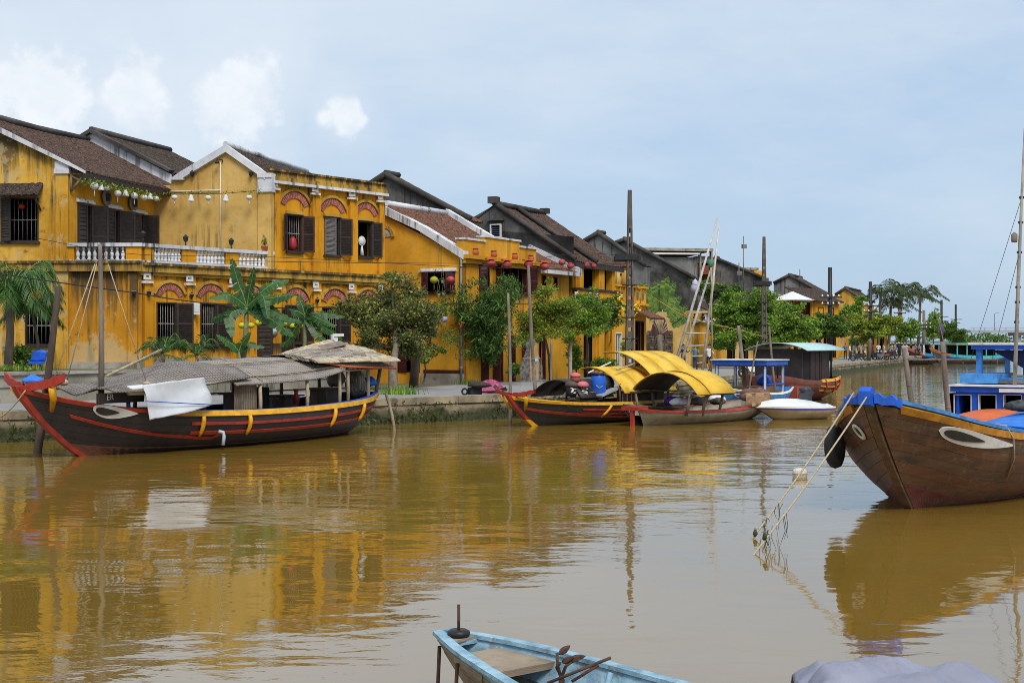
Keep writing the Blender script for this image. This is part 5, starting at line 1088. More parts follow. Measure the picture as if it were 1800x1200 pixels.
MB().fbox(f6, -.6, 1.25, 1.74, 1.93, -1.25, 1.25).build("canopy", m_bluep, B6); MB().fbox(f6, -.66, 1.31, 1.93, 1.97, -1.3, 1.3).build("canopy_edge", m_whitep, B6); MB().fbox(f6, -.5, 1.15, 1.68, 1.74, -1.15, 1.15).build("canopy_lining", m_wood, B6)
for u_ in (-.45, 1.1):
    for o_ in (-1.1, 1.1): MB().fbox(f6, u_ - .05, u_ + .05, .6, 1.72, o_ - .05, o_ + .05).build("canopy_post", m_bluep, B6); MB().fbox(f6, u_ - .06, u_ - .052, .6, 1.7, o_ - .02, o_ + .062).build("post_trim", m_whitep, B6)
MB().fbox(f6, -.4, 1.1, .95, 1.0, 1.12, 1.18).fbox(f6, -.4, 1.1, .95, 1.0, -1.18, -1.12).build("side_rail", m_bluep, B6); MB().fbox(f6, .2, 1.4, .6, .85, -.7, .6).build("bench", M("bench_wood", (.3, .14, .06), .6, .2), B6)
MB().lump(f6.at(1.6, 1.0, .0), (.3, .35, .3)).build("blue_bundle", m_bluep, B6)
# ================================================================ right-hand and foreground boats
f7 = Fr((6.55, 22.3), 34); B7 = thing("wooden_boat", f7.at(5, 0), "big weathered wooden boat with painted eye and blue cabin at the right", "boat")
h7 = Hull(f7, [((-2.16, .09, 1.86), (-1.3, .08, .95), (.0, .05, -.14)), ((-1.25, .74, 1.62), (-.62, .50, .78), (.45, .06, -.3)), ((.2, 1.33, 1.31), (.5, 1.04, .52), (1.2, .07, -.45)), ((2.2, 1.72, 1.10), (2.3, 1.5, .40), (2.4, .08, -.55)), ((5, 1.86, 1.0), (5, 1.68, .36), (5, .1, -.6)), ((9, 1.72, 1.05), (9, 1.5, .4), (9, .1, -.5)), ((12, 1.05, 1.3), (11.8, .85, .6), (11.3, .06, -.2))])
m_p7 = [wood_planks("plank_brown", (.105, .045, .020), (.17, .085, .042), 2.2, .75), wood_planks("plank_grey", (.10, .052, .026), (.165, .095, .055), 2.6, .8), wood_planks("plank_rust", (.135, .05, .018), (.19, .09, .042), 2.0, .8)]
h7.shell(B7, M("seam_dark", (.03, .02, .014), .9, .2)); h7.planks(B7, m_p7, 9, .055, .93, .03, .0, 1., .016, 60)
h7.deck(B7, m_wood, .3)
mb = MB(); stem(h7, mb, f7, .06, out=.09, v1=.98); mb.build("stem_post", wood_planks("stem_wood", (.085, .045, .02), (.16, .085, .035), 3, .7), B7)
for sd in (1, -1):
    mb = MB(); h7.strip(mb, sd, .08, .45, .01, .085, 0, .045, 30); mb.build("yellow_strake", M("strake_ochre", (.46, .20, .02), .6, .25, 5, .2, 30, dirt=.5) if sd > 0 else bpy.data.materials["strake_ochre"], B7)
    mb = MB(); h7.strip(mb, sd, .45, 1., .01, .085, 0, .045, 30); mb.build("blue_strake", m_bluep, B7)
    mb = MB(); h7.strip(mb, sd, .01, 1, lambda t: .74 - .06 * t, .93, 0, .024, 60); mb.build("waterline_band", M("antifouling_red", (.17, .055, .045), .8, .25, 3, dirt=.3) if sd > 0 else bpy.data.materials["antifouling_red"], B7)
h7.rail(B7, M("rim_blue", (.05, .22, .55), .55, .3, 6, .3, 30, dirt=.5), "rim", .0, 1., .12, .055)
ta, va = h7.uv(1646, 772); tb, vb = h7.uv(1781, 770)
eye(h7, B7, ta, tb, (va + vb) / 2 + .0, .082, 1, m_hull1)
tc, vc = h7.uv(1497, 762, -1); td, vd = h7.uv(1517, 775, -1)
mb = MB(); p_ = h7.S(.10, .26, -1, .03); nx = (h7.S(.10, .26, -1, .1) - h7.S(.10, .26, -1, 0)).normalized()
e_ = MB().lathe(p_, [(.15, 0), (.15, .02), (.1, .03), (.1, .0)], 20, ax=nx).build("painted_eye", m_whitep, B7); MB().lathe(p_, [(.085, 0), (.085, .012)], 16, ax=nx).build("pupil", m_hull1, e_)
# carved blue bow head
hd = f7.at(-2.2, 1.9)
mb = MB().fpoly(f7, [(-2.33, 1.76), (-2.12, 1.72), (-2.02, 1.84), (-2.05, 1.93), (-2.12, 2.0), (-2.22, 2.02), (-2.31, 1.96)], -.09, .09); bh = mb.build("bow_head", m_bluep, B7)
for sg in (1, -1):
    rows = []
    for i in range(22):
        x = i / 21; c = f7.at(-2.12, 1.89, sg * .1) + f7.n * (sg * .34 * x) + f7.u * (.18 * x) + V((0, 0, -.06 + .02 * math.sin(x * 12) - .04 * x)); hh = .045 + .03 * abs(math.sin(x * 7 + .3)); th = f7.u * .05; dz = V((0, 0, 1)); rows.append([c - dz * hh - th, c + dz * hh - th, c + dz * hh + th, c - dz * hh + th, c - dz * hh - th])
    mb = MB(); mb.grid(rows if sg < 0 else rows[::-1], False); b0 = len(mb.v) - 110; mb.f += [tuple(b0 + j for j in range(4)), tuple(b0 + 105 + j for j in range(4))]; mb.sm += [False] * 2; mb.mi += [0] * 2; mb.build("carved_wing", m_bluep, bh)
# cabin, seen from its front
c7 = f7.at(8, 0, -1.6); f7c = Fr(c7, 124); LX = 3.3
def cb(x0, y0, x1, y1, o0, o1, m, nm, par=None, ext=False):
    u0, u1, z0, z1 = f7c.rect(x0, y0, x1, y1, o1); return MB().fbox(f7c, u0, LX + .1 if ext else u1, z0, z1, o0, o1).build(nm, m, par or B7)
zr_ = f7c.px(1700, 678)[1]
wins = [f7c.rect(1677, 693, 1708, 731), f7c.rect(1720, 693, 1752, 733), f7c.rect(1764, 693, 1797, 734)]; d_ = wins[1][0] - wins[0][0]; wins.append(tuple(a + (d_ * 3 if i < 2 else 0) for i, a in enumerate(wins[0])))
wall(B7, f7c, 0, LX, .75, zr_, wins, m_bluep, dep=.05, name="cabin_front")
for q in wins: window(B7, f7c, q, m_whitep, o=.01, sill=False, name="cabin_window", t=.014)
MB().fbox(f7c, 0, .05, .75, zr_, -4.5, -.05).build("cabin_side", m_bluep, B7); MB().fbox(f7c, LX - .05, LX, .75, zr_, -4.5, -.05).build("cabin_side", m_bluep, B7); MB().fbox(f7c, 0, LX, .75, zr_, -4.55, -4.5).build("cabin_rear", m_bluep, B7)
MB().fbox(f7c, -.1, LX + .1, zr_ - .13, zr_ - .01, 0, .08).build("fascia", m_bluep, B7); MB().fbox(f7c, -.14, LX + .14, zr_ - .008, zr_ + .022, -4.6, .14).build("cabin_roof", m_whitep, B7)
lp = MB().fbox(f7c, .95, 1.95, zr_ - .12, zr_ - .04, .08, .14).build("tube_lamp", m_whitep, B7)
MB().fbox(f7c, -.05, .75, zr_ + .045, zr_ + .25, -2.2, -.5).build("roof_box", m_blue2, B7)
for i in range(3): MB().fbox(f7c, .1 + .4 * i, LX, zr_ + .05 + .06 * i, zr_ + .1 + .06 * i, -.9 - .25 * i, -.6 - .25 * i).build("roof_plank", m_wood if i != 1 else m_blue2, B7)
zc1 = f7c.px(1740, 606, -1.2)[1]
MB().fbox(f7c, .05, LX + .1, zc1 - .1, zc1, -4.4, -1.0).build("canopy", m_bluep, B7); MB().fbox(f7c, .0, LX + .15, zc1, zc1 + .05, -4.5, -.95).build("canopy_roof", m_whitep, B7)
for u_, o_, r_ in ((.18, -1.2, .06), (.55, -3.9, .06), (LX - .1, -1.2, .06), (.12, -3.9, .05)): MB().fbox(f7c, u_ - r_, u_ + r_, zr_ + .04, zc1 - .1, o_ - r_, o_ + r_).build("canopy_post", m_blue2, B7)
u_a = f7c.U(1742, -1.3); MB().fpoly(f7c, [(u_a, zc1 - .12), (LX, zc1 - .12), (LX, zr_ + .28), (u_a + .85, zr_ + .28), (u_a + .4, zr_ + .55)][::-1], -1.34, -1.3).build("canvas_screen", M("canvas_navy", (.02, .025, .075), .8, .15), B7)
# deck gear
tp = [[f7.at(u_, z_, o_) for o_, z_ in ((-1.5, .95 + a), (-.6, 1.16 + a), (.4, 1.18 + a), (1.3, .98 + a))] for u_, a in ((5.2, -.05), (6.0, .06), (6.9, .12), (7.7, .14))]
sheet(B7, "orange_tarpaulin", [[f7.at(u_, z_ + a, o_) for o_, z_ in ((-1.5, .92), (-1.1, 1.08), (-.6, 1.12), (-.1, 1.1))] for u_, a in ((4.2, -.1), (5.4, .02), (6.6, .1), (7.7, .14))], m_tarpo, .01)
sheet(B7, "blue_tarpaulin", [[f7.at(u_, z_ + a, o_) for o_, z_ in ((-.12, 1.08), (.4, 1.2), (1.0, 1.2), (1.6, 1.0))] for u_, a in ((3.2, -.05), (4.6, .05), (6.0, .1), (7.4, .14))], m_tarpb, .01)
MB().lump(f7.at(3.3, 1.22, -1.25), (.42, .38, .28)).build("black_bundle", m_black, B7); MB().lump(f7.at(5.4, 1.42, .55), (.5, .3, .14)).build("net_bundle", M("net_dark", (.06, .065, .06), .9, .5, 14, .9, 40), B7)
for i, (x, y) in enumerate(((1476, 772), (1490, 782))):
    p = f7.at(-.95 + .5 * i, 1.02 - .08 * i, -.98 - .16 * i); ty = tag(MB().torus(p, .24, .1, ax=f7.n + V((.2, 0, 0))).build("tyre_fender", M("rubber", (.02, .02, .021), .75, .2, 9, .2, 40) if i == 0 else bpy.data.materials["rubber"]), ("black tyre fender hung off the wooden bow, left one", "black tyre fender hung off the wooden bow, right one")[i], "tyre")
    MB().tube([p + V((0, 0, .24)), h7.S(.1 + .04 * i, 0, -1) + V((0, 0, .05))], .015, 5).build("hanging_rope", m_rope, ty)
stp = f7.at(-2.2, 1.93)
wa, wb = G(1316, 947, 0), G(1318, 976, 0)
for i, (e, lb) in enumerate(((wa, "upper taut mooring rope with hanging weed running from the wooden bow"), (wb, "lower pale mooring rope running from the wooden bow into the water"))):
    ro = thing("mooring_rope", e, lb, "rope"); MB().tube(rope_pts(stp + f7.n * (-.2, .04)[i], e - V((0, 0, .05)), .06, 14), .014, 6).build("line", m_rope, ro)
    pts = rope_pts(stp, e, .06, 40); n_ = 11
    mb = MB()
    for k in range(n_):
        p = pts[rnd.randint(30, 37)] + V((rnd.uniform(-.04, .04), rnd.uniform(-.04, .04), 0)); L_ = min(p.z - .0, rnd.uniform(.06, .5)); 
        if L_ > .03: mb.tube([p, p + V((rnd.uniform(-.03, .03), 0, -L_ * .5)), p + V((rnd.uniform(-.05, .05), rnd.uniform(-.03, .03), -L_))], [.004, .004, .002], 4)
    mb.build("hanging_weed", M("weed", (.05, .05, .015), .9, .4, 9) if i == 0 else bpy.data.materials["weed"], ro, kind="stuff")
    MB().lump(e.lerp(stp, .05 + .06 * i) - V((0, 0, .04)), (.025, .05, .06), 8, 6, .5).build("weed_clump", bpy.data.materials["weed"], ro)
MB().tube([h7.S(.345, 0, 1) - f7.n * .15 + V((0, 0, .08)), h7.S(.35, 0, 1) + V((0, 0, .07)), h7.S(.358, .08, 1, .07), h7.S(.372, .28, 1, .06), h7.S(.385, .5, 1, .06)], .014, 5).build("rope_end", m_rope, B7)
mst0, mst1 = P(1783, 662, 29.5), P(1801, 225, 29.5); mb = MB().tube([mst0 - V((0, 0, .4)), mst0.lerp(mst1, .4), mst1], [.045, .04, .02], 7); ms = mb.build("radio_mast", m_conc, B7)
for t_ in (.22, .3, .36, .5, .62, .72): q = mst0.lerp(mst1, t_); MB().box(q, (.1, .05, .05)).build("mast_clamp", m_iron, ms)
MB().lathe(mst0.lerp(mst1, .54) + V((-.12, 0, 0)), [(.06, 0), (.07, .04), (.07, .17), (.02, .22)], 8).build("mast_light", m_wood, ms)
for x, y in ((1710, 575), (1738, 575)): MB().tube([mst0.lerp(mst1, .72 if x < 1720 else .5), f7.at(12, 2.2, -1.4) + V(((x - 1710) * .02, 3, 0))], .006, 4).build("stay_wire", m_cable, ms)

# blue sampan in the foreground
f8 = Fr((-.50, 10.36), 141); B8 = thing("blue_sampan", f8.at(1.5, 0), "pale blue wooden sampan with rusty anchor in the foreground", "boat")
h8 = Hull(f8, [((-.05, .06, .48), (.15, .05, .3), (.6, .04, -.06)), ((.7, .32, .45), (.75, .22, .22), (1.0, .1, -.1)), ((1.9, .54, .385), (1.9, .42, .14), (1.9, .2, -.12)), ((3.2, .6, .37), (3.2, .48, .12), (3.2, .25, -.12)), ((4.6, .5, .42), (4.6, .4, .18), (4.5, .2, -.1))])
m_sky = M("paint_faded_blue", (.19, .36, .48), .75, .25, 5, .4, 30, col2=(.32, .50, .60), dirt=.7, dirtc=(.16, .15, .13)); m_raw = wood_planks("plank_raw", (.20, .15, .10), (.34, .27, .19), 3, .4, .8)
h8.shell(B8, m_sky, inner=.035); h8.planks(B8, m_raw, 4, .14, .98, .03, 0, 1, .01, 30); h8.rail(B8, m_sky, "gunwale", 0, 1, .06, .03)
for i in range(7):
    o_ = -.42 + .12 * i; hb = .33; mb = MB(); mb.add([], []); MB().fbox(f8, 1.0 + abs(o_) * .8, 4.3, .12, .14, o_ + .004, o_ + .116).build("floor_board", m_raw, B8)
MB().fpoly(f8, [(0, 0)] * 3, 0, 0)
mb = MB(); q = [h8.S(t_, .06, sd) for sd, t_ in ((1, .17), (1, .3), (-1, .3), (-1, .17))]; mb.poly([p - V((0, 0, .02)) for p in q], .05); mb.build("thwart", m_raw, B8)
mb = MB(); q = [h8.S(t_, .02, sd) for sd, t_ in ((1, .01), (1, .12), (-1, .12), (-1, .01))]; mb.poly([p + V((0, 0, .005)) for p in q], .03); mb.build("foredeck", m_sky, B8)
mb = MB(); q = [h8.S(t_, .08, sd) for sd, t_ in ((1, .62), (1, .68), (-1, .68), (-1, .62))]; mb.poly([p - V((0, 0, .05)) for p in q], .05); mb.build("thwart", m_raw, B8)
for sd in (1, -1):
    for t_ in (.4, .56, .74): MB().tube([h8.S(t_, .04 + .1 * i, sd) - f8.n * sd * .05 for i in range(5)], .022, 6).build("rib", m_sky, B8)
p = f8.at(.16, .49, 0); ca = MB().lathe(p, [(.075, 0), (.085, .015), (.085, .04), (.06, .055)], 16).build("bow_roller", m_black, B8); m_rust = M("rust", (.075, .038, .025), .9, .4, 12, .5, 60)
MB().tube([p, p + V((0, 0, .24))], .013, 6).build("pin", m_rust, ca); MB().box(p - V((0, 0, .01)), (.3, .16, .02), R(50)).build("roller_board", m_raw, ca)
for dx, dy in ((.02, -.14), (.3, -.35)): MB().tube([h8.S(.06 if dx < .1 else .2, .15, 1, .03), h8.S(.06 if dx < .1 else .2, .15, 1, .03) + V((-.03, -.02, -.75))], .016, 6).build("stake", m_rust, B8)
p = P(985, 1207, 9.6); p.z = .2; an = thing("anchor", p, "rusty grapnel anchor lying in the blue sampan", "anchor")
for i in range(3):
    a = .2 + i * 1.9; d = V((math.cos(a), math.sin(a), 0)); k = p + d * .1 + V((.03 * i, 0, .26 + .03 * (i % 2))); MB().tube([p, p + V((.01 * i, 0, .12)), p + d * .04 + V((0, 0, .22)), k], [.016, .014, .013, .012], 6).build("arm", m_rust, an); MB().lathe(k - d * .03, [(.008, 0), (.024, .02), (.026, .05), (.016, .09), (.002, .115)], 5, ax=d * .6 + V((.9, 0, .35)), smooth=False).build("fluke", m_rust, an)
MB().torus(p + V((-.06, -.03, .06)), .045, .01, ax=(.4, 1, .2), n=12, k=5).build("shackle", m_rust, an)
for (x0, y0, x1, y1), lb in (((962, 1200, 1074, 1155), "long rusty iron rod resting across the sampan anchor"), ((1005, 1197, 1052, 1168), "short rusty iron rod under the longer rod in the sampan")):
    a, b = P(x0, y0, 9.3), P(x1, y1, 9.3); tag(MB().tube([a, b], .011, 6).build("iron_rod", m_rust), lb, "rod")
# tarpaulin-covered boat at the bottom edge
f9 = Fr((2.0, 8.75), 97); B9 = thing("covered_skiff", f9.at(.8, 0), "small boat under a crumpled lilac tarpaulin at the bottom right edge", "boat")
h9 = Hull(f9, [((-.1, .1, .42), (0, .1, .2), (.2, .05, -.05)), ((.5, .6, .4), (.5, .5, .15), (.5, .1, -.1)), ((1.3, .7, .38), (1.3, .6, .15), (1.3, .1, -.1)), ((2.0, .3, .42), (1.9, .2, .2), (1.7, .05, -.02))]); h9.shell(B9, m_raw)
m_lil = M("tarpaulin_lilac", (.25, .255, .325), .6, .12, 2, .3, 6, dirt=.2); rows = []
for i in range(70):
    x = i / 69; r = []
    for j in range(41):
        y = -1 + 2 * j / 40; u_ = -.15 + 1.5 * x; tp_ = .56 * math.exp(-((x - .45) / .75) ** 6); z_ = .18 + (tp_ - .18) * (1 - abs(y) ** 2.2) * (1 if x < .68 else 1 - ((x - .68) / .32) ** 1.5 * .75) * (1 if x > .1 else .6 + 4 * x) + .075 * (abs(math.sin(x * 7 + y * 2.3 + .5 * math.sin(y * 5))) - .5) + .055 * (abs(math.sin(x * 5 - y * 6 + 1)) - .5) + .018 * abs(math.sin(x * 17 + y * 9)) + .008 * math.sin(x * 41 - y * 23); r.append(f9.at(u_, z_, y * .85 - .1))
    rows.append(r)
MB().grid(rows[::-1], True, .006).build("tarpaulin", m_lil, B9)

# far turquoise boats at the landing
for i, (x0, x1, Y, hc, lb, tm) in enumerate(((1655, 1765, 168, .0, "turquoise roofed tour boat at the far landing stage", M("paint_turquoise", (.06, .40, .42), .5, .15)), (1612, 1700, 182, .0, "tour boat with orange and blue bow behind the turquoise one", M("paint_sea_blue", (.05, .30, .50), .5, .15)))):
    p0 = P(x0, 600, Y); fr = Fr((p0.x, Y), 78); L_ = fr.U(x1); b = thing("tour_boat", fr.at(L_ / 2, 0), lb, "boat")
    hh = Hull(fr, [((-1.6, .1, 2.0), (-1, .1, 1), (0, .05, -.1)), ((.3, .9, 1.25), (.5, .7, .5), (1, .05, -.3)), ((L_ * .4, 1.5, .95), (L_ * .4, 1.3, .3), (L_ * .4, .1, -.4)), ((L_ * .8, 1.4, 1.0), (L_ * .8, 1.2, .3), (L_ * .8, .1, -.4)), ((L_ + .6, .9, 1.3), (L_ + .4, .7, .6), (L_, .1, -.1))])
    hh.shell(b, m_greyl if i == 0 else m_hull5)
    for sd in (1, -1):
        mb = MB(); hh.strip(mb, sd, 0, 1, 0, .25, 0, .05, 20); mb.build("gunwale", tm, b); mb = MB(); hh.strip(mb, sd, 0, .28, .02, .2, 0, .08, 10); mb.build("bow_strake", M("paint_orange", (.6, .13, .02), .5, .1) if i + sd == 1 else m_tarpo, b); mb = MB(); hh.strip(mb, sd, .2, .9, .25, .4, 0, .05, 16); mb.build("blue_strake", m_bluep, b)
    MB().fbox(fr, 1.2, L_ - .3, 2.35, 2.5, -1.4, 1.4).build("roof", tm, b); MB().fbox(fr, 1.1, L_ - .2, 2.28, 2.35, -1.45, 1.45).build("roof_trim", m_yelp if i == 0 else m_whitep, b); MB().fbox(fr, 1.4, L_ - .5, 1.0, 2.3, -.9, -.85).build("far_side", m_dark, b)
    for k in range(6):
        for o_ in (-1.25, 1.25): u_ = 1.4 + (L_ - 2) * k / 5; MB().fbox(fr, u_ - .07, u_ + .07, .9, 2.3, o_ - .06, o_ + .06).build("roof_post", tm, b)
p = G(1610, 640, 0); f10 = Fr((p.x - 1.5, p.y), 80); b = thing("row_boat", f10.at(1.5, 0), "small dark rowing boat tied below the far quay by the crowd", "boat"); hh = Hull(f10, [((-.3, .1, .8), (0, .1, .4), (.4, .05, -.1)), ((1, .7, .55), (1, .55, .2), (1, .1, -.2)), ((2.6, .7, .5), (2.6, .55, .2), (2.6, .1, -.2)), ((4, .4, .7), (3.9, .3, .3), (3.6, .05, -.05))]); hh.shell(b, m_hull1); hh.rail(b, m_wood, "rim", 0, 1, .1, .06); hh.deck(b, m_woodd, .2)
# buoy
p = G(1406, 838, 0); bu = thing("mooring_buoy", p, "round dirty white foam mooring buoy floating before the wooden bow", "buoy"); MB().lathe(p, [(.1, -.08), (.14, -.02), (.148, .06), (.145, .12), (.11, .165), (.04, .18)], 16).build("float", M("foam_white", (.62, .58, .50), .9, .12, 9, .6, 40, dirt=.3, dirtc=(.3, .2, .06)), bu); MB().torus(p + V((0, 0, .07)), .146, .012, ax=(0, 0, 1)).build("rope_ring", m_rope, bu)

# poles standing in the water and on the quay
def pole(name, label, a, b, r0, r1, mat, cat="pole", joints=5, bend=.03):
    t = thing(name, a, label, cat); a, b = V(a), V(b); n = 10; mid = V((rnd.uniform(-1, 1) * bend, 0, 0)); pts = [a.lerp(b, i / n) + mid * math.sin(math.pi * i / n) * 2 for i in range(n + 1)]; MB().tube(pts, [r0 + (r1 - r0) * i / n for i in range(n + 1)], 8).build("shaft", mat, t)
    for i in range(joints): f = (i + .6) / joints; q = a.lerp(b, f) + mid * math.sin(math.pi * f) * 2; r = r0 + (r1 - r0) * f; MB().lathe(q - (b - a).normalized() * .015, [(r * .98, 0), (r * 1.14, .012), (r * .98, .03)], 8, ax=b - a).build("node_ring", mat, t)
    return t
def polepx(name, label, x0, y0, x1, y1, Y, r0, r1, mat, ext=0., **k): a, b = P(x0, y0, Y), P(x1, y1, Y); a = a + (a - b).normalized() * ext; return pole(name, label, a, b, r0, r1, mat, **k)
polepx("mooring_pole", "thick leaning brown mooring pole left of the long dark boat", 65, 796, 103, 503, 33.0, .11, .075, m_woodd, ext=.5, joints=0)
polepx("bamboo_pole", "thin bamboo pole standing in the water left of the red bow wings", 896, 745, 893, 515, 44.7, .065, .04, m_wood, ext=.5)
polepx("bamboo_pole", "grey wooden mast behind the bow of the yellow awning boat", 942, 690, 929, 466, 47.2, .075, .05, m_wood, ext=.8, joints=0)
polepx("bamboo_pole", "short bamboo pole slanting at the stern of the long dark boat", 690, 752, 678, 690, 41.5, .05, .045, m_bamb, ext=.4)
polepx("bamboo_pole", "leaning bamboo pole standing in open water left of the blue carved bow", 1606, 722, 1589, 612, 31, .075, .06, m_wood, ext=1.6)
polepx("bamboo_pole", "tall bamboo pole beside the blue cabin carrying the flag", 1674, 742, 1657, 600, 29, .07, .055, m_wood, ext=1.2)
fp = polepx("flag_pole", "thin stick with limp grey pennant above the tall bamboo pole", 1656, 606, 1642, 545, 29, .015, .008, m_wood, ext=.3, joints=0)
MB().grid([[P(x + .5 * j, y, 29) + V((0, .02 * math.sin(j * 2), 0)) for j, (x) in enumerate((a0, (a0 + a1) / 2, a1))] for a0, a1, y in ((1648, 1652, 566), (1649, 1659, 578), (1651, 1657, 590))], True, .004).build("pennant", M("pennant_grey", (.09, .09, .13), .8, .2), fp)
polepx("bamboo_pole", "bamboo pole rising through the blue canopy boat", 1312, 700, 1298, 572, 57, .09, .07, m_wood, ext=1.5)
polepx("bamboo_pole", "thin crooked stick leaning at the right end of the blue canopy", 1316, 705, 1332, 600, 55, .045, .03, m_wood, ext=.6, joints=0)
polepx("bamboo_pole", "slim pole left of the black cabin", 1366, 705, 1352, 574, 58, .06, .045, m_wood, ext=1.0)
polepx("bamboo_pole", "grey post standing on the road by the light green shrub", 1003, 655, 1003, 588, 66, .1, .09, m_conc, ext=1.0, joints=0)
polepx("bamboo_pole", "thin brown post on the road between the bamboo and the green shrub", 969, 660, 969, 598, 62, .05, .04, m_wood, ext=.6, joints=0)
# ================================================================ plants
def LM(name, cols, rough=.55, transl=.35):
    s = NT(name); rr = s.geo.outputs["Random Per Island"]; cr = s.n("ShaderNodeValToRGB"); cr.color_ramp.interpolation = "LINEAR"; e = cr.color_ramp.elements
    while len(e) < len(cols): e.new(.5)
    for i, c in enumerate(cols): e[i].position = i / (len(cols) - 1); e[i].color = (*c, 1)
    s.lk(rr, cr.inputs[0]); cc = s.mix(s.ramp(s.noise(.9, 3), .35, .65), s.mix(1., cr.outputs[0], (1.5, 1.55, 1.4), "MULTIPLY"), s.mix(1., cr.outputs[0], (2.7, 2.55, 2.1), "MULTIPLY"))
    s.lk(cc, s.b.inputs["Base Color"]); s.b.inputs["Roughness"].default_value = rough; s.b.inputs["Specular IOR Level"].default_value = .35
    tr = s.n("ShaderNodeBsdfTranslucent"); s.lk(cc, tr.inputs[0]); mx = s.n("ShaderNodeMixShader"); mx.inputs[0].default_value = transl; s.lk(s.b.outputs[0], mx.inputs[1]); s.lk(tr.outputs[0], mx.inputs[2]); s.lk(mx.outputs[0], s.out.inputs[0]); return s.mat
l_dark = LM("leaf_olive_dark", [(.03, .045, .014), (.05, .072, .02), (.07, .09, .026), (.085, .055, .035), (.10, .13, .035), (.26, .25, .07)])
l_green = LM("leaf_green", [(.022, .05, .009), (.05, .105, .015), (.085, .16, .022), (.13, .21, .03), (.2, .27, .045)])
l_mid = LM("leaf_mid_green", [(.018, .042, .009), (.035, .075, .014), (.06, .11, .02), (.10, .15, .03)])
l_bam = LM("leaf_bamboo", [(.014, .038, .01), (.03, .07, .016), (.05, .1, .022), (.09, .15, .03)])
l_yg = LM("leaf_yellow_green", [(.04, .07, .01), (.09, .14, .018), (.14, .18, .026), (.2, .22, .035)])
l_ban = LM("leaf_banana", [(.012, .04, .010), (.018, .055, .013), (.026, .07, .016)], .4, .3)
l_palm = LM("leaf_palm", [(.015, .045, .012), (.026, .07, .017), (.045, .1, .025)], .45)
l_coco = LM("leaf_coconut", [(.014, .028, .01), (.028, .042, .015), (.05, .055, .025)], .5)
m_bark = M("bark_grey_brown", (.17, .135, .10), .95, .3, 4, .6, 20, stretch=(1, 1, .3)); m_barkd = M("bark_dark", (.07, .055, .042), .95, .3, 4, .6, 20)
def leaves(cs, size, aspect=.45, droop=.3, jit=.35):
    n = len(cs); c = np.asarray(cs); d = rng.normal(size=(n, 3)); d[:, 2] = d[:, 2] * .6 - droop; d /= np.linalg.norm(d, axis=1)[:, None]; q = rng.normal(size=(n, 3)); s = np.cross(d, q); s /= np.linalg.norm(s, axis=1)[:, None] + 1e-9
    L = (size * (1 + jit * rng.uniform(-1, 1, n)))[:, None]; return np.stack([c - d * L * .5, c + s * L * aspect * .5 - d * L * .05, c + d * L * .5, c - s * L * aspect * .5 - d * L * .05], 1)
def crown_pts(centres, radii, n, shell=.18):
    out = []; w_ = np.array([r[0] * r[1] * r[2] for r in radii]) ** .67; w_ = w_ / w_.sum()
    for c, r, k in zip(centres, radii, (w_ * n).astype(int)):
        v = rng.normal(size=(k, 3)); v /= np.linalg.norm(v, axis=1)[:, None]; v *= (shell + (1 - shell) * rng.uniform(0, 1, k) ** .5)[:, None] * rng.uniform(.7, 1.32, k)[:, None]; out.append(np.array(c) + v * np.array(r))
    return np.concatenate(out)
def tree(name, label, base, boxes, Y, n, size, lm, bm=None, trunk=.14, clump=.32, nc=26, aspect=.45, droop=.3, th=None, dy=None, trunks=None, cat="tree", group=None):
    """boxes: crown outline as pixel ellipses (x, y, rx, ry) at depth Y"""
    base = V(base); t = thing(name, base, label, cat, group); C_, R_ = [], []
    for (x, y, rx, ry) in boxes:
        c = P(x, y, Y); a, b = rx / F * Y, ry / F * Y; dd = dy or a
        k = max(3, int(nc * a * b / sum(q[2] * q[3] for q in boxes) * (F / Y) ** 2))
        for _ in range(k):
            v = V((rnd.gauss(0, 1), rnd.gauss(0, 1), rnd.gauss(0, 1))).normalized() * rnd.uniform(.3, 1.08); C_.append(c + V((v.x * a * .82, v.y * dd * .8, v.z * b * .82))); s_ = clump * rnd.uniform(.8, 1.7) * (a * b) ** .5; R_.append((s_ * 1.35, s_ * 1.2, s_ * .75))
    np_mesh("crown", leaves(crown_pts([tuple(c) for c in C_], R_, int(n * 1.7)), size * .78, aspect, droop), 4, lm, t)
    for tr in (trunks or [[base, base.lerp(P(boxes[0][0], boxes[0][1] + boxes[0][3] * .3, Y), .5) + V((.08, 0, 0)), P(boxes[0][0], boxes[0][1] + boxes[0][3] * .3, Y)]]):
        k = len(tr); MB().tube(tr, [trunk * (1.25 - .75 * i / (k - 1)) for i in range(k)], 8).build("trunk", bm or m_bark, t)
        top = V(tr[-1]); mb = MB()
        for c in sorted(C_, key=lambda q: rnd.random())[:14]: mid = top.lerp(c, .5) + V((0, 0, .12)); mb.tube([V(tr[-2]).lerp(top, .6), mid, c], [trunk * .42, trunk * .25, trunk * .08], 5)
        mb.build("limbs", bm or m_bark, t)
    return t
g0 = G(692, 690)
tree("street_tree", "dark olive leaved tree with two grey trunks before the yellow houses", g0, ((690, 560, 82, 78), (640, 550, 52, 55), (735, 590, 52, 62), (700, 500, 40, 32), (650, 600, 38, 40), (740, 530, 30, 40)), 53, 15000, .17, l_dark, trunk=.16, nc=90, clump=.22,
     trunks=[[g0, P(690, 650, 51.5), P(696, 610, 52), P(692, 560, 53)], [G(727, 681), P(730, 640, 55), P(736, 610, 54), P(735, 580, 53)]])
tree("street_tree", "small yellow green bush growing at the foot of the dark olive tree", G(745, 672), ((745, 622, 24, 16), (775, 618, 14, 12), (778, 545, 14, 18)), 57, 1000, .17, l_yg, trunk=.04, nc=14, cat="bush")
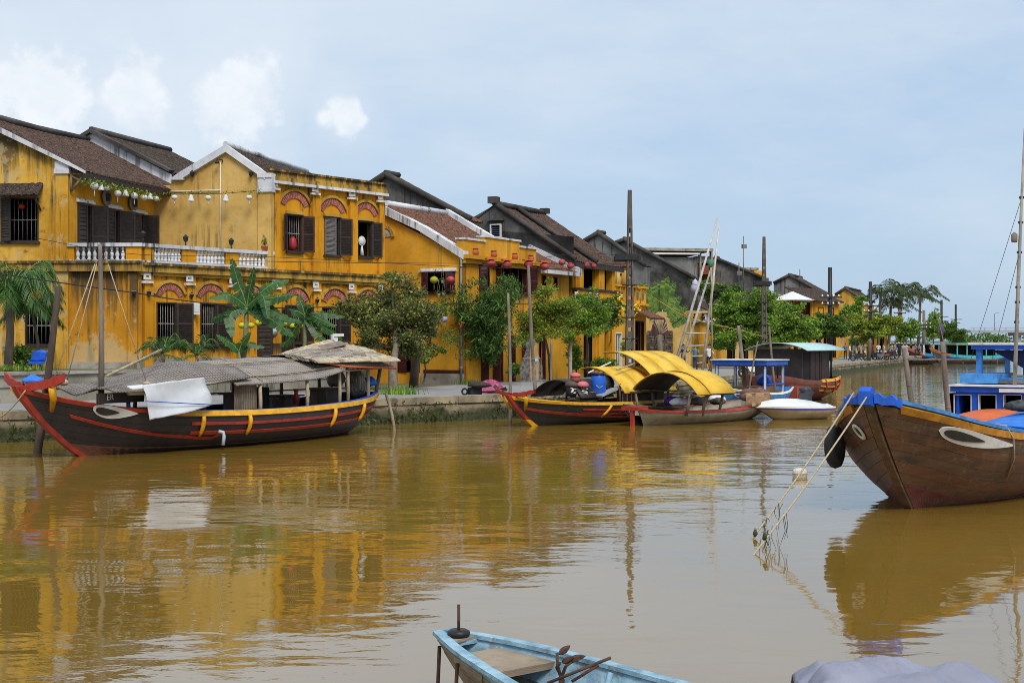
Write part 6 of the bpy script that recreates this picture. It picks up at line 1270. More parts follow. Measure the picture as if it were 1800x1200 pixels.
# bamboo clump
bt = thing("bamboo_clump", G(848, 672), "dense green bamboo clump with yellow canes beside the drainpipe", "bamboo"); cs_ = []; mbs = []
for i in range(17):
    b0 = G(848, 672) + V((rnd.uniform(-.35, .35), rnd.uniform(-.3, .3), 0)); tx = rnd.uniform(795, 905); ty = rnd.uniform(490, 560); tp_ = P(tx, ty, 60 + rnd.uniform(-1, 1)); pts = [b0.lerp(tp_, k / 8) + V((0, 0, .7 * math.sin(math.pi * k / 8) * abs(tx - 850) / 55)) for k in range(9)]
    MB().tube(pts, [.035 - .003 * k for k in range(9)], 5).build("cane", M("cane_yellow", (.32, .26, .06), .5, .3, 5) if i == 0 else bpy.data.materials["cane_yellow"], bt)
    for k in range(3, 9):
        for _ in range(3): cs_.append((pts[k] + V((rnd.uniform(-.5, .5), rnd.uniform(-.5, .5), rnd.uniform(-.35, .2))), .28))
for x, y in ((800, 600), (820, 620), (790, 590), (880, 610), (895, 580), (845, 600), (830, 560), (860, 540), (870, 570), (905, 600)): cs_.append((P(x, y, 60), .4))
np_mesh("foliage", leaves(crown_pts([tuple(c) for c, r in cs_], [(r * 1.5, r * 1.3, r) for c, r in cs_], 13000, .1), .24, .2, .9), 4, l_bam, bt)
# green street shrubs before the loggia house
def px_tree(label, bx, by, boxes, Y, n, size, lm, **k): return tree(k.pop("name", "street_tree"), label, G(bx, by), boxes, Y, n, size, lm, **k)
px_tree("light green feathery tree behind the grey wooden mast", 968, 668, ((955, 560, 38, 52), (930, 590, 30, 36), (990, 545, 34, 48), (960, 510, 22, 26)), 63, 8500, .18, l_yg, trunk=.07, nc=60, clump=.24, aspect=.3)
px_tree("green feathery tree shading the loggia balcony", 1030, 662, ((1030, 555, 40, 42), (1005, 580, 26, 32), (1060, 560, 30, 34), (1040, 520, 20, 16)), 66, 8500, .18, l_green, trunk=.08, nc=60, clump=.24, aspect=.3)
px_tree("dark green creeper with yellow blossoms on the turret house", 1068, 655, ((1075, 545, 26, 28), (1085, 525, 14, 14), (1060, 570, 16, 18)), 70, 4200, .16, l_mid, trunk=.04, nc=40, clump=.3, name="creeper", cat="creeper")
np_mesh("blossoms", leaves(crown_pts([tuple(P(1085, 525, 69.4)), tuple(P(1095, 538, 69.4)), tuple(P(1118, 540, 72))], [(.4, .3, .4)] * 3, 110, .2), .12, .8, 0), 4, LM("blossom_yellow", [(.6, .45, .03), (.7, .5, .05)]), bpy.data.objects["creeper"])
# big street trees to the right
for i, (lab, bx, by, boxes, Y, n, size, lm) in enumerate((
    ("broad bright green tree between the bamboo tripod and the second pole", 1302, 648, ((1300, 565, 52, 52), (1268, 580, 34, 44), (1335, 548, 42, 46), (1290, 525, 34, 26), (1275, 600, 30, 26), (1330, 600, 36, 24)), 96, 11000, .3, l_green),
    ("dark green tree on the roof terrace behind the tripod", 1268, 640, ((1240, 508, 20, 18), (1262, 515, 20, 20), (1222, 500, 18, 10), (1290, 510, 26, 14)), 108, 3200, .26, l_mid),
    ("bright green tree right of the second concrete pole", 1385, 640, ((1375, 565, 42, 42), (1405, 585, 42, 32), (1350, 590, 32, 30), (1395, 542, 30, 22)), 104, 8000, .3, l_green),
    ("green tree above the black cabin roof", 1445, 634, ((1440, 580, 34, 26), (1470, 575, 32, 24), (1420, 585, 26, 20), (1455, 560, 26, 16)), 122, 7000, .32, l_mid),
    ("yellow green tree over the parked motorbikes", 1528, 632, ((1530, 580, 44, 26), (1560, 572, 34, 26), (1500, 575, 32, 26), (1545, 560, 30, 18)), 146, 9000, .36, l_yg),
    ("pale green tree left of the third black pole", 1495, 628, ((1500, 545, 20, 16), (1512, 530, 14, 14), (1478, 555, 16, 14)), 160, 2600, .34, l_green),
    ("green tree at the far end of the crowd", 1600, 625, ((1600, 578, 26, 20), (1582, 585, 24, 18)), 185, 3400, .38, l_green),
    ("tall light green tree beside the far landing", 1640, 620, ((1640, 575, 22, 24), (1645, 555, 14, 14)), 205, 2600, .4, l_green),
    ("dark round tree nearest the far bridge", 1680, 615, ((1682, 590, 28, 14), (1665, 580, 24, 20), (1695, 596, 18, 9)), 240, 3800, .45, l_mid))):
    px_tree(lab, bx, by, boxes, Y, int(n * 1.25), size * .88, lm, trunk=.14, nc=95, clump=.2, aspect=.45)
# bananas
def blade(parent, pts, wd, mat, tears=12, name="leaf", fold=.35, N=(0, 0, 1)):
    """long leaf: midrib through pts, blade torn into strips"""
    P_ = [np.array(p) for p in pts]; n = tears * 2; mid = [V(cat_rom(P_, i / n)) for i in range(n + 1)]; q = []
    for sg in (1, -1):
        for i in range(n):
            a, b = mid[i], mid[i + 1]; t = (b - a).normalized(); s_ = t.cross(V(N))
            if s_.length < .05: s_ = V((1, 0, 0))
            s_ = s_.normalized() * sg; x = (i + .5) / n; ww = wd * (math.sin(math.pi * min(1, x * .93 + .06)) ** .6); dr = V((0, 0, -fold * ww * rnd.uniform(.6, 1.5))); e = rnd.uniform(-.3, .3); dr *= (1.9 if i % 4 == 0 else 1)
            q.append([a, b, b + s_ * ww + dr + t * e * (b - a).length, a + s_ * ww + dr + t * e * (b - a).length * .5])
    o = np_mesh(name, np.array([[tuple(v) for v in f] for f in q]), 4, mat, parent); MB().tube([mid[i] for i in range(0, n + 1, 2)], [.03 * (1 - .8 * i / n) for i in range(0, n + 1, 2)], 5).build("midrib", M("midrib", (.14, .22, .06), .5, .2) if "midrib" not in bpy.data.materials else bpy.data.materials["midrib"], o); return o
def banana(label, Y, base, crown, tips, wd=.27, stem=.13):
    b = P(*base, Y); c = P(*crown, Y); t = thing("banana_plant", b, label, "banana plant"); MB().tube([b, b.lerp(c, .5) + V((.05, 0, 0)), c], [stem, stem * .8, stem * .5], 8).build("stem", M("banana_stem", (.15, .16, .07), .7, .35, 5) if "banana_stem" not in bpy.data.materials else bpy.data.materials["banana_stem"], t)
    for (mx, my, tx, ty, dy) in tips: m_ = P(mx, my, Y + dy * .5); e = P(tx, ty, Y + dy); blade(t, [c, c.lerp(m_, .5) + V((0, 0, .06)), m_, e], wd * rnd.uniform(.8, 1.0), l_ban, N=(rnd.uniform(-.3, .3), -.75, .65), fold=.2)
banana("tall banana plant with torn leaves before the arched house", 49.2, (424, 650), (434, 540), ((420, 500, 407, 455, .2), (440, 505, 447, 470, -.3), (478, 500, 508, 492, .5), (490, 522, 517, 518, -.6), (400, 518, 368, 524, -.5), (398, 552, 370, 562, .5), (404, 555, 408, 592, -.6), (468, 540, 505, 562, -.4), (480, 552, 530, 566, .6), (475, 560, 516, 590, -.9), (462, 520, 470, 560, -.8)), .29)
banana("smaller banana plant behind the mat roofs of the long boat", 52, (532, 640), (536, 555), ((528, 530, 526, 517, .1), (545, 535, 548, 540, -.5), (572, 552, 606, 556, .3), (560, 560, 590, 574, -.6), (570, 575, 602, 596, .5), (560, 590, 580, 610, -.7), (510, 545, 505, 540, -.5), (505, 600, 492, 604, .4)), .24, .1)
banana("low banana shoot left of the house door", 48.8, (418, 645), (420, 618), ((405, 605, 398, 592, .1), (400, 600, 380, 588, -.3), (435, 604, 465, 610, .2), (428, 600, 440, 585, -.3)), .2, .07)
# pinnate palms
def frond(parent, a, m, e, n, L, mat, wd=.035, name="frond", droop=.5):
    P_ = [np.array(a), np.array(m), np.array(e)]; q = []
    for i in range(n):
        x = .12 + .88 * i / (n - 1); p = V(cat_rom(P_, x)); t = (V(cat_rom(P_, min(1, x + .02))) - V(cat_rom(P_, x - .02))).normalized(); s_ = t.cross(V((0, 0, 1))); s_ = s_.normalized() if s_.length > .05 else V((1, 0, 0)); l = L * (.45 + .55 * math.sin(math.pi * min(1, x * .85 + .12)))
        for sg in (1, -1):
            d = (s_ * sg * rnd.uniform(.75, 1.0) + t * .65 + V((0, 0, -droop * rnd.uniform(.4, 1.2)))).normalized(); w_ = t * wd; tip = p + d * l + V((0, 0, -droop * l * .4)); md = p + d * l * .55; q.append([p - w_ * .4, md - w_ * .8, tip, md + w_ * .8])
    o = np_mesh(name, np.array([[tuple(v) for v in f] for f in q]), 4, mat, parent); MB().tube([V(cat_rom(P_, i / 8)) for i in range(9)], [.022 * (1 - .1 * i) for i in range(9)], 5).build("rachis", bpy.data.materials["midrib"], o); return o
def palm(name, label, base, top, n, L, mat, leaf=.55, nl=26, trunk=.14, droop=.5, wd=.035, cat="palm", wind=0., up=.55, bm=None):
    base, top = V(base), V(top); t = thing(name, base, label, cat); MB().tube([base, base.lerp(top, .5) + V((.06, 0, 0)), top], [trunk, trunk * .85, trunk * .75], 8).build("trunk", bm or m_bark, t)
    for i in range(n):
        a = 2 * math.pi * i / n + rnd.uniform(-.25, .25); e = rnd.uniform(-.1, 1.) ** 1 if i % 3 else rnd.uniform(.5, 1.2); d = V((math.cos(a) + wind, math.sin(a), 0)); l = L * rnd.uniform(.8, 1.1); m_ = top + d * l * .5 + V((0, 0, l * up * e)); tp_ = top + d * l * (.95 - .15 * e) + V((0, 0, l * (up * e * .9 - droop * .55))); frond(t, top, m_, tp_, nl, leaf, mat, wd, droop=droop)
    return t
palm("garden_palm", "bushy green palm with drooping fronds at the left edge", P(14, 655, 46), P(16, 515, 46), 26, 2.0, l_palm, .62, 40, .16, .75, .03)
palm("garden_palm", "second palm crown hanging in at the left edge behind the first", P(70, 650, 47.5), P(56, 545, 47.5), 14, 1.35, l_palm, .5, 26, .07, .8, .03)
palm("garden_palm", "low feathery palm under the first barred window", P(285, 645, 48.5), P(285, 622, 48.5), 12, 1.05, l_palm, .36, 24, .05, .35, .02, up=.8)
palm("garden_palm", "low feathery palm under the second barred window", P(347, 645, 49), P(345, 625, 49), 10, .95, l_palm, .34, 22, .05, .35, .02, up=.85)
for i, (x, yb, yt, Y, lb) in enumerate(((1548, 620, 518, 178, "leftmost coconut palm beyond the crowd"), (1585, 620, 515, 186, "middle coconut palm beyond the crowd, the tallest"), (1618, 620, 520, 192, "rightmost coconut palm beyond the crowd"), (1566, 620, 535, 180, "short coconut palm between the two left palms"))):
    palm("coconut_palm", lb, P(x - 5, yb, Y), P(x, yt, Y), 15, 3.0, l_coco, .95, 20, .22, .55, .09, wind=.35)
# traveller's palm: a flat fan of banana-like leaves
tp_ = thing("fan_palm", P(1165, 640, 84), "fan shaped travellers palm beside the tall concrete pole", "palm"); c = P(1160, 588, 84)
for i, (x, y, L_) in enumerate(((1130, 500, .6), (1143, 505, .6), (1155, 498, .6), (1170, 490, .6), (1182, 500, .6), (1192, 522, .55), (1202, 540, .5), (1208, 556, .45), (1128, 530, .5))):
    e = P(x, y, 84 + .2 * (i % 3)); m_ = c.lerp(e, .45); MB().tube([c, c.lerp(m_, .6), m_], [.05, .04, .03], 5).build("leaf_stalk", m_bamb, tp_); blade(tp_, [m_, m_.lerp(e, .5), e, e + V((.15 * (1 if x > 1160 else -1), 0, -.15))], .27, l_mid, 10, fold=.1, N=(0, -1, .12))
MB().tube([P(1160, 640, 84), c], [.2, .15], 8).build("trunk", m_bark, tp_)
# shrubs, pots and grass
for lab, x, y, rx, ry, Y, n, m_ in (("clump of garden leaves below the left palm", 40, 625, 22, 26, 46.5, 900, l_mid), ("low green plants on the road by the loggia house", 1060, 645, 26, 20, 68, 1300, l_green), ("tall spiky green plant by the turret house door", 1102, 618, 12, 24, 73, 700, l_yg), ("climbing shrub on the column beside the loggia door", 1012, 620, 10, 40, 68, 1300, l_green), ("potted shrub beside the white clothed table", 903, 650, 12, 14, 60, 500, l_mid), ("green bush behind the first motorbike", 1505, 600, 20, 9, 160, 900, l_mid)):
    tree("shrub", lab, P(x, y + ry, Y), ((x, y, rx, ry),), Y, n, .16 if Y < 100 else .3, m_, trunk=.03, nc=12, cat="shrub")
def tuft(label, pts, n, h, mat, cat="grass", name="grass_tuft"):
    q = []
    for _ in range(n):
        p = V(pts[0]) + V((rnd.gauss(0, 1) * pts[1], rnd.gauss(0, 1) * pts[2], 0)); a = rnd.uniform(0, 6.28); d = V((math.cos(a), math.sin(a), 0)); hh = h * rnd.uniform(.5, 1.2); w_ = d.cross(V((0, 0, 1))) * .012; q.append([p - w_, p + w_, p + d * hh * .45 + V((0, 0, hh)) + w_ * .1, p + d * hh * .45 + V((0, 0, hh)) - w_ * .1])
    o = np_mesh(name, np.array([[tuple(v) for v in f] for f in q]), 4, mat); o["kind"] = "stuff"; tag(o, label, cat); return o
tuft("tuft of grass at the foot of the dark olive tree", (G(700, 693), .35, .25), 420, .3, l_green); tuft("strip of grass on the terrace at the left edge", (P(22, 650, 45), .7, .2), 500, .18, l_green); tuft("weeds at the foot of the drainpipe", (G(822, 676), .3, .2), 200, .25, l_mid)
q = []
for i in range(1, 5):
    a, b = V(Q[i]), V(Q[i + 1]); L_ = (b - a).length; t = (b - a) / L_; nn = V((t.y, -t.x))
    for _ in range(int(L_ * 60)):
        s_ = rnd.uniform(0, L_); z_ = rnd.choice((.62, .45, .3, .2, .12)) + rnd.uniform(-.06, .06); k = .5 + .5 * math.sin(s_ * 1.3) + rnd.random() * .5
        if k < .55: continue
        p = a + t * s_ + nn * (.1 + (.6 - z_) * .25); p = V((p.x, p.y, z_)); hh = rnd.uniform(.06, .2); d = V((nn.x, nn.y, 0)) * hh * .5 + V((t.x, t.y, 0)) * rnd.uniform(-.1, .1); w_ = V((t.x, t.y, 0)) * .02; q.append([p - w_, p + w_, p + d + V((0, 0, hh * rnd.uniform(-.8, .8))) + w_ * .2, p + d + V((0, 0, hh * rnd.uniform(-.8, .8))) - w_ * .2])
o = np_mesh("moss_weed", np.array([[tuple(v) for v in f] for f in q]), 4, LM("moss_leaf", [(.02, .028, .008), (.04, .05, .014), (.06, .065, .02)])); o["kind"] = "stuff"; tag(o, "mossy weeds growing on the face of the quay wall", "weeds")
# far bank woods: one mass
cs_, rs_ = [], []
for i in range(90): x = 190 + rnd.uniform(0, 420); y = 575 + rnd.uniform(0, 60); cs_.append((x, y, 3.5 + rnd.uniform(0, 2))); rs_.append((rnd.uniform(4, 9), 5, rnd.uniform(1.2, 2.6)))
o = np_mesh("far_trees", leaves(crown_pts(cs_, rs_, 16000, .5), 1.1, .6, .1), 4, l_mid); o["kind"] = "stuff"; tag(o, "low belt of hazy green woods on the far bank beyond the bridge", "trees")
# ================================================================ street furniture, lanterns, people
# concrete lattice poles
m_polec = M('pole_concrete', (.12, .10, .085), .9, .3, 2, .4, 18, dirt=.4)
def lattice_pole(label, p, H_, ang):
    p = V(p); t = thing("utility_pole", p, label, "pole", "concrete lattice poles along the quay"); g = Fr((p.x, p.y), ang); w0, w1 = .23, .085
    wz = lambda z: w0 + (w1 - w0) * z / H_
    for sg in (1, -1):
        A = g.at; a0, a1 = sg * wz(0), sg * wz(H_ * .8); b0, b1 = sg * (wz(0) - .11), sg * (wz(H_ * .8) - .06)
        q = [(b0, a0), (b1, a1)]; z1 = p.z + H_ * .8; MB().hexa([A(b0, p.z, .11), A(a0, p.z, .11), A(a0, p.z, -.11), A(b0, p.z, -.11), A(b1, z1, .09), A(a1, z1, .09), A(a1, z1, -.09), A(b1, z1, -.09)]).build("flange", m_polec, t)
    n = 15
    for i in range(n): z = p.z + .3 + i * (H_ * .8 - .3) / (n - 1); k = wz(z - p.z) - .1; MB().fbox(g, -k, k, z - .22, z + .1, -.08, .08).build("web", m_polec, t)
    z0 = p.z + H_ * .8; A = g.at; k0, k1 = wz(H_ * .8), w1; MB().hexa([A(-k0, z0, .09), A(k0, z0, .09), A(k0, z0, -.09), A(-k0, z0, -.09), A(-k1, p.z + H_, .07), A(k1, p.z + H_, .07), A(k1, p.z + H_, -.07), A(-k1, p.z + H_, -.07)]).build("shaft_top", m_polec, t)
    MB().fbox(g, -.75, .5, p.z + H_ * .635, p.z + H_ * .665, .1, .16).fbox(g, -.75, .5, p.z + H_ * .625, p.z + H_ * .655, -.18, -.12).build("cross_arm", m_iron, t)
    for z in (.22, .33, .5): MB().fbox(g, -.34, .34, p.z + H_ * z, p.z + H_ * z + .06, -.13, .13).build("band", m_iron, t)
    return t
pA = P(1107, 600, 65); pA.z = .8; pB = P(1343, 600, 94); pB.z = .8
lattice_pole("tall concrete lattice pole behind the yellow awnings, the nearest one", pA, 9.1, 80); lattice_pole("second concrete lattice pole standing in the green trees", pB, 9.1, 80)
for x, yt, Y, lb in ((1459, 470, 133, "third pole, black with white insulators above the green trees"), (1530, 495, 165, "fourth pole, black, just left of the coconut palms"), (1581, 501, 186, "grey pole standing among the coconut palms"), (1624, 545, 190, "grey pole right of the coconut palms by the crowd"), (1655, 527, 237, "far dark pole left of the last one over the round tree"), (1680, 535, 266, "farthest dark pole above the dark round tree")):
    p = P(x, 600, Y); p.z = .8; top = P(x, yt, Y).z; t = thing("utility_pole", p, lb, "pole"); MB().tube([p, V((p.x, p.y, top))], [.26, .2], 8).build("shaft", m_black if Y < 170 or Y > 200 else m_wood, t)
    for k, f in enumerate((.6, .68)):
        z = .8 + (top - .8) * f; MB().box((p.x, p.y - .25, z), (2.2 if k else 1.6, .12, .12)).build("cross_arm", m_iron, t)
        for i in range(4): MB().lathe((p.x - .8 + i * .53, p.y - .25, z + .05), [(.07, 0), (.1, .08), (.05, .22)], 6).build("insulator", m_whitep, t)
# bamboo tripod
tr = thing("bamboo_tripod", P(1215, 660, 66), "tall leaning bamboo ladder frame lashed at its top beside the gate house", "frame"); YT = 66
def down(x0, y0, x1, y1, z=.8, Y=YT):
    a, b = P(x0, y0, Y), P(x1, y1, Y); k = (a.z - z) / (a.z - b.z); return a, a + (b - a) * k
legs = [down(1262, 380, 1193, 618), down(1252, 465, 1205, 612, Y=YT + .6), down(1264, 396, 1236, 640)]
for a, b in legs: MB().tube([b, b.lerp(a, .5) + V((.03, 0, 0)), a], [.075, .065, .035], 8).build("leg", M("bamboo_grey", (.52, .49, .45), .6, .25, 4) if "bamboo_grey" not in bpy.data.materials else bpy.data.materials["bamboo_grey"], tr)
MB().tube([P(1249, 470, YT), P(1252, 505, YT - .2), P(1250, 545, YT - .2), P(1252, 590, YT), P(1250, 655, YT)], .04, 6).build("leg", m_bamb, tr)
for x0, x1, y in ((1238, 1249, 499), (1213, 1243, 550), (1206, 1241, 586), (1205, 1238, 608), (1216, 1237, 626), (1225, 1236, 638)): MB().tube([P(x0, y, YT), P(x1, y - 1, YT)], .035, 6).build("rung", bpy.data.materials["bamboo_grey"], tr)
MB().ball(P(1249, 463, YT), (.14, .14, .2), 8, 6).build("lashing", M("lashing_green", (.05, .22, .15), .8, .2), tr)
# net bag hung on the mast
def net_mat():
    s = NT("net"); s.b.inputs["Base Color"].default_value = (.55, .55, .52, 1); s.b.inputs["Roughness"].default_value = .9; tr_ = s.n("ShaderNodeBsdfTransparent"); mx = s.n("ShaderNodeMixShader"); s.lk(s.ramp(s.noise(9, 4, .6), .35, .75, .05, .32), mx.inputs[0]); s.lk(tr_.outputs[0], mx.inputs[1]); s.lk(s.b.outputs[0], mx.inputs[2]); s.lk(mx.outputs[0], s.out.inputs[0]); return s.mat
p = P(934, 690, 47.4); nb = thing("net_bag", p, "pale translucent fishing net hanging in a bag from the grey mast", "net"); k = 47.4 / F
mb = MB(); prof_ = [(3, 96), (8, 90), (10, 84), (9, 76), (12, 68), (17, 56), (20, 44), (21, 30), (21, 16), (19, 5), (16, 0)]; n = 16
vs_ = [p + V((r * k * (1 + .08 * math.sin(j * 2.3 + z)) * math.cos(2 * math.pi * j / n), r * k * .7 * math.sin(2 * math.pi * j / n), z * k)) for r, z in prof_ for j in range(n)]
mb.add(vs_, [(i * n + j, i * n + (j + 1) % n, (i + 1) * n + (j + 1) % n, (i + 1) * n + j) for i in range(len(prof_) - 1) for j in range(n)], True); mb.build("mesh_bag", net_mat(), nb)
MB().torus(p + V((0, 0, 60 * k)), .32, .012, ax=(0, 0, 1)).build("hoop", m_rope, nb); MB().ball(p + V((.1, -.1, 56 * k)), (.16, .1, .1), 8, 6).build("white_float", m_tarpw, nb)
# ---- lanterns
def lantern(label, p, r, mat, kind="round", tassel=None, group=None, name="lantern"):
    t = thing(name, p, label, "lantern", group); p = V(p)
    if kind == "round":
        prof_ = [(r * max(.25, math.sin(math.pi * i / 10)), -r * .82 * math.cos(math.pi * i / 10)) for i in range(11)]; MB().lathe(p, prof_, 14).build("shade", mat, t); MB().lathe(p + V((0, 0, r * .78)), [(r * .3, 0), (r * .3, r * .15)], 8).build("cap", m_woodd, t)
    else:
        MB().lathe(p, [(r * .95, -r * .9), (r * .9, -r * .75), (r * .55, .2 * r), (r * .4, r * .75), (r * .1, r * .95)], 12).build("shade", mat, t); MB().lathe(p - V((0, 0, r * .9)), [(r * .8, 0), (r * .8, .02)], 10).build("rim", m_woodd, t)
    MB().tube([p + V((0, 0, r * .8)), p + V((0, 0, r * 1.5))], .008, 4).build("hook", m_cable, t)
    if tassel: MB().tube([p - V((0, 0, r * .8)), p - V((0, 0, r * 2.4))], [.012, .02], 5).build("tassel", tassel, t)
m_lw = M("lantern_white", (.74, .74, .73), .7, .05, 5, transl=.15); m_ly = M("lantern_yellow", (.62, .60, .02), .6, .1, 5, transl=.15); m_lr = M("lantern_red", (.42, .035, .04), .6, .2, 5, col2=(.5, .09, .09)); m_lyg = M("lantern_lime", (.38, .38, .03), .6, .15, 5); m_lv = M("lantern_violet", (.44, .42, .60), .6, .1, 5)
ordn = ("first", "second", "third", "fourth", "fifth", "sixth", "seventh", "eighth", "ninth")
L1 = ((166, 327, 7.5, "round"), (178, 329, 6, "bell"), (188, 331, 5, "round"), (207, 340, 6.5, "round"), (221, 339, 6.5, "bell"), (236, 344, 6.5, "round"), (253, 347, 6.5, "round"), (264, 345, 6, "bell"), (274, 349, 5.5, "round"))
for i, (x, y, r, kd) in enumerate(L1):
    u_, z_ = FAs.px(x, y, .95); p = FAs.at(u_, z_, .95); lantern(f"white {kd} lantern under the left balcony eave, {ordn[i]} from the left", p, r / F * p.y, m_lw, kd, m_whitep if i in (0, 3, 5) else None, "white lanterns under the eave")
L2 = ((307, 347, 5.5, "round"), (336, 348, 6.5, "bell"), (366, 348, 5.5, "round"), (397, 348, 6.5, "bell"), (438, 347, 5.5, "round"))
for i, (x, y, r, kd) in enumerate(L2):
    u_, z_ = FBg.px(x, y, .5); p = FBg.at(u_, z_, .5); lantern(f"white {kd} lantern strung across the pale gable wall, {ordn[i]} from the left", p, r / F * p.y, m_lw, kd, m_whitep, "white lanterns on the gable")
a, b = FBg.at(*FBg.px(290, 337, .5), .5), FBg.at(*FBg.px(456, 334, .5), .5); rope("lantern_string", "string carrying the white lanterns across the pale gable", a, b, .12, .012, "string", m_cable)
vn = thing("eave_vine", FAs.at(3, 8.2, .9), "leafy vine trailing along the left balcony eave", "vine"); pts_ = [FAs.at(*FAs.px(155 + 14 * i, 316 + 3.2 * i, .9), .9) for i in range(9)]; MB().tube(pts_, .015, 4).build("stem", m_woodd, vn)
np_mesh("foliage", leaves(crown_pts([tuple(q + V((0, 0, -.08))) for q in pts_], [(.45, .3, .16)] * 9, 900, .1), .09, .5, .3), 4, l_yg, vn)
vn = thing("string_vine", a.lerp(b, .5), "thin vine twined along the lantern string on the gable", "vine"); np_mesh("foliage", leaves(crown_pts([tuple(a.lerp(b, i / 11) - V((0, 0, .06))) for i in range(12)], [(.2, .12, .08)] * 12, 260, .1), .07, .5, .3), 4, l_yg, vn)
for i, (x, y) in enumerate(((425, 572), (441, 572), (454, 567), (504, 568), (515, 573), (527, 572), (540, 568))):
    u_, z_ = FB.px(x, y, 1.2); p = FB.at(u_, z_, 1.2); lantern(f"yellow paper lantern before the arched house door, {ordn[i]} from the left", p, 6.3 / F * p.y, m_ly, "round", m_tarpo if i % 2 else None, "yellow lanterns by the door")
for x, y, r, m_, lb, t_ in ((763, 492, 7.5, m_lyg, "lime yellow silk lantern hanging in the side window", m_lyg), (792, 492, 8, m_lr, "red silk lantern hanging in the side window", m_lr), (781, 561, 7, m_lv, "pale violet lantern beside the dark olive tree", None), (768, 561, 5, m_ly, "small yellow lantern beside the pale violet one", None), (810, 571, 6, M("lantern_scarlet", (.55, .04, .01), .6, .1), "scarlet lantern by the drainpipe", None)):
    u_, z_ = FCs.px(x, y, .4); p = FCs.at(u_, z_, .4); lantern(lb, p, r / F * p.y, m_, "round", t_)
for i, (x, y) in enumerate(((863, 462), (891, 464), (929, 464), (957, 467))):
    u_, z_ = FC.px(x, y + 1, .8); p = FC.at(u_, z_, .8); r = 8.5 / F * p.y; lantern(f"red lantern with flat orange lid before the burgundy windows, {ordn[i]} from the left", p, r, m_lr, "round", None, "red lanterns of the tea house"); MB().box(p + V((0, 0, r * .95)), (r * 2.1, r * 2.0, .06), .3).build("lid", m_tarpo, bpy.data.objects[[o.name for o in bpy.data.objects if o.name.startswith("lantern")][-1]] if False else [o for o in col.objects if o.get("label", "").startswith(f"red lantern with flat orange lid before the burgundy windows, {ordn[i]}")][0])
for i, (x, y) in enumerate(((988, 461), (1003, 467), (1030, 466), (1042, 467))):
    u_, z_ = FD.px(x, y, .3); p = FD.at(u_, z_, .3); lantern(f"dark red lantern under the loggia eave, {ordn[i]} from the left", p, 6.5 / F * p.y, m_lr, "round", None, "red lanterns of the loggia")
# clay pots on the parapet ledge
me_pot = None
for i, (x, y) in enumerate(((836, 432), (868, 437), (905, 443), (933, 447))):
    p = FC.at(FC.U(x, .12), pz[0], .12); pt = thing("clay_pot", p, f"round orange clay pot on the tea house cornice, {ordn[i]} from the left", "pot", "clay pots on the cornice")
    k = .17; MB().lathe(p, [(k * .6, 0), (k * .95, k * .5), (k, k), (k * .85, k * 1.4), (k * .6, k * 1.6), (k * .62, k * 1.68), (k * .9, k * 1.85), (k * .8, k * 1.87)], 14).build("body", M("clay_orange", (.42, .12, .045), .8, .2, 5) if i == 0 else bpy.data.materials["clay_orange"], pt); MB().torus(p + V((0, 0, k * 1.5)), k * .68, .015, ax=(0, 0, 1), n=12, k=5).build("collar", m_shutm, pt)
# hanging pots in the side window
for i, (x, y) in enumerate(((771, 521), (780, 520), (778, 498))):
    p = FCs.at(*FCs.px(x, y, .3), .3); t = thing("hanging_pot", p, ("small white pot on cords below the side window, left one", "small white pot on cords below the side window, right one", "white pot with trailing fern in the side window")[i], "pot"); MB().lathe(p, [(.05, 0), (.08, .12), (.085, .13)], 10).build("pot", m_whitep, t)
    for s_ in (-1, 1): MB().tube([p + V((.07 * s_, 0, .12)), p + V((0, 0, .75))], .006, 4).build("cord", m_rope, t)
    np_mesh("fern", leaves(crown_pts([tuple(p + V((0, 0, .16)))], [(.14, .12, .1)], 80 if i == 2 else 45, .1), .09, .4, .5), 4, l_mid, t)
# lamps on house fronts
def lamp(label, p, post, s=.2):
    p = V(p); t = thing("wall_lamp", p, label, "lamp"); b = p + V((0, 0, post))
    MB().tube([p, b], .025, 6).build("post", m_black, t); MB().lathe(b, [(s * .35, 0), (s * .75, .05), (s * .95, s * 1.6), (s * 1.1, s * 1.65), (s * .5, s * 2.2), (s * .1, s * 2.6)], 6, smooth=False).build("cage", m_black, t); MB().lathe(b + V((0, 0, .06)), [(s * .76, 0), (s * .9, s * 1.3)], 6, smooth=False).build("glass", m_whitep, t)
for x, lb in ((325, "black lantern lamp on the balustrade, the left one"), (405, "black lantern lamp on the balustrade, the right one")): lamp(lb, FB.at(FB.U(x), 6.29, .05), .16, .11)
lamp("grey lantern lamp on the balcony rail before the third door", FA.at(FA.U(252), 6.29, .05), .2, .1)
for x, y, lb in ((338, 312, "small black wall lamp under the left slope of the pale gable"), (441, 312, "small black wall lamp under the right slope of the pale gable")): lamp(lb, FBg.at(*FBg.px(x, y, .15), .15), .05, .1)
gl = thing("gooseneck_lamp", FBg.at(*FBg.px(389, 287, .05), .05), "black gooseneck lamp at the peak of the pale gable", "lamp"); q = FBg.at(*FBg.px(391, 285, .05), .05); MB().tube([q, q + V((0, 0, .08)), q + FBg.n * .2 - FBg.u * .12 + V((0, 0, .1))], .02, 6).build("arm", m_black, gl); MB().lathe(q + FBg.n * .2 - FBg.u * .14 - V((0, 0, .02)), [(.1, -.06), (.07, .02), (.03, .1)], 10).build("shade", m_black, gl)
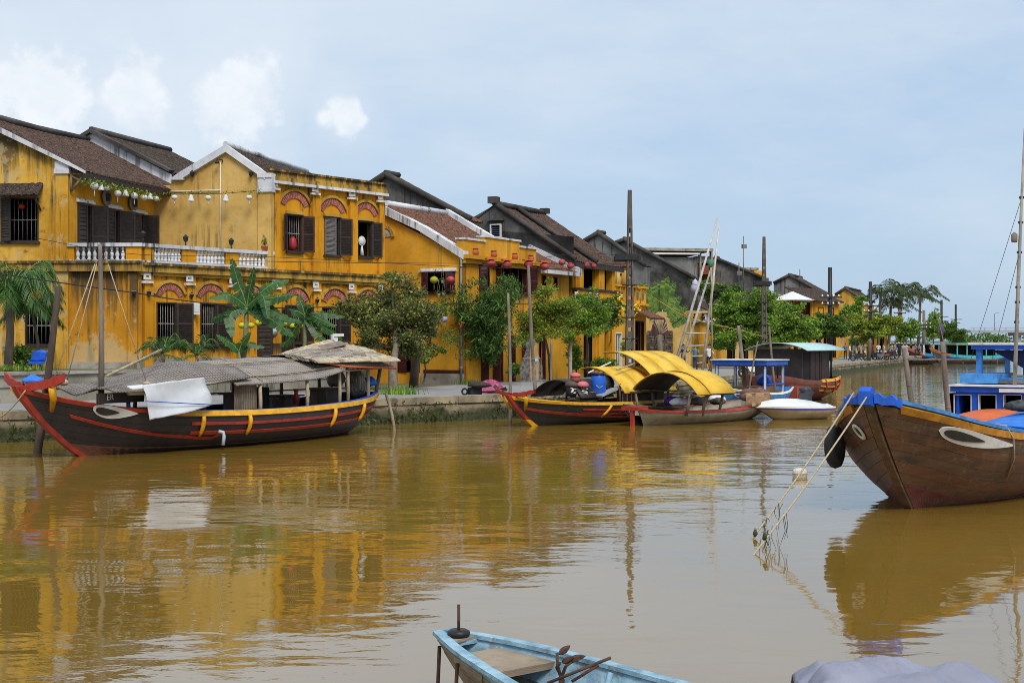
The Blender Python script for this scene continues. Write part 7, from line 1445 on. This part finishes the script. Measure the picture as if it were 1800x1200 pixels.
for i, (x, y) in enumerate(((187, 347), (234, 357))):
    p = FAs.at(*FAs.px(x, y, .08), .08); t = thing("woven_tray", p, ("round woven tray on the balcony wall, the left one", "round woven tray on the balcony wall, the right one")[i], "tray"); MB().lathe(p, [(.3, 0), (.32, .03), (.27, .035), (.1, .02)], 20, ax=FAs.n).build("tray", m_wood, t); MB().box(p + FAs.n * .06, (.2, .06, .3), .3).build("carved_figure", m_shut2, t)
tb = thing("fuse_box", FB.at(FB.U(340), 3.6, .14), "white meter box between the first two barred windows", "box"); r_ = FB.rect(335, 532, 346, 553, .13); MB().fbox(FB, *r_, .13, .3).build("case", m_whitep, tb); MB().fbox(FB, r_[0] + .03, r_[1] - .03, r_[2] + .1, r_[3] - .05, .3, .315).build("door", m_sign, tb)
for i, (x, y) in enumerate(((235, 518), (262, 518), (337, 522), (415, 524), (558, 530))): fr = FA if x < 250 else FB; lamp(("dark floodlight on the stained corner wall", "small wall lamp left of the first brick arch", "small wall lamp between the first two brick arches", "small wall lamp left of the tall banana plant", "small wall lamp right of the smaller banana plant")[i], fr.at(*fr.px(x, y + 4, .25), .25), .04, .09)
p = FB.at(FB.U(466, .05), 6.29, .05); t = thing("potted_plant", p, "clay potted spiky plant at the right end of the balustrade", "plant"); MB().lathe(p, [(.12, 0), (.16, .2), (.17, .22)], 12).build("pot", bpy.data.materials["clay_orange"], t); np_mesh("leaves", leaves(crown_pts([tuple(p + V((0, 0, .38)))], [(.12, .12, .2)], 60, .1), .3, .14, -.9), 4, l_mid, t)
p = FB.at(FB.U(518), uw[0][2] + .08, -.12); vz = tag(MB().lathe(p, [(.14, 0), (.17, .2), (.15, .45), (.06, .55)], 12).build("red_vase", M("vase_red", (.35, .02, .025), .5, .1)), "red urn standing inside the first upstairs window", "vase")
p = FB.at(FB.U(639), uw[2][2] + .08, -.1); fn = thing("desk_fan", p, "white electric fan inside the third upstairs window", "fan"); MB().torus(p + V((0, 0, .62)), .2, .015, ax=FB.n).build("ring", m_whitep, fn); MB().lathe(p + V((0, 0, .62)), [(.19, 0), (.17, .03), (.04, .05)], 16, ax=FB.n).build("blades", m_sign, fn); MB().tube([p, p + V((0, 0, .42))], [.1, .03], 8).build("stand", m_whitep, fn)
rl = FA.at(*FA.px(38, 363, -.02), -.02); lantern("small red square lantern in the left barred window", rl, .12, M("lantern_plain_red", (.5, .03, .01), .6, .1), "round")
# cables
for lb, pts_, r in (("black cable sagging past the stained corner wall", [P(-30, 476, 44), P(100, 496, 45), P(240, 515, 47), P(330, 529, 48.5), P(480, 541, 51), P(820, 534, 60), pA + V((0, 0, 3.6))], .02), ("thin wire across the arched house and tea house, upper one", [P(380, 457, 52), P(560, 461, 54), P(815, 463, 60.4), pA + V((0, 0, 5.6))], .012), ("thin wire across the windows to the tall pole, lower one", [P(60, 418, 49), P(240, 447, 49.2), P(480, 452, 53), P(820, 469, 60.5), pA + V((0, 0, 5.3))], .01), ("wire from the loggia roof to the tall concrete pole", [P(960, 452, 66), P(1030, 445, 66), pA + V((0, 0, 5.95))], .012), ("yellow cable running down from the tall pole to the tripod", [pA + V((0, 0, 4.7)), P(1160, 530, 67), P(1215, 560, 67), P(1300, 580, 80), pB + V((0, 0, 2.2))], .025), ("cable between the two lattice poles", [pA + V((0, 0, 5.9)), (pA + pB) / 2 + V((0, 0, 5.0)), pB + V((0, 0, 5.9))], .014)):
    P_ = [np.array(q) for q in pts_]; tag(MB().tube([V(cat_rom(P_, i / 30)) for i in range(31)], r, 4).build("cable", M("cable_yellow", (.4, .3, .04), .6, .1) if "yellow" in lb else m_cable), lb, "cable")
tag(MB().tube(rope_pts(f1.at(-1.9, 1.6, .2), P(-10, 738, 31), .1), .018, 5).build("mooring_rope", m_rope), "pale rope tying the long dark boat to the left", "rope")
# tables, chairs, oddments on the quay
p = G(877, 668); tb = thing("cafe_table", p, "small cafe table with white cloth before the tea house", "table"); MB().box(p + V((0, 0, .74)), (.8, .8, .04), .5).build("table_top", m_woodd, tb)
for a in range(4): MB().tube([p + V((.33 * math.cos(a * 1.57 + .78), .33 * math.sin(a * 1.57 + .78), z)) for z in (0, .72)], .03, 6).build("leg", m_woodd, tb)
cl = []
for i in range(25):
    a = 2 * math.pi * i / 24; rr = .5 + .05 * math.sin(a * 6); cl.append([(p.x + k * rr * math.cos(a), p.y + k * rr * math.sin(a), p.z + z) for k, z in ((0.01, .775), (.85, .775), (1., .72), (1.06, .42))])
tag(MB().grid(cl, True, .006).build("table_cloth", m_tarpw), "white cloth hanging over the cafe table", "tablecloth")
for i, (x, y, rz) in enumerate(((860, 667, .3), (868, 670, 2.1))):
    p = G(x, y); c = thing("cafe_chair", p, ("dark wooden chair left of the cafe table", "dark wooden chair in front of the cafe table")[i], "chair"); m = Matrix.Rotation(rz, 3, "Z")
    MB().box(p + V((0, 0, .45)), (.42, .42, .04), rz).build("seat", m_shutm, c)
    for a, b in ((-1, -1), (1, -1), (1, 1), (-1, 1)): q = m @ V((a * .18, b * .18, 0)); MB().tube([p + q, p + q + V((0, 0, .95 if b > 0 else .45))], .022, 6).build("leg", m_shutm, c)
    for k in range(4): MB().box(p + m @ V((-.135 + .09 * k, .18, .72)), (.03, .02, .44), rz).build("back_slat", m_shutm, c)
p = G(852, 692); um = thing("pink_umbrella", p, "folded pink patterned umbrella lying on the quay", "umbrella"); rows = []
for i in range(13):
    a = math.pi * i / 12; rows.append([p + V((-.1 + .06 * j, .0, .02)) + V((math.cos(a) * .11 * j, .15 * math.sin(a) * j * .3, math.sin(a) * .1 * j)) for j in range(6)])
MB().grid(rows, True, .01).build("canopy", M("umbrella_pink", (.36, .04, .13), .7, .4, 12, col2=(.5, .1, .2)), um); MB().tube([p + V((.1, 0, .05)), p + V((.8, -.15, .1))], .015, 6).build("shaft", m_iron, um)
p = G(832, 695); eg = thing("engine_parts", p, "dark heap of engine parts beside the pink umbrella", "machinery"); MB().box(p + V((.05, 0, .15)), (.42, .3, .28), .4).build("block", m_iron, eg); MB().torus(p + V((-.3, 0, .14)), .1, .035, ax=(.3, 1, 0)).build("wheel", m_black, eg); MB().tube([p + V((-.2, 0, .1)), p + V((.7, -.1, .15)), p + V((1.2, -.2, .22))], .03, 6).build("shaft", m_iron, eg); MB().lump(p + V((.2, -.1, .36)), (.4, .25, .14)).build("cloth", m_shut2, eg)
p = G(878, 694); pr = thing("propeller", p, "small black boat propeller lying on the quay edge", "propeller")
for a in range(3): MB().box(p + V((.14 * math.cos(a * 2.1 + .3), 0, .16 + .14 * math.sin(a * 2.1 + .3))), (.24, .04, .12), rot=Matrix.Rotation(-(a * 2.1 + .3), 3, "Y") @ Matrix.Rotation(.5, 3, "X")).build("blade", m_black, pr)
MB().lathe(p + V((0, -.05, .16)), [(.05, 0), (.05, .1)], 8, ax=(0, 1, 0)).build("hub", m_black, pr)
p = P(62, 652, 45.5); ch = thing("blue_chair", p, "bright blue plastic covered seat on the terrace by the palm", "chair"); MB().box(p + V((.05, 0, .28)), (.5, .45, .08), .3).build("seat", m_bluep, ch); rows = [[p + V((-.25 + .1 * j + .02 * i, .2, .3 + .1 * i * (1 if 0 < j < 5 else .8))) for j in range(6)] for i in range(5)]; MB().grid(rows, True, .05).build("backrest", m_bluep, ch)
for a in (-.2, .3):
    for b in (-.18, .2): MB().tube([p + V((a, b, 0)), p + V((a, b, .27))], .025, 6).build("leg", m_black, ch)
# shop goods: clothes on a stand
p = G(985, 660); dm = thing("dress_form", p, "red and blue clothes hung on a stand outside the tea house annex", "clothes"); MB().tube([p, p + V((0, 0, 1.5))], .03, 6).build("stand", m_wood, dm); MB().lathe(p + V((-.2, 0, .35)), [(.2, 0), (.17, .4), (.22, .8), (.15, 1.05), (.06, 1.15)], 12).build("red_robe", M("cloth_red", (.5, .02, .02), .8, .15), dm); MB().lathe(p + V((.2, -.05, .5)), [(.24, 0), (.2, .4), (.22, .75), (.1, .95)], 12).build("blue_dress", M("cloth_blue", (.06, .16, .5), .8, .15), dm)
for s_ in (-1, 1): MB().tube([p + V((-.2 + .2 * s_, 0, 1.35)), p + V((-.2 + .36 * s_, -.05, .9))], [.07, .08], 8).build("sleeve", bpy.data.materials["cloth_red"], dm)
# folded parasols and roof umbrella
for i, x in enumerate((1151, 1168)): p = P(x, 588, 90.5); t = thing("folded_parasol", p, ("folded burgundy parasol above the stone wall, the left one", "folded burgundy parasol above the stone wall, the right one")[i], "parasol"); p2 = V((p.x, p.y, .8)); MB().tube([p2, p + V((0, 0, 1.2))], .03, 6).build("pole", m_woodd, t); MB().lathe(p + V((0, 0, -.1)), [(.32, 0), (.26, .3), (.12, .9), (.02, 1.25)], 8, smooth=False).build("canopy", m_shutm, t)
p = P(1393, 522, 140); t = thing("white_parasol", V((p.x, p.y, .8)), "wide white parasol on the roof terrace beyond the second pole", "parasol"); MB().lathe(p, [(2.4, -.35), (1.2, .1), (.1, .55)], 8, smooth=False).build("canopy", m_whitep, t); MB().tube([V((p.x, p.y, .8)), p], .06, 6).build("pole", m_iron, t)
p = P(1222, 506, 104); t = tag(MB().lathe(p, [(.3, -.3), (.34, 0), (.2, .5), (.02, .7)], 8).build("folded_umbrella", m_lv), "folded violet and white umbrella on the roof among the greenery", "umbrella")
for x, y0, y1, Y, lb in ((1307, 415, 492, 130, "thin aerial with small dipole above the flat roof"), (1299, 462, 492, 131, "short stub aerial on the dark flat roof"), (1406, 473, 500, 150, "thin aerial on the pale grey gable")): tag(MB().tube([P(x, y1 + 20, Y), P(x, y0, Y)], .05, 5).box(P(x + 1, y0 + 18, Y), (.5, .1, .4)).build("aerial", m_greyl), lb, "aerial")

# ---- people
def body(joints, edges, name, mats, pal):
    """skeleton -> one continuous skinned mesh; faces take the colour of the nearest bone"""
    me = bpy.data.meshes.new(name); ks = list(joints); me.from_pydata([joints[k][0] for k in ks], [(ks.index(a), ks.index(b)) for a, b, _ in edges], [])
    o = bpy.data.objects.new(name, me); col.objects.link(o); o.modifiers.new("skin", "SKIN"); sv = me.skin_vertices[0].data
    for i, k in enumerate(ks): r = joints[k][1]; sv[i].radius = r if hasattr(r, "__len__") else (r, r); sv[i].use_root = (k == "pelvis")
    sb = o.modifiers.new("sub", "SUBSURF"); sb.levels = sb.render_levels = 1; dg = bpy.context.evaluated_depsgraph_get(); m2 = bpy.data.meshes.new_from_object(o.evaluated_get(dg)); bpy.data.objects.remove(o); m2.name = name
    seg = [(np.array(joints[a][0]), np.array(joints[b][0]), p) for a, b, p in edges]
    for m in mats: m2.materials.append(m)
    for pl in m2.polygons:
        c = np.array(pl.center); best = 9; bi = 0
        for a, b, p in seg:
            ab = b - a; t = min(1, max(0, np.dot(c - a, ab) / (np.dot(ab, ab) + 1e-9))); d = np.linalg.norm(c - a - ab * t)
            if d < best: best = d; bi = p
        pl.material_index = bi; pl.use_smooth = True
    return m2
def skeleton(stride=.12, arm=(.0, .0), armb=(.0, .0), sit=False, shorts=False, fingers=True):
    J = {"pelvis": ((0, 0, .93), (.15, .11)), "waist": ((0, -.01, 1.08), (.14, .1)), "chest": ((0, 0, 1.28), (.165, .11)), "neckb": ((0, .01, 1.44), (.07, .06)), "neck": ((0, -.005, 1.5), (.052, .055)), "jaw": ((0, -.03, 1.56), (.062, .075)), "skull": ((0, -.015, 1.64), (.078, .095)), "crown": ((0, 0, 1.71), (.055, .065))}
    E = [("pelvis", "waist", 1), ("waist", "chest", 1), ("chest", "neckb", 1), ("neckb", "neck", 0), ("neck", "jaw", 0), ("jaw", "skull", 0), ("skull", "crown", 0)]
    for s_, n, f, (ax_, ay) in ((1, "L", 1, arm), (-1, "R", -1, armb)):
        hp = (.09 * s_, 0, .88); kn = (.1 * s_, -.42 if sit else -stride * f * .5 - .02, .86 if sit else .48); an = (.1 * s_, -.42 if sit else stride * f * .9, .42 if sit else .08)
        J["hip" + n] = (hp, .088); J["knee" + n] = (kn, .06); J["calf" + n] = (tuple(np.array(kn) * .65 + np.array(an) * .35 + np.array((0, .015, 0))), .056); J["ank" + n] = (an, .038); J["toe" + n] = ((an[0] + .02 * s_, an[1] - .15, an[2] - .045), .035)
        E += [("pelvis", "hip" + n, 2), ("hip" + n, "knee" + n, 2), ("knee" + n, "calf" + n, 0 if shorts else 2), ("calf" + n, "ank" + n, 0 if shorts else 2), ("ank" + n, "toe" + n, 3)]
        sh = np.array((.19 * s_, .0, 1.39)); el = sh + np.array((.07 * s_, -ay * .18 + .02, -.27 + ax_ * .1)); wr = el + np.array((.01 * s_ - ax_ * .1 * s_, -.06 - ay * .24, -.24 + ax_ * .36)); hn = wr + (wr - el) * .3
        J["sh" + n] = (tuple(sh), .062); J["el" + n] = (tuple(el), .043); J["wr" + n] = (tuple(wr), .03); J["palm" + n] = (tuple(hn), (.038, .022)); E += [("chest", "sh" + n, 1), ("sh" + n, "el" + n, 1), ("el" + n, "wr" + n, 0), ("wr" + n, "palm" + n, 0)]
        if fingers:
            d = (wr - el) / np.linalg.norm(wr - el); sd = np.array((0, -1., 0)); sd = sd - d * np.dot(sd, d); sd /= np.linalg.norm(sd)
            for k, l in enumerate((.075, .085, .08, .062)): b = hn + sd * (.03 - .02 * k); J[f"f{k}{n}"] = (tuple(b + d * .03), .009); J[f"g{k}{n}"] = (tuple(b + d * l + np.array((-.015 * s_, 0, 0))), .008); E += [("palm" + n, f"f{k}{n}", 0), (f"f{k}{n}", f"g{k}{n}", 0)]
            J["t0" + n] = (tuple(wr + (hn - wr) * .5 + sd * .045), .01); J["t1" + n] = (tuple(wr + (hn - wr) * .5 + sd * .062 + d * .04), .009); E += [("wr" + n, "t0" + n, 0), ("t0" + n, "t1" + n, 0)]
    return J, E
cloth = {k: M("cloth_" + k, c, .85, .12, 6) for k, c in dict(white=(.66, .66, .65), navy=(.03, .04, .09), grey=(.25, .26, .28), red=(.45, .04, .03), yellow=(.62, .45, .04), teal=(.07, .2, .24), black=(.02, .02, .022), khaki=(.26, .2, .12), pink=(.5, .2, .24), blue=(.07, .14, .36)).items()}
shoe = m_black
poses = [body(*skeleton(.14, (.3, .6), (.1, .1), shorts=True), "person_body", [m_skin, cloth["white"], cloth["black"], shoe], 0), body(*skeleton(.05, (.9, .7), (.6, .5)), "person_body", [m_skin, cloth["teal"], cloth["navy"], shoe], 0), body(*skeleton(.22, (.0, .3), (.0, -.3), fingers=False), "person_body", [m_skin, cloth["grey"], cloth["navy"], shoe], 0), body(*skeleton(0, (.2, .8), (.2, .8), sit=True, fingers=False), "person_body", [m_skin, cloth["white"], cloth["navy"], shoe], 0)]
hair_me = MB().ball((0, .008, 1.665), (.088, .108, .085), 12, 8).mesh("hair", m_hair)
face_me = MB().ball((.03, -.108, 1.63), (.011, .006, .007), 6, 4).ball((-.03, -.108, 1.63), (.011, .006, .007), 6, 4).mesh("eyes", m_black); nose_me = MB().ball((0, -.115, 1.605), (.012, .018, .022), 6, 5).mesh("nose", m_skin); ear_me = MB().ball((.08, .0, 1.625), (.01, .02, .03), 6, 5).ball((-.08, .0, 1.625), (.01, .02, .03), 6, 5).mesh("ears", m_skin); mouth_me = MB().ball((0, -.1, 1.57), (.022, .01, .005), 6, 4).mesh("mouth", M("lips", (.28, .09, .07), .5, .1))
def person(label, p, pose, top, legs, rz, hat=None, s=1., group=None):
    t = thing("person", p, label, "person", group); t.rotation_euler = (0, 0, rz); t.scale = (s, s, s); me = poses[pose].copy(); me.materials[1] = cloth[top]; me.materials[2] = cloth[legs]; ob("body", me, t); ob("hair", hair_me, t)
    for n, m in (("eyes", face_me), ("nose", nose_me), ("ears", ear_me), ("mouth", mouth_me)): ob(n, m, t)
    if hat: MB().lathe((0, 0, 1.7), [(.26, -.02), (.1, .08), (.01, .15)], 12).build("conical_hat", m_board, t, local=True)
    return t
person("person in a white shirt and dark shorts walking past the gate house", G(1246, 652), 0, "white", "black", .3)
person("person in a blue grey shirt standing behind the bamboo tripod", G(1222, 654), 1, "teal", "navy", -.4)
person("person in dark clothes half hidden by the left tripod leg", G(1201, 653), 1, "black", "navy", .6)
st_ = G(1249, 652); wk = tag(MB().tube([st_ + V((.28, -.1, 0)), st_ + V((.2, -.15, 1.05))], .012, 5).build("walking_stick", m_wood), "thin stick beside the person in the white shirt", "stick")
crowd = ((1494, "white", "navy", 2, "in white by the yellow wall at the left end of the crowd"), (1502, "white", "blue", 1, "in a white top behind the first motorbike"), (1510, "grey", "black", 2, "in grey just right of the first motorbike"), (1518, "white", "khaki", 1, "in white and khaki left of the quay tree trunk"), (1535, "red", "navy", 1, "in a bright red top among the motorbikes"), (1544, "white", "black", 2, "in white right of the red top"), (1553, "white", "grey", 1, "in white and grey in the middle of the crowd"), (1561, "teal", "navy", 2, "in teal beside the yellow top"), (1568, "yellow", "black", 1, "in a long yellow top among the crowd"), (1574, "blue", "navy", 2, "in blue right of the yellow top"), (1580, "black", "black", 1, "in black near the end of the motorbikes"), (1588, "white", "pink", 2, "in white and pink at the quay corner"), (1593, "white", "white", 1, "all in white at the quay corner"), (1602, "black", "navy", 2, "in black behind the quay corner"), (1609, "pink", "navy", 1, "in pink near the landing stage"), (1616, "grey", "black", 2, "in grey near the landing stage"), (1624, "white", "white", 2, "all in white on the landing stage"), (1633, "navy", "black", 1, "in navy right of the white figure on the landing"), (1641, "yellow", "navy", 1, "in a yellow top at the right end of the crowd"), (1648, "black", "grey", 2, "in black behind the tour boat bow"), (1526, "black", "navy", 2, "in black beside the quay tree trunk"), (1486, "blue", "black", 1, "in blue half hidden behind the black cabin roof"))
for i, (x, tp, lg, po, lb) in enumerate(crowd):
    y = 634.5 - (x - 1486) * .06 + (.0, -2.5, 1., -1.5)[i % 4]; person("distant person " + lb, G(x, y), po, tp, lg, rnd.uniform(-2.5, 2.5), hat=(i % 7 == 3), group="distant visitors along the quay")
person("distant person in pale blue sitting low by the last motorbike", G(1572, 632), 3, "grey", "navy", -1.2, group="distant visitors along the quay")
# ---- motorbikes
def motorbike(p, rz, label, cm):
    t = thing("motorbike", p, label, "motorbike", "motorbikes parked along the quay"); t.rotation_euler = (0, 0, rz)
    for x in (-.62, .62): w_ = MB().torus((x, 0, .29), .24, .05, ax=(0, 1, 0), n=16, k=6).build("wheel", m_black, t, local=True); MB().torus((x, 0, .29), .18, .018, ax=(0, 1, 0), n=14, k=5).tube([(x, 0, .1), (x, 0, .48)], .012, 4).tube([(x - .18, 0, .29), (x + .18, 0, .29)], .012, 4).build("rim", m_greyl, w_, local=True)
    MB().tube([(.62, 0, .29), (.48, 0, .78), (.4, 0, .98)], .035, 6).build("fork", m_iron, t, local=True); MB().tube([(.36, -.32, 1.02), (.42, 0, .98), (.36, .32, 1.02)], .018, 6).build("handlebar", m_iron, t, local=True); MB().box((.5, 0, .9), (.14, .2, .16)).build("headlight", m_whitep, t, local=True)
    MB().hexa([(-.3, -.14, .35), (.35, -.12, .35), (.35, .12, .35), (-.3, .14, .35), (-.45, -.12, .66), (.42, -.08, .78), (.42, .08, .78), (-.45, .12, .66)]).build("body_panel", cm, t, local=True); MB().hexa([(-.72, -.11, .7), (.12, -.13, .68), (.12, .13, .68), (-.72, .11, .7), (-.74, -.1, .8), (.1, -.12, .77), (.1, .12, .77), (-.74, .1, .8)]).build("seat", m_black, t, local=True)
    MB().tube([(.1, .16, .25), (-.75, .2, .34)], [.03, .06], 8).build("exhaust", m_greyl, t, local=True); MB().hexa([(.45, -.06, .5), (.85, -.06, .52), (.85, .06, .52), (.45, .06, .5), (.5, -.05, .56), (.8, -.05, .57), (.8, .05, .57), (.5, .05, .56)]).build("mudguard", cm, t, local=True)
for x, y, rz, lb, cm in ((1511, 634.5, -.15, "black motorbike nearest the tree trunk on the quay edge", m_black), (1536, 633, .5, "dark motorbike with white bucket right of the quay tree trunk", m_black), (1548, 633, -.6, "grey motorbike in the middle of the row", m_greyl), (1558, 632.5, 2.6, "red motorbike near the end of the row", m_redp), (1568, 631.5, .4, "black motorbike at the right end of the row", m_black), (1326, 664, .2, "white scooter seen under the blue canopy", m_whitep)): motorbike(G(x, y), rz, lb, cm)
pt = G(1527, 634.5); tag(MB().tube([pt, pt + V((.1, 0, 2)), P(1528, 596, pt.y)], [.22, .18, .16], 7).build("tree_trunk", m_bark), "bare tree trunk on the quay edge between the motorbikes", "trunk")
# landing stage
p = G(1612, 636, .3); ld = thing("landing_stage", p, "low wooden landing stage on stilts before the tour boats", "jetty"); MB().box(p + V((4, 0, .3)), (11, 1.6, .12), .1).build("deck", m_wood, ld)
for i in range(6): MB().tube([p + V((-.8 + 2 * i, -.5, -.9)), p + V((-.8 + 2 * i, -.5, .3))], .09, 6).build("stilt", m_woodd, ld)
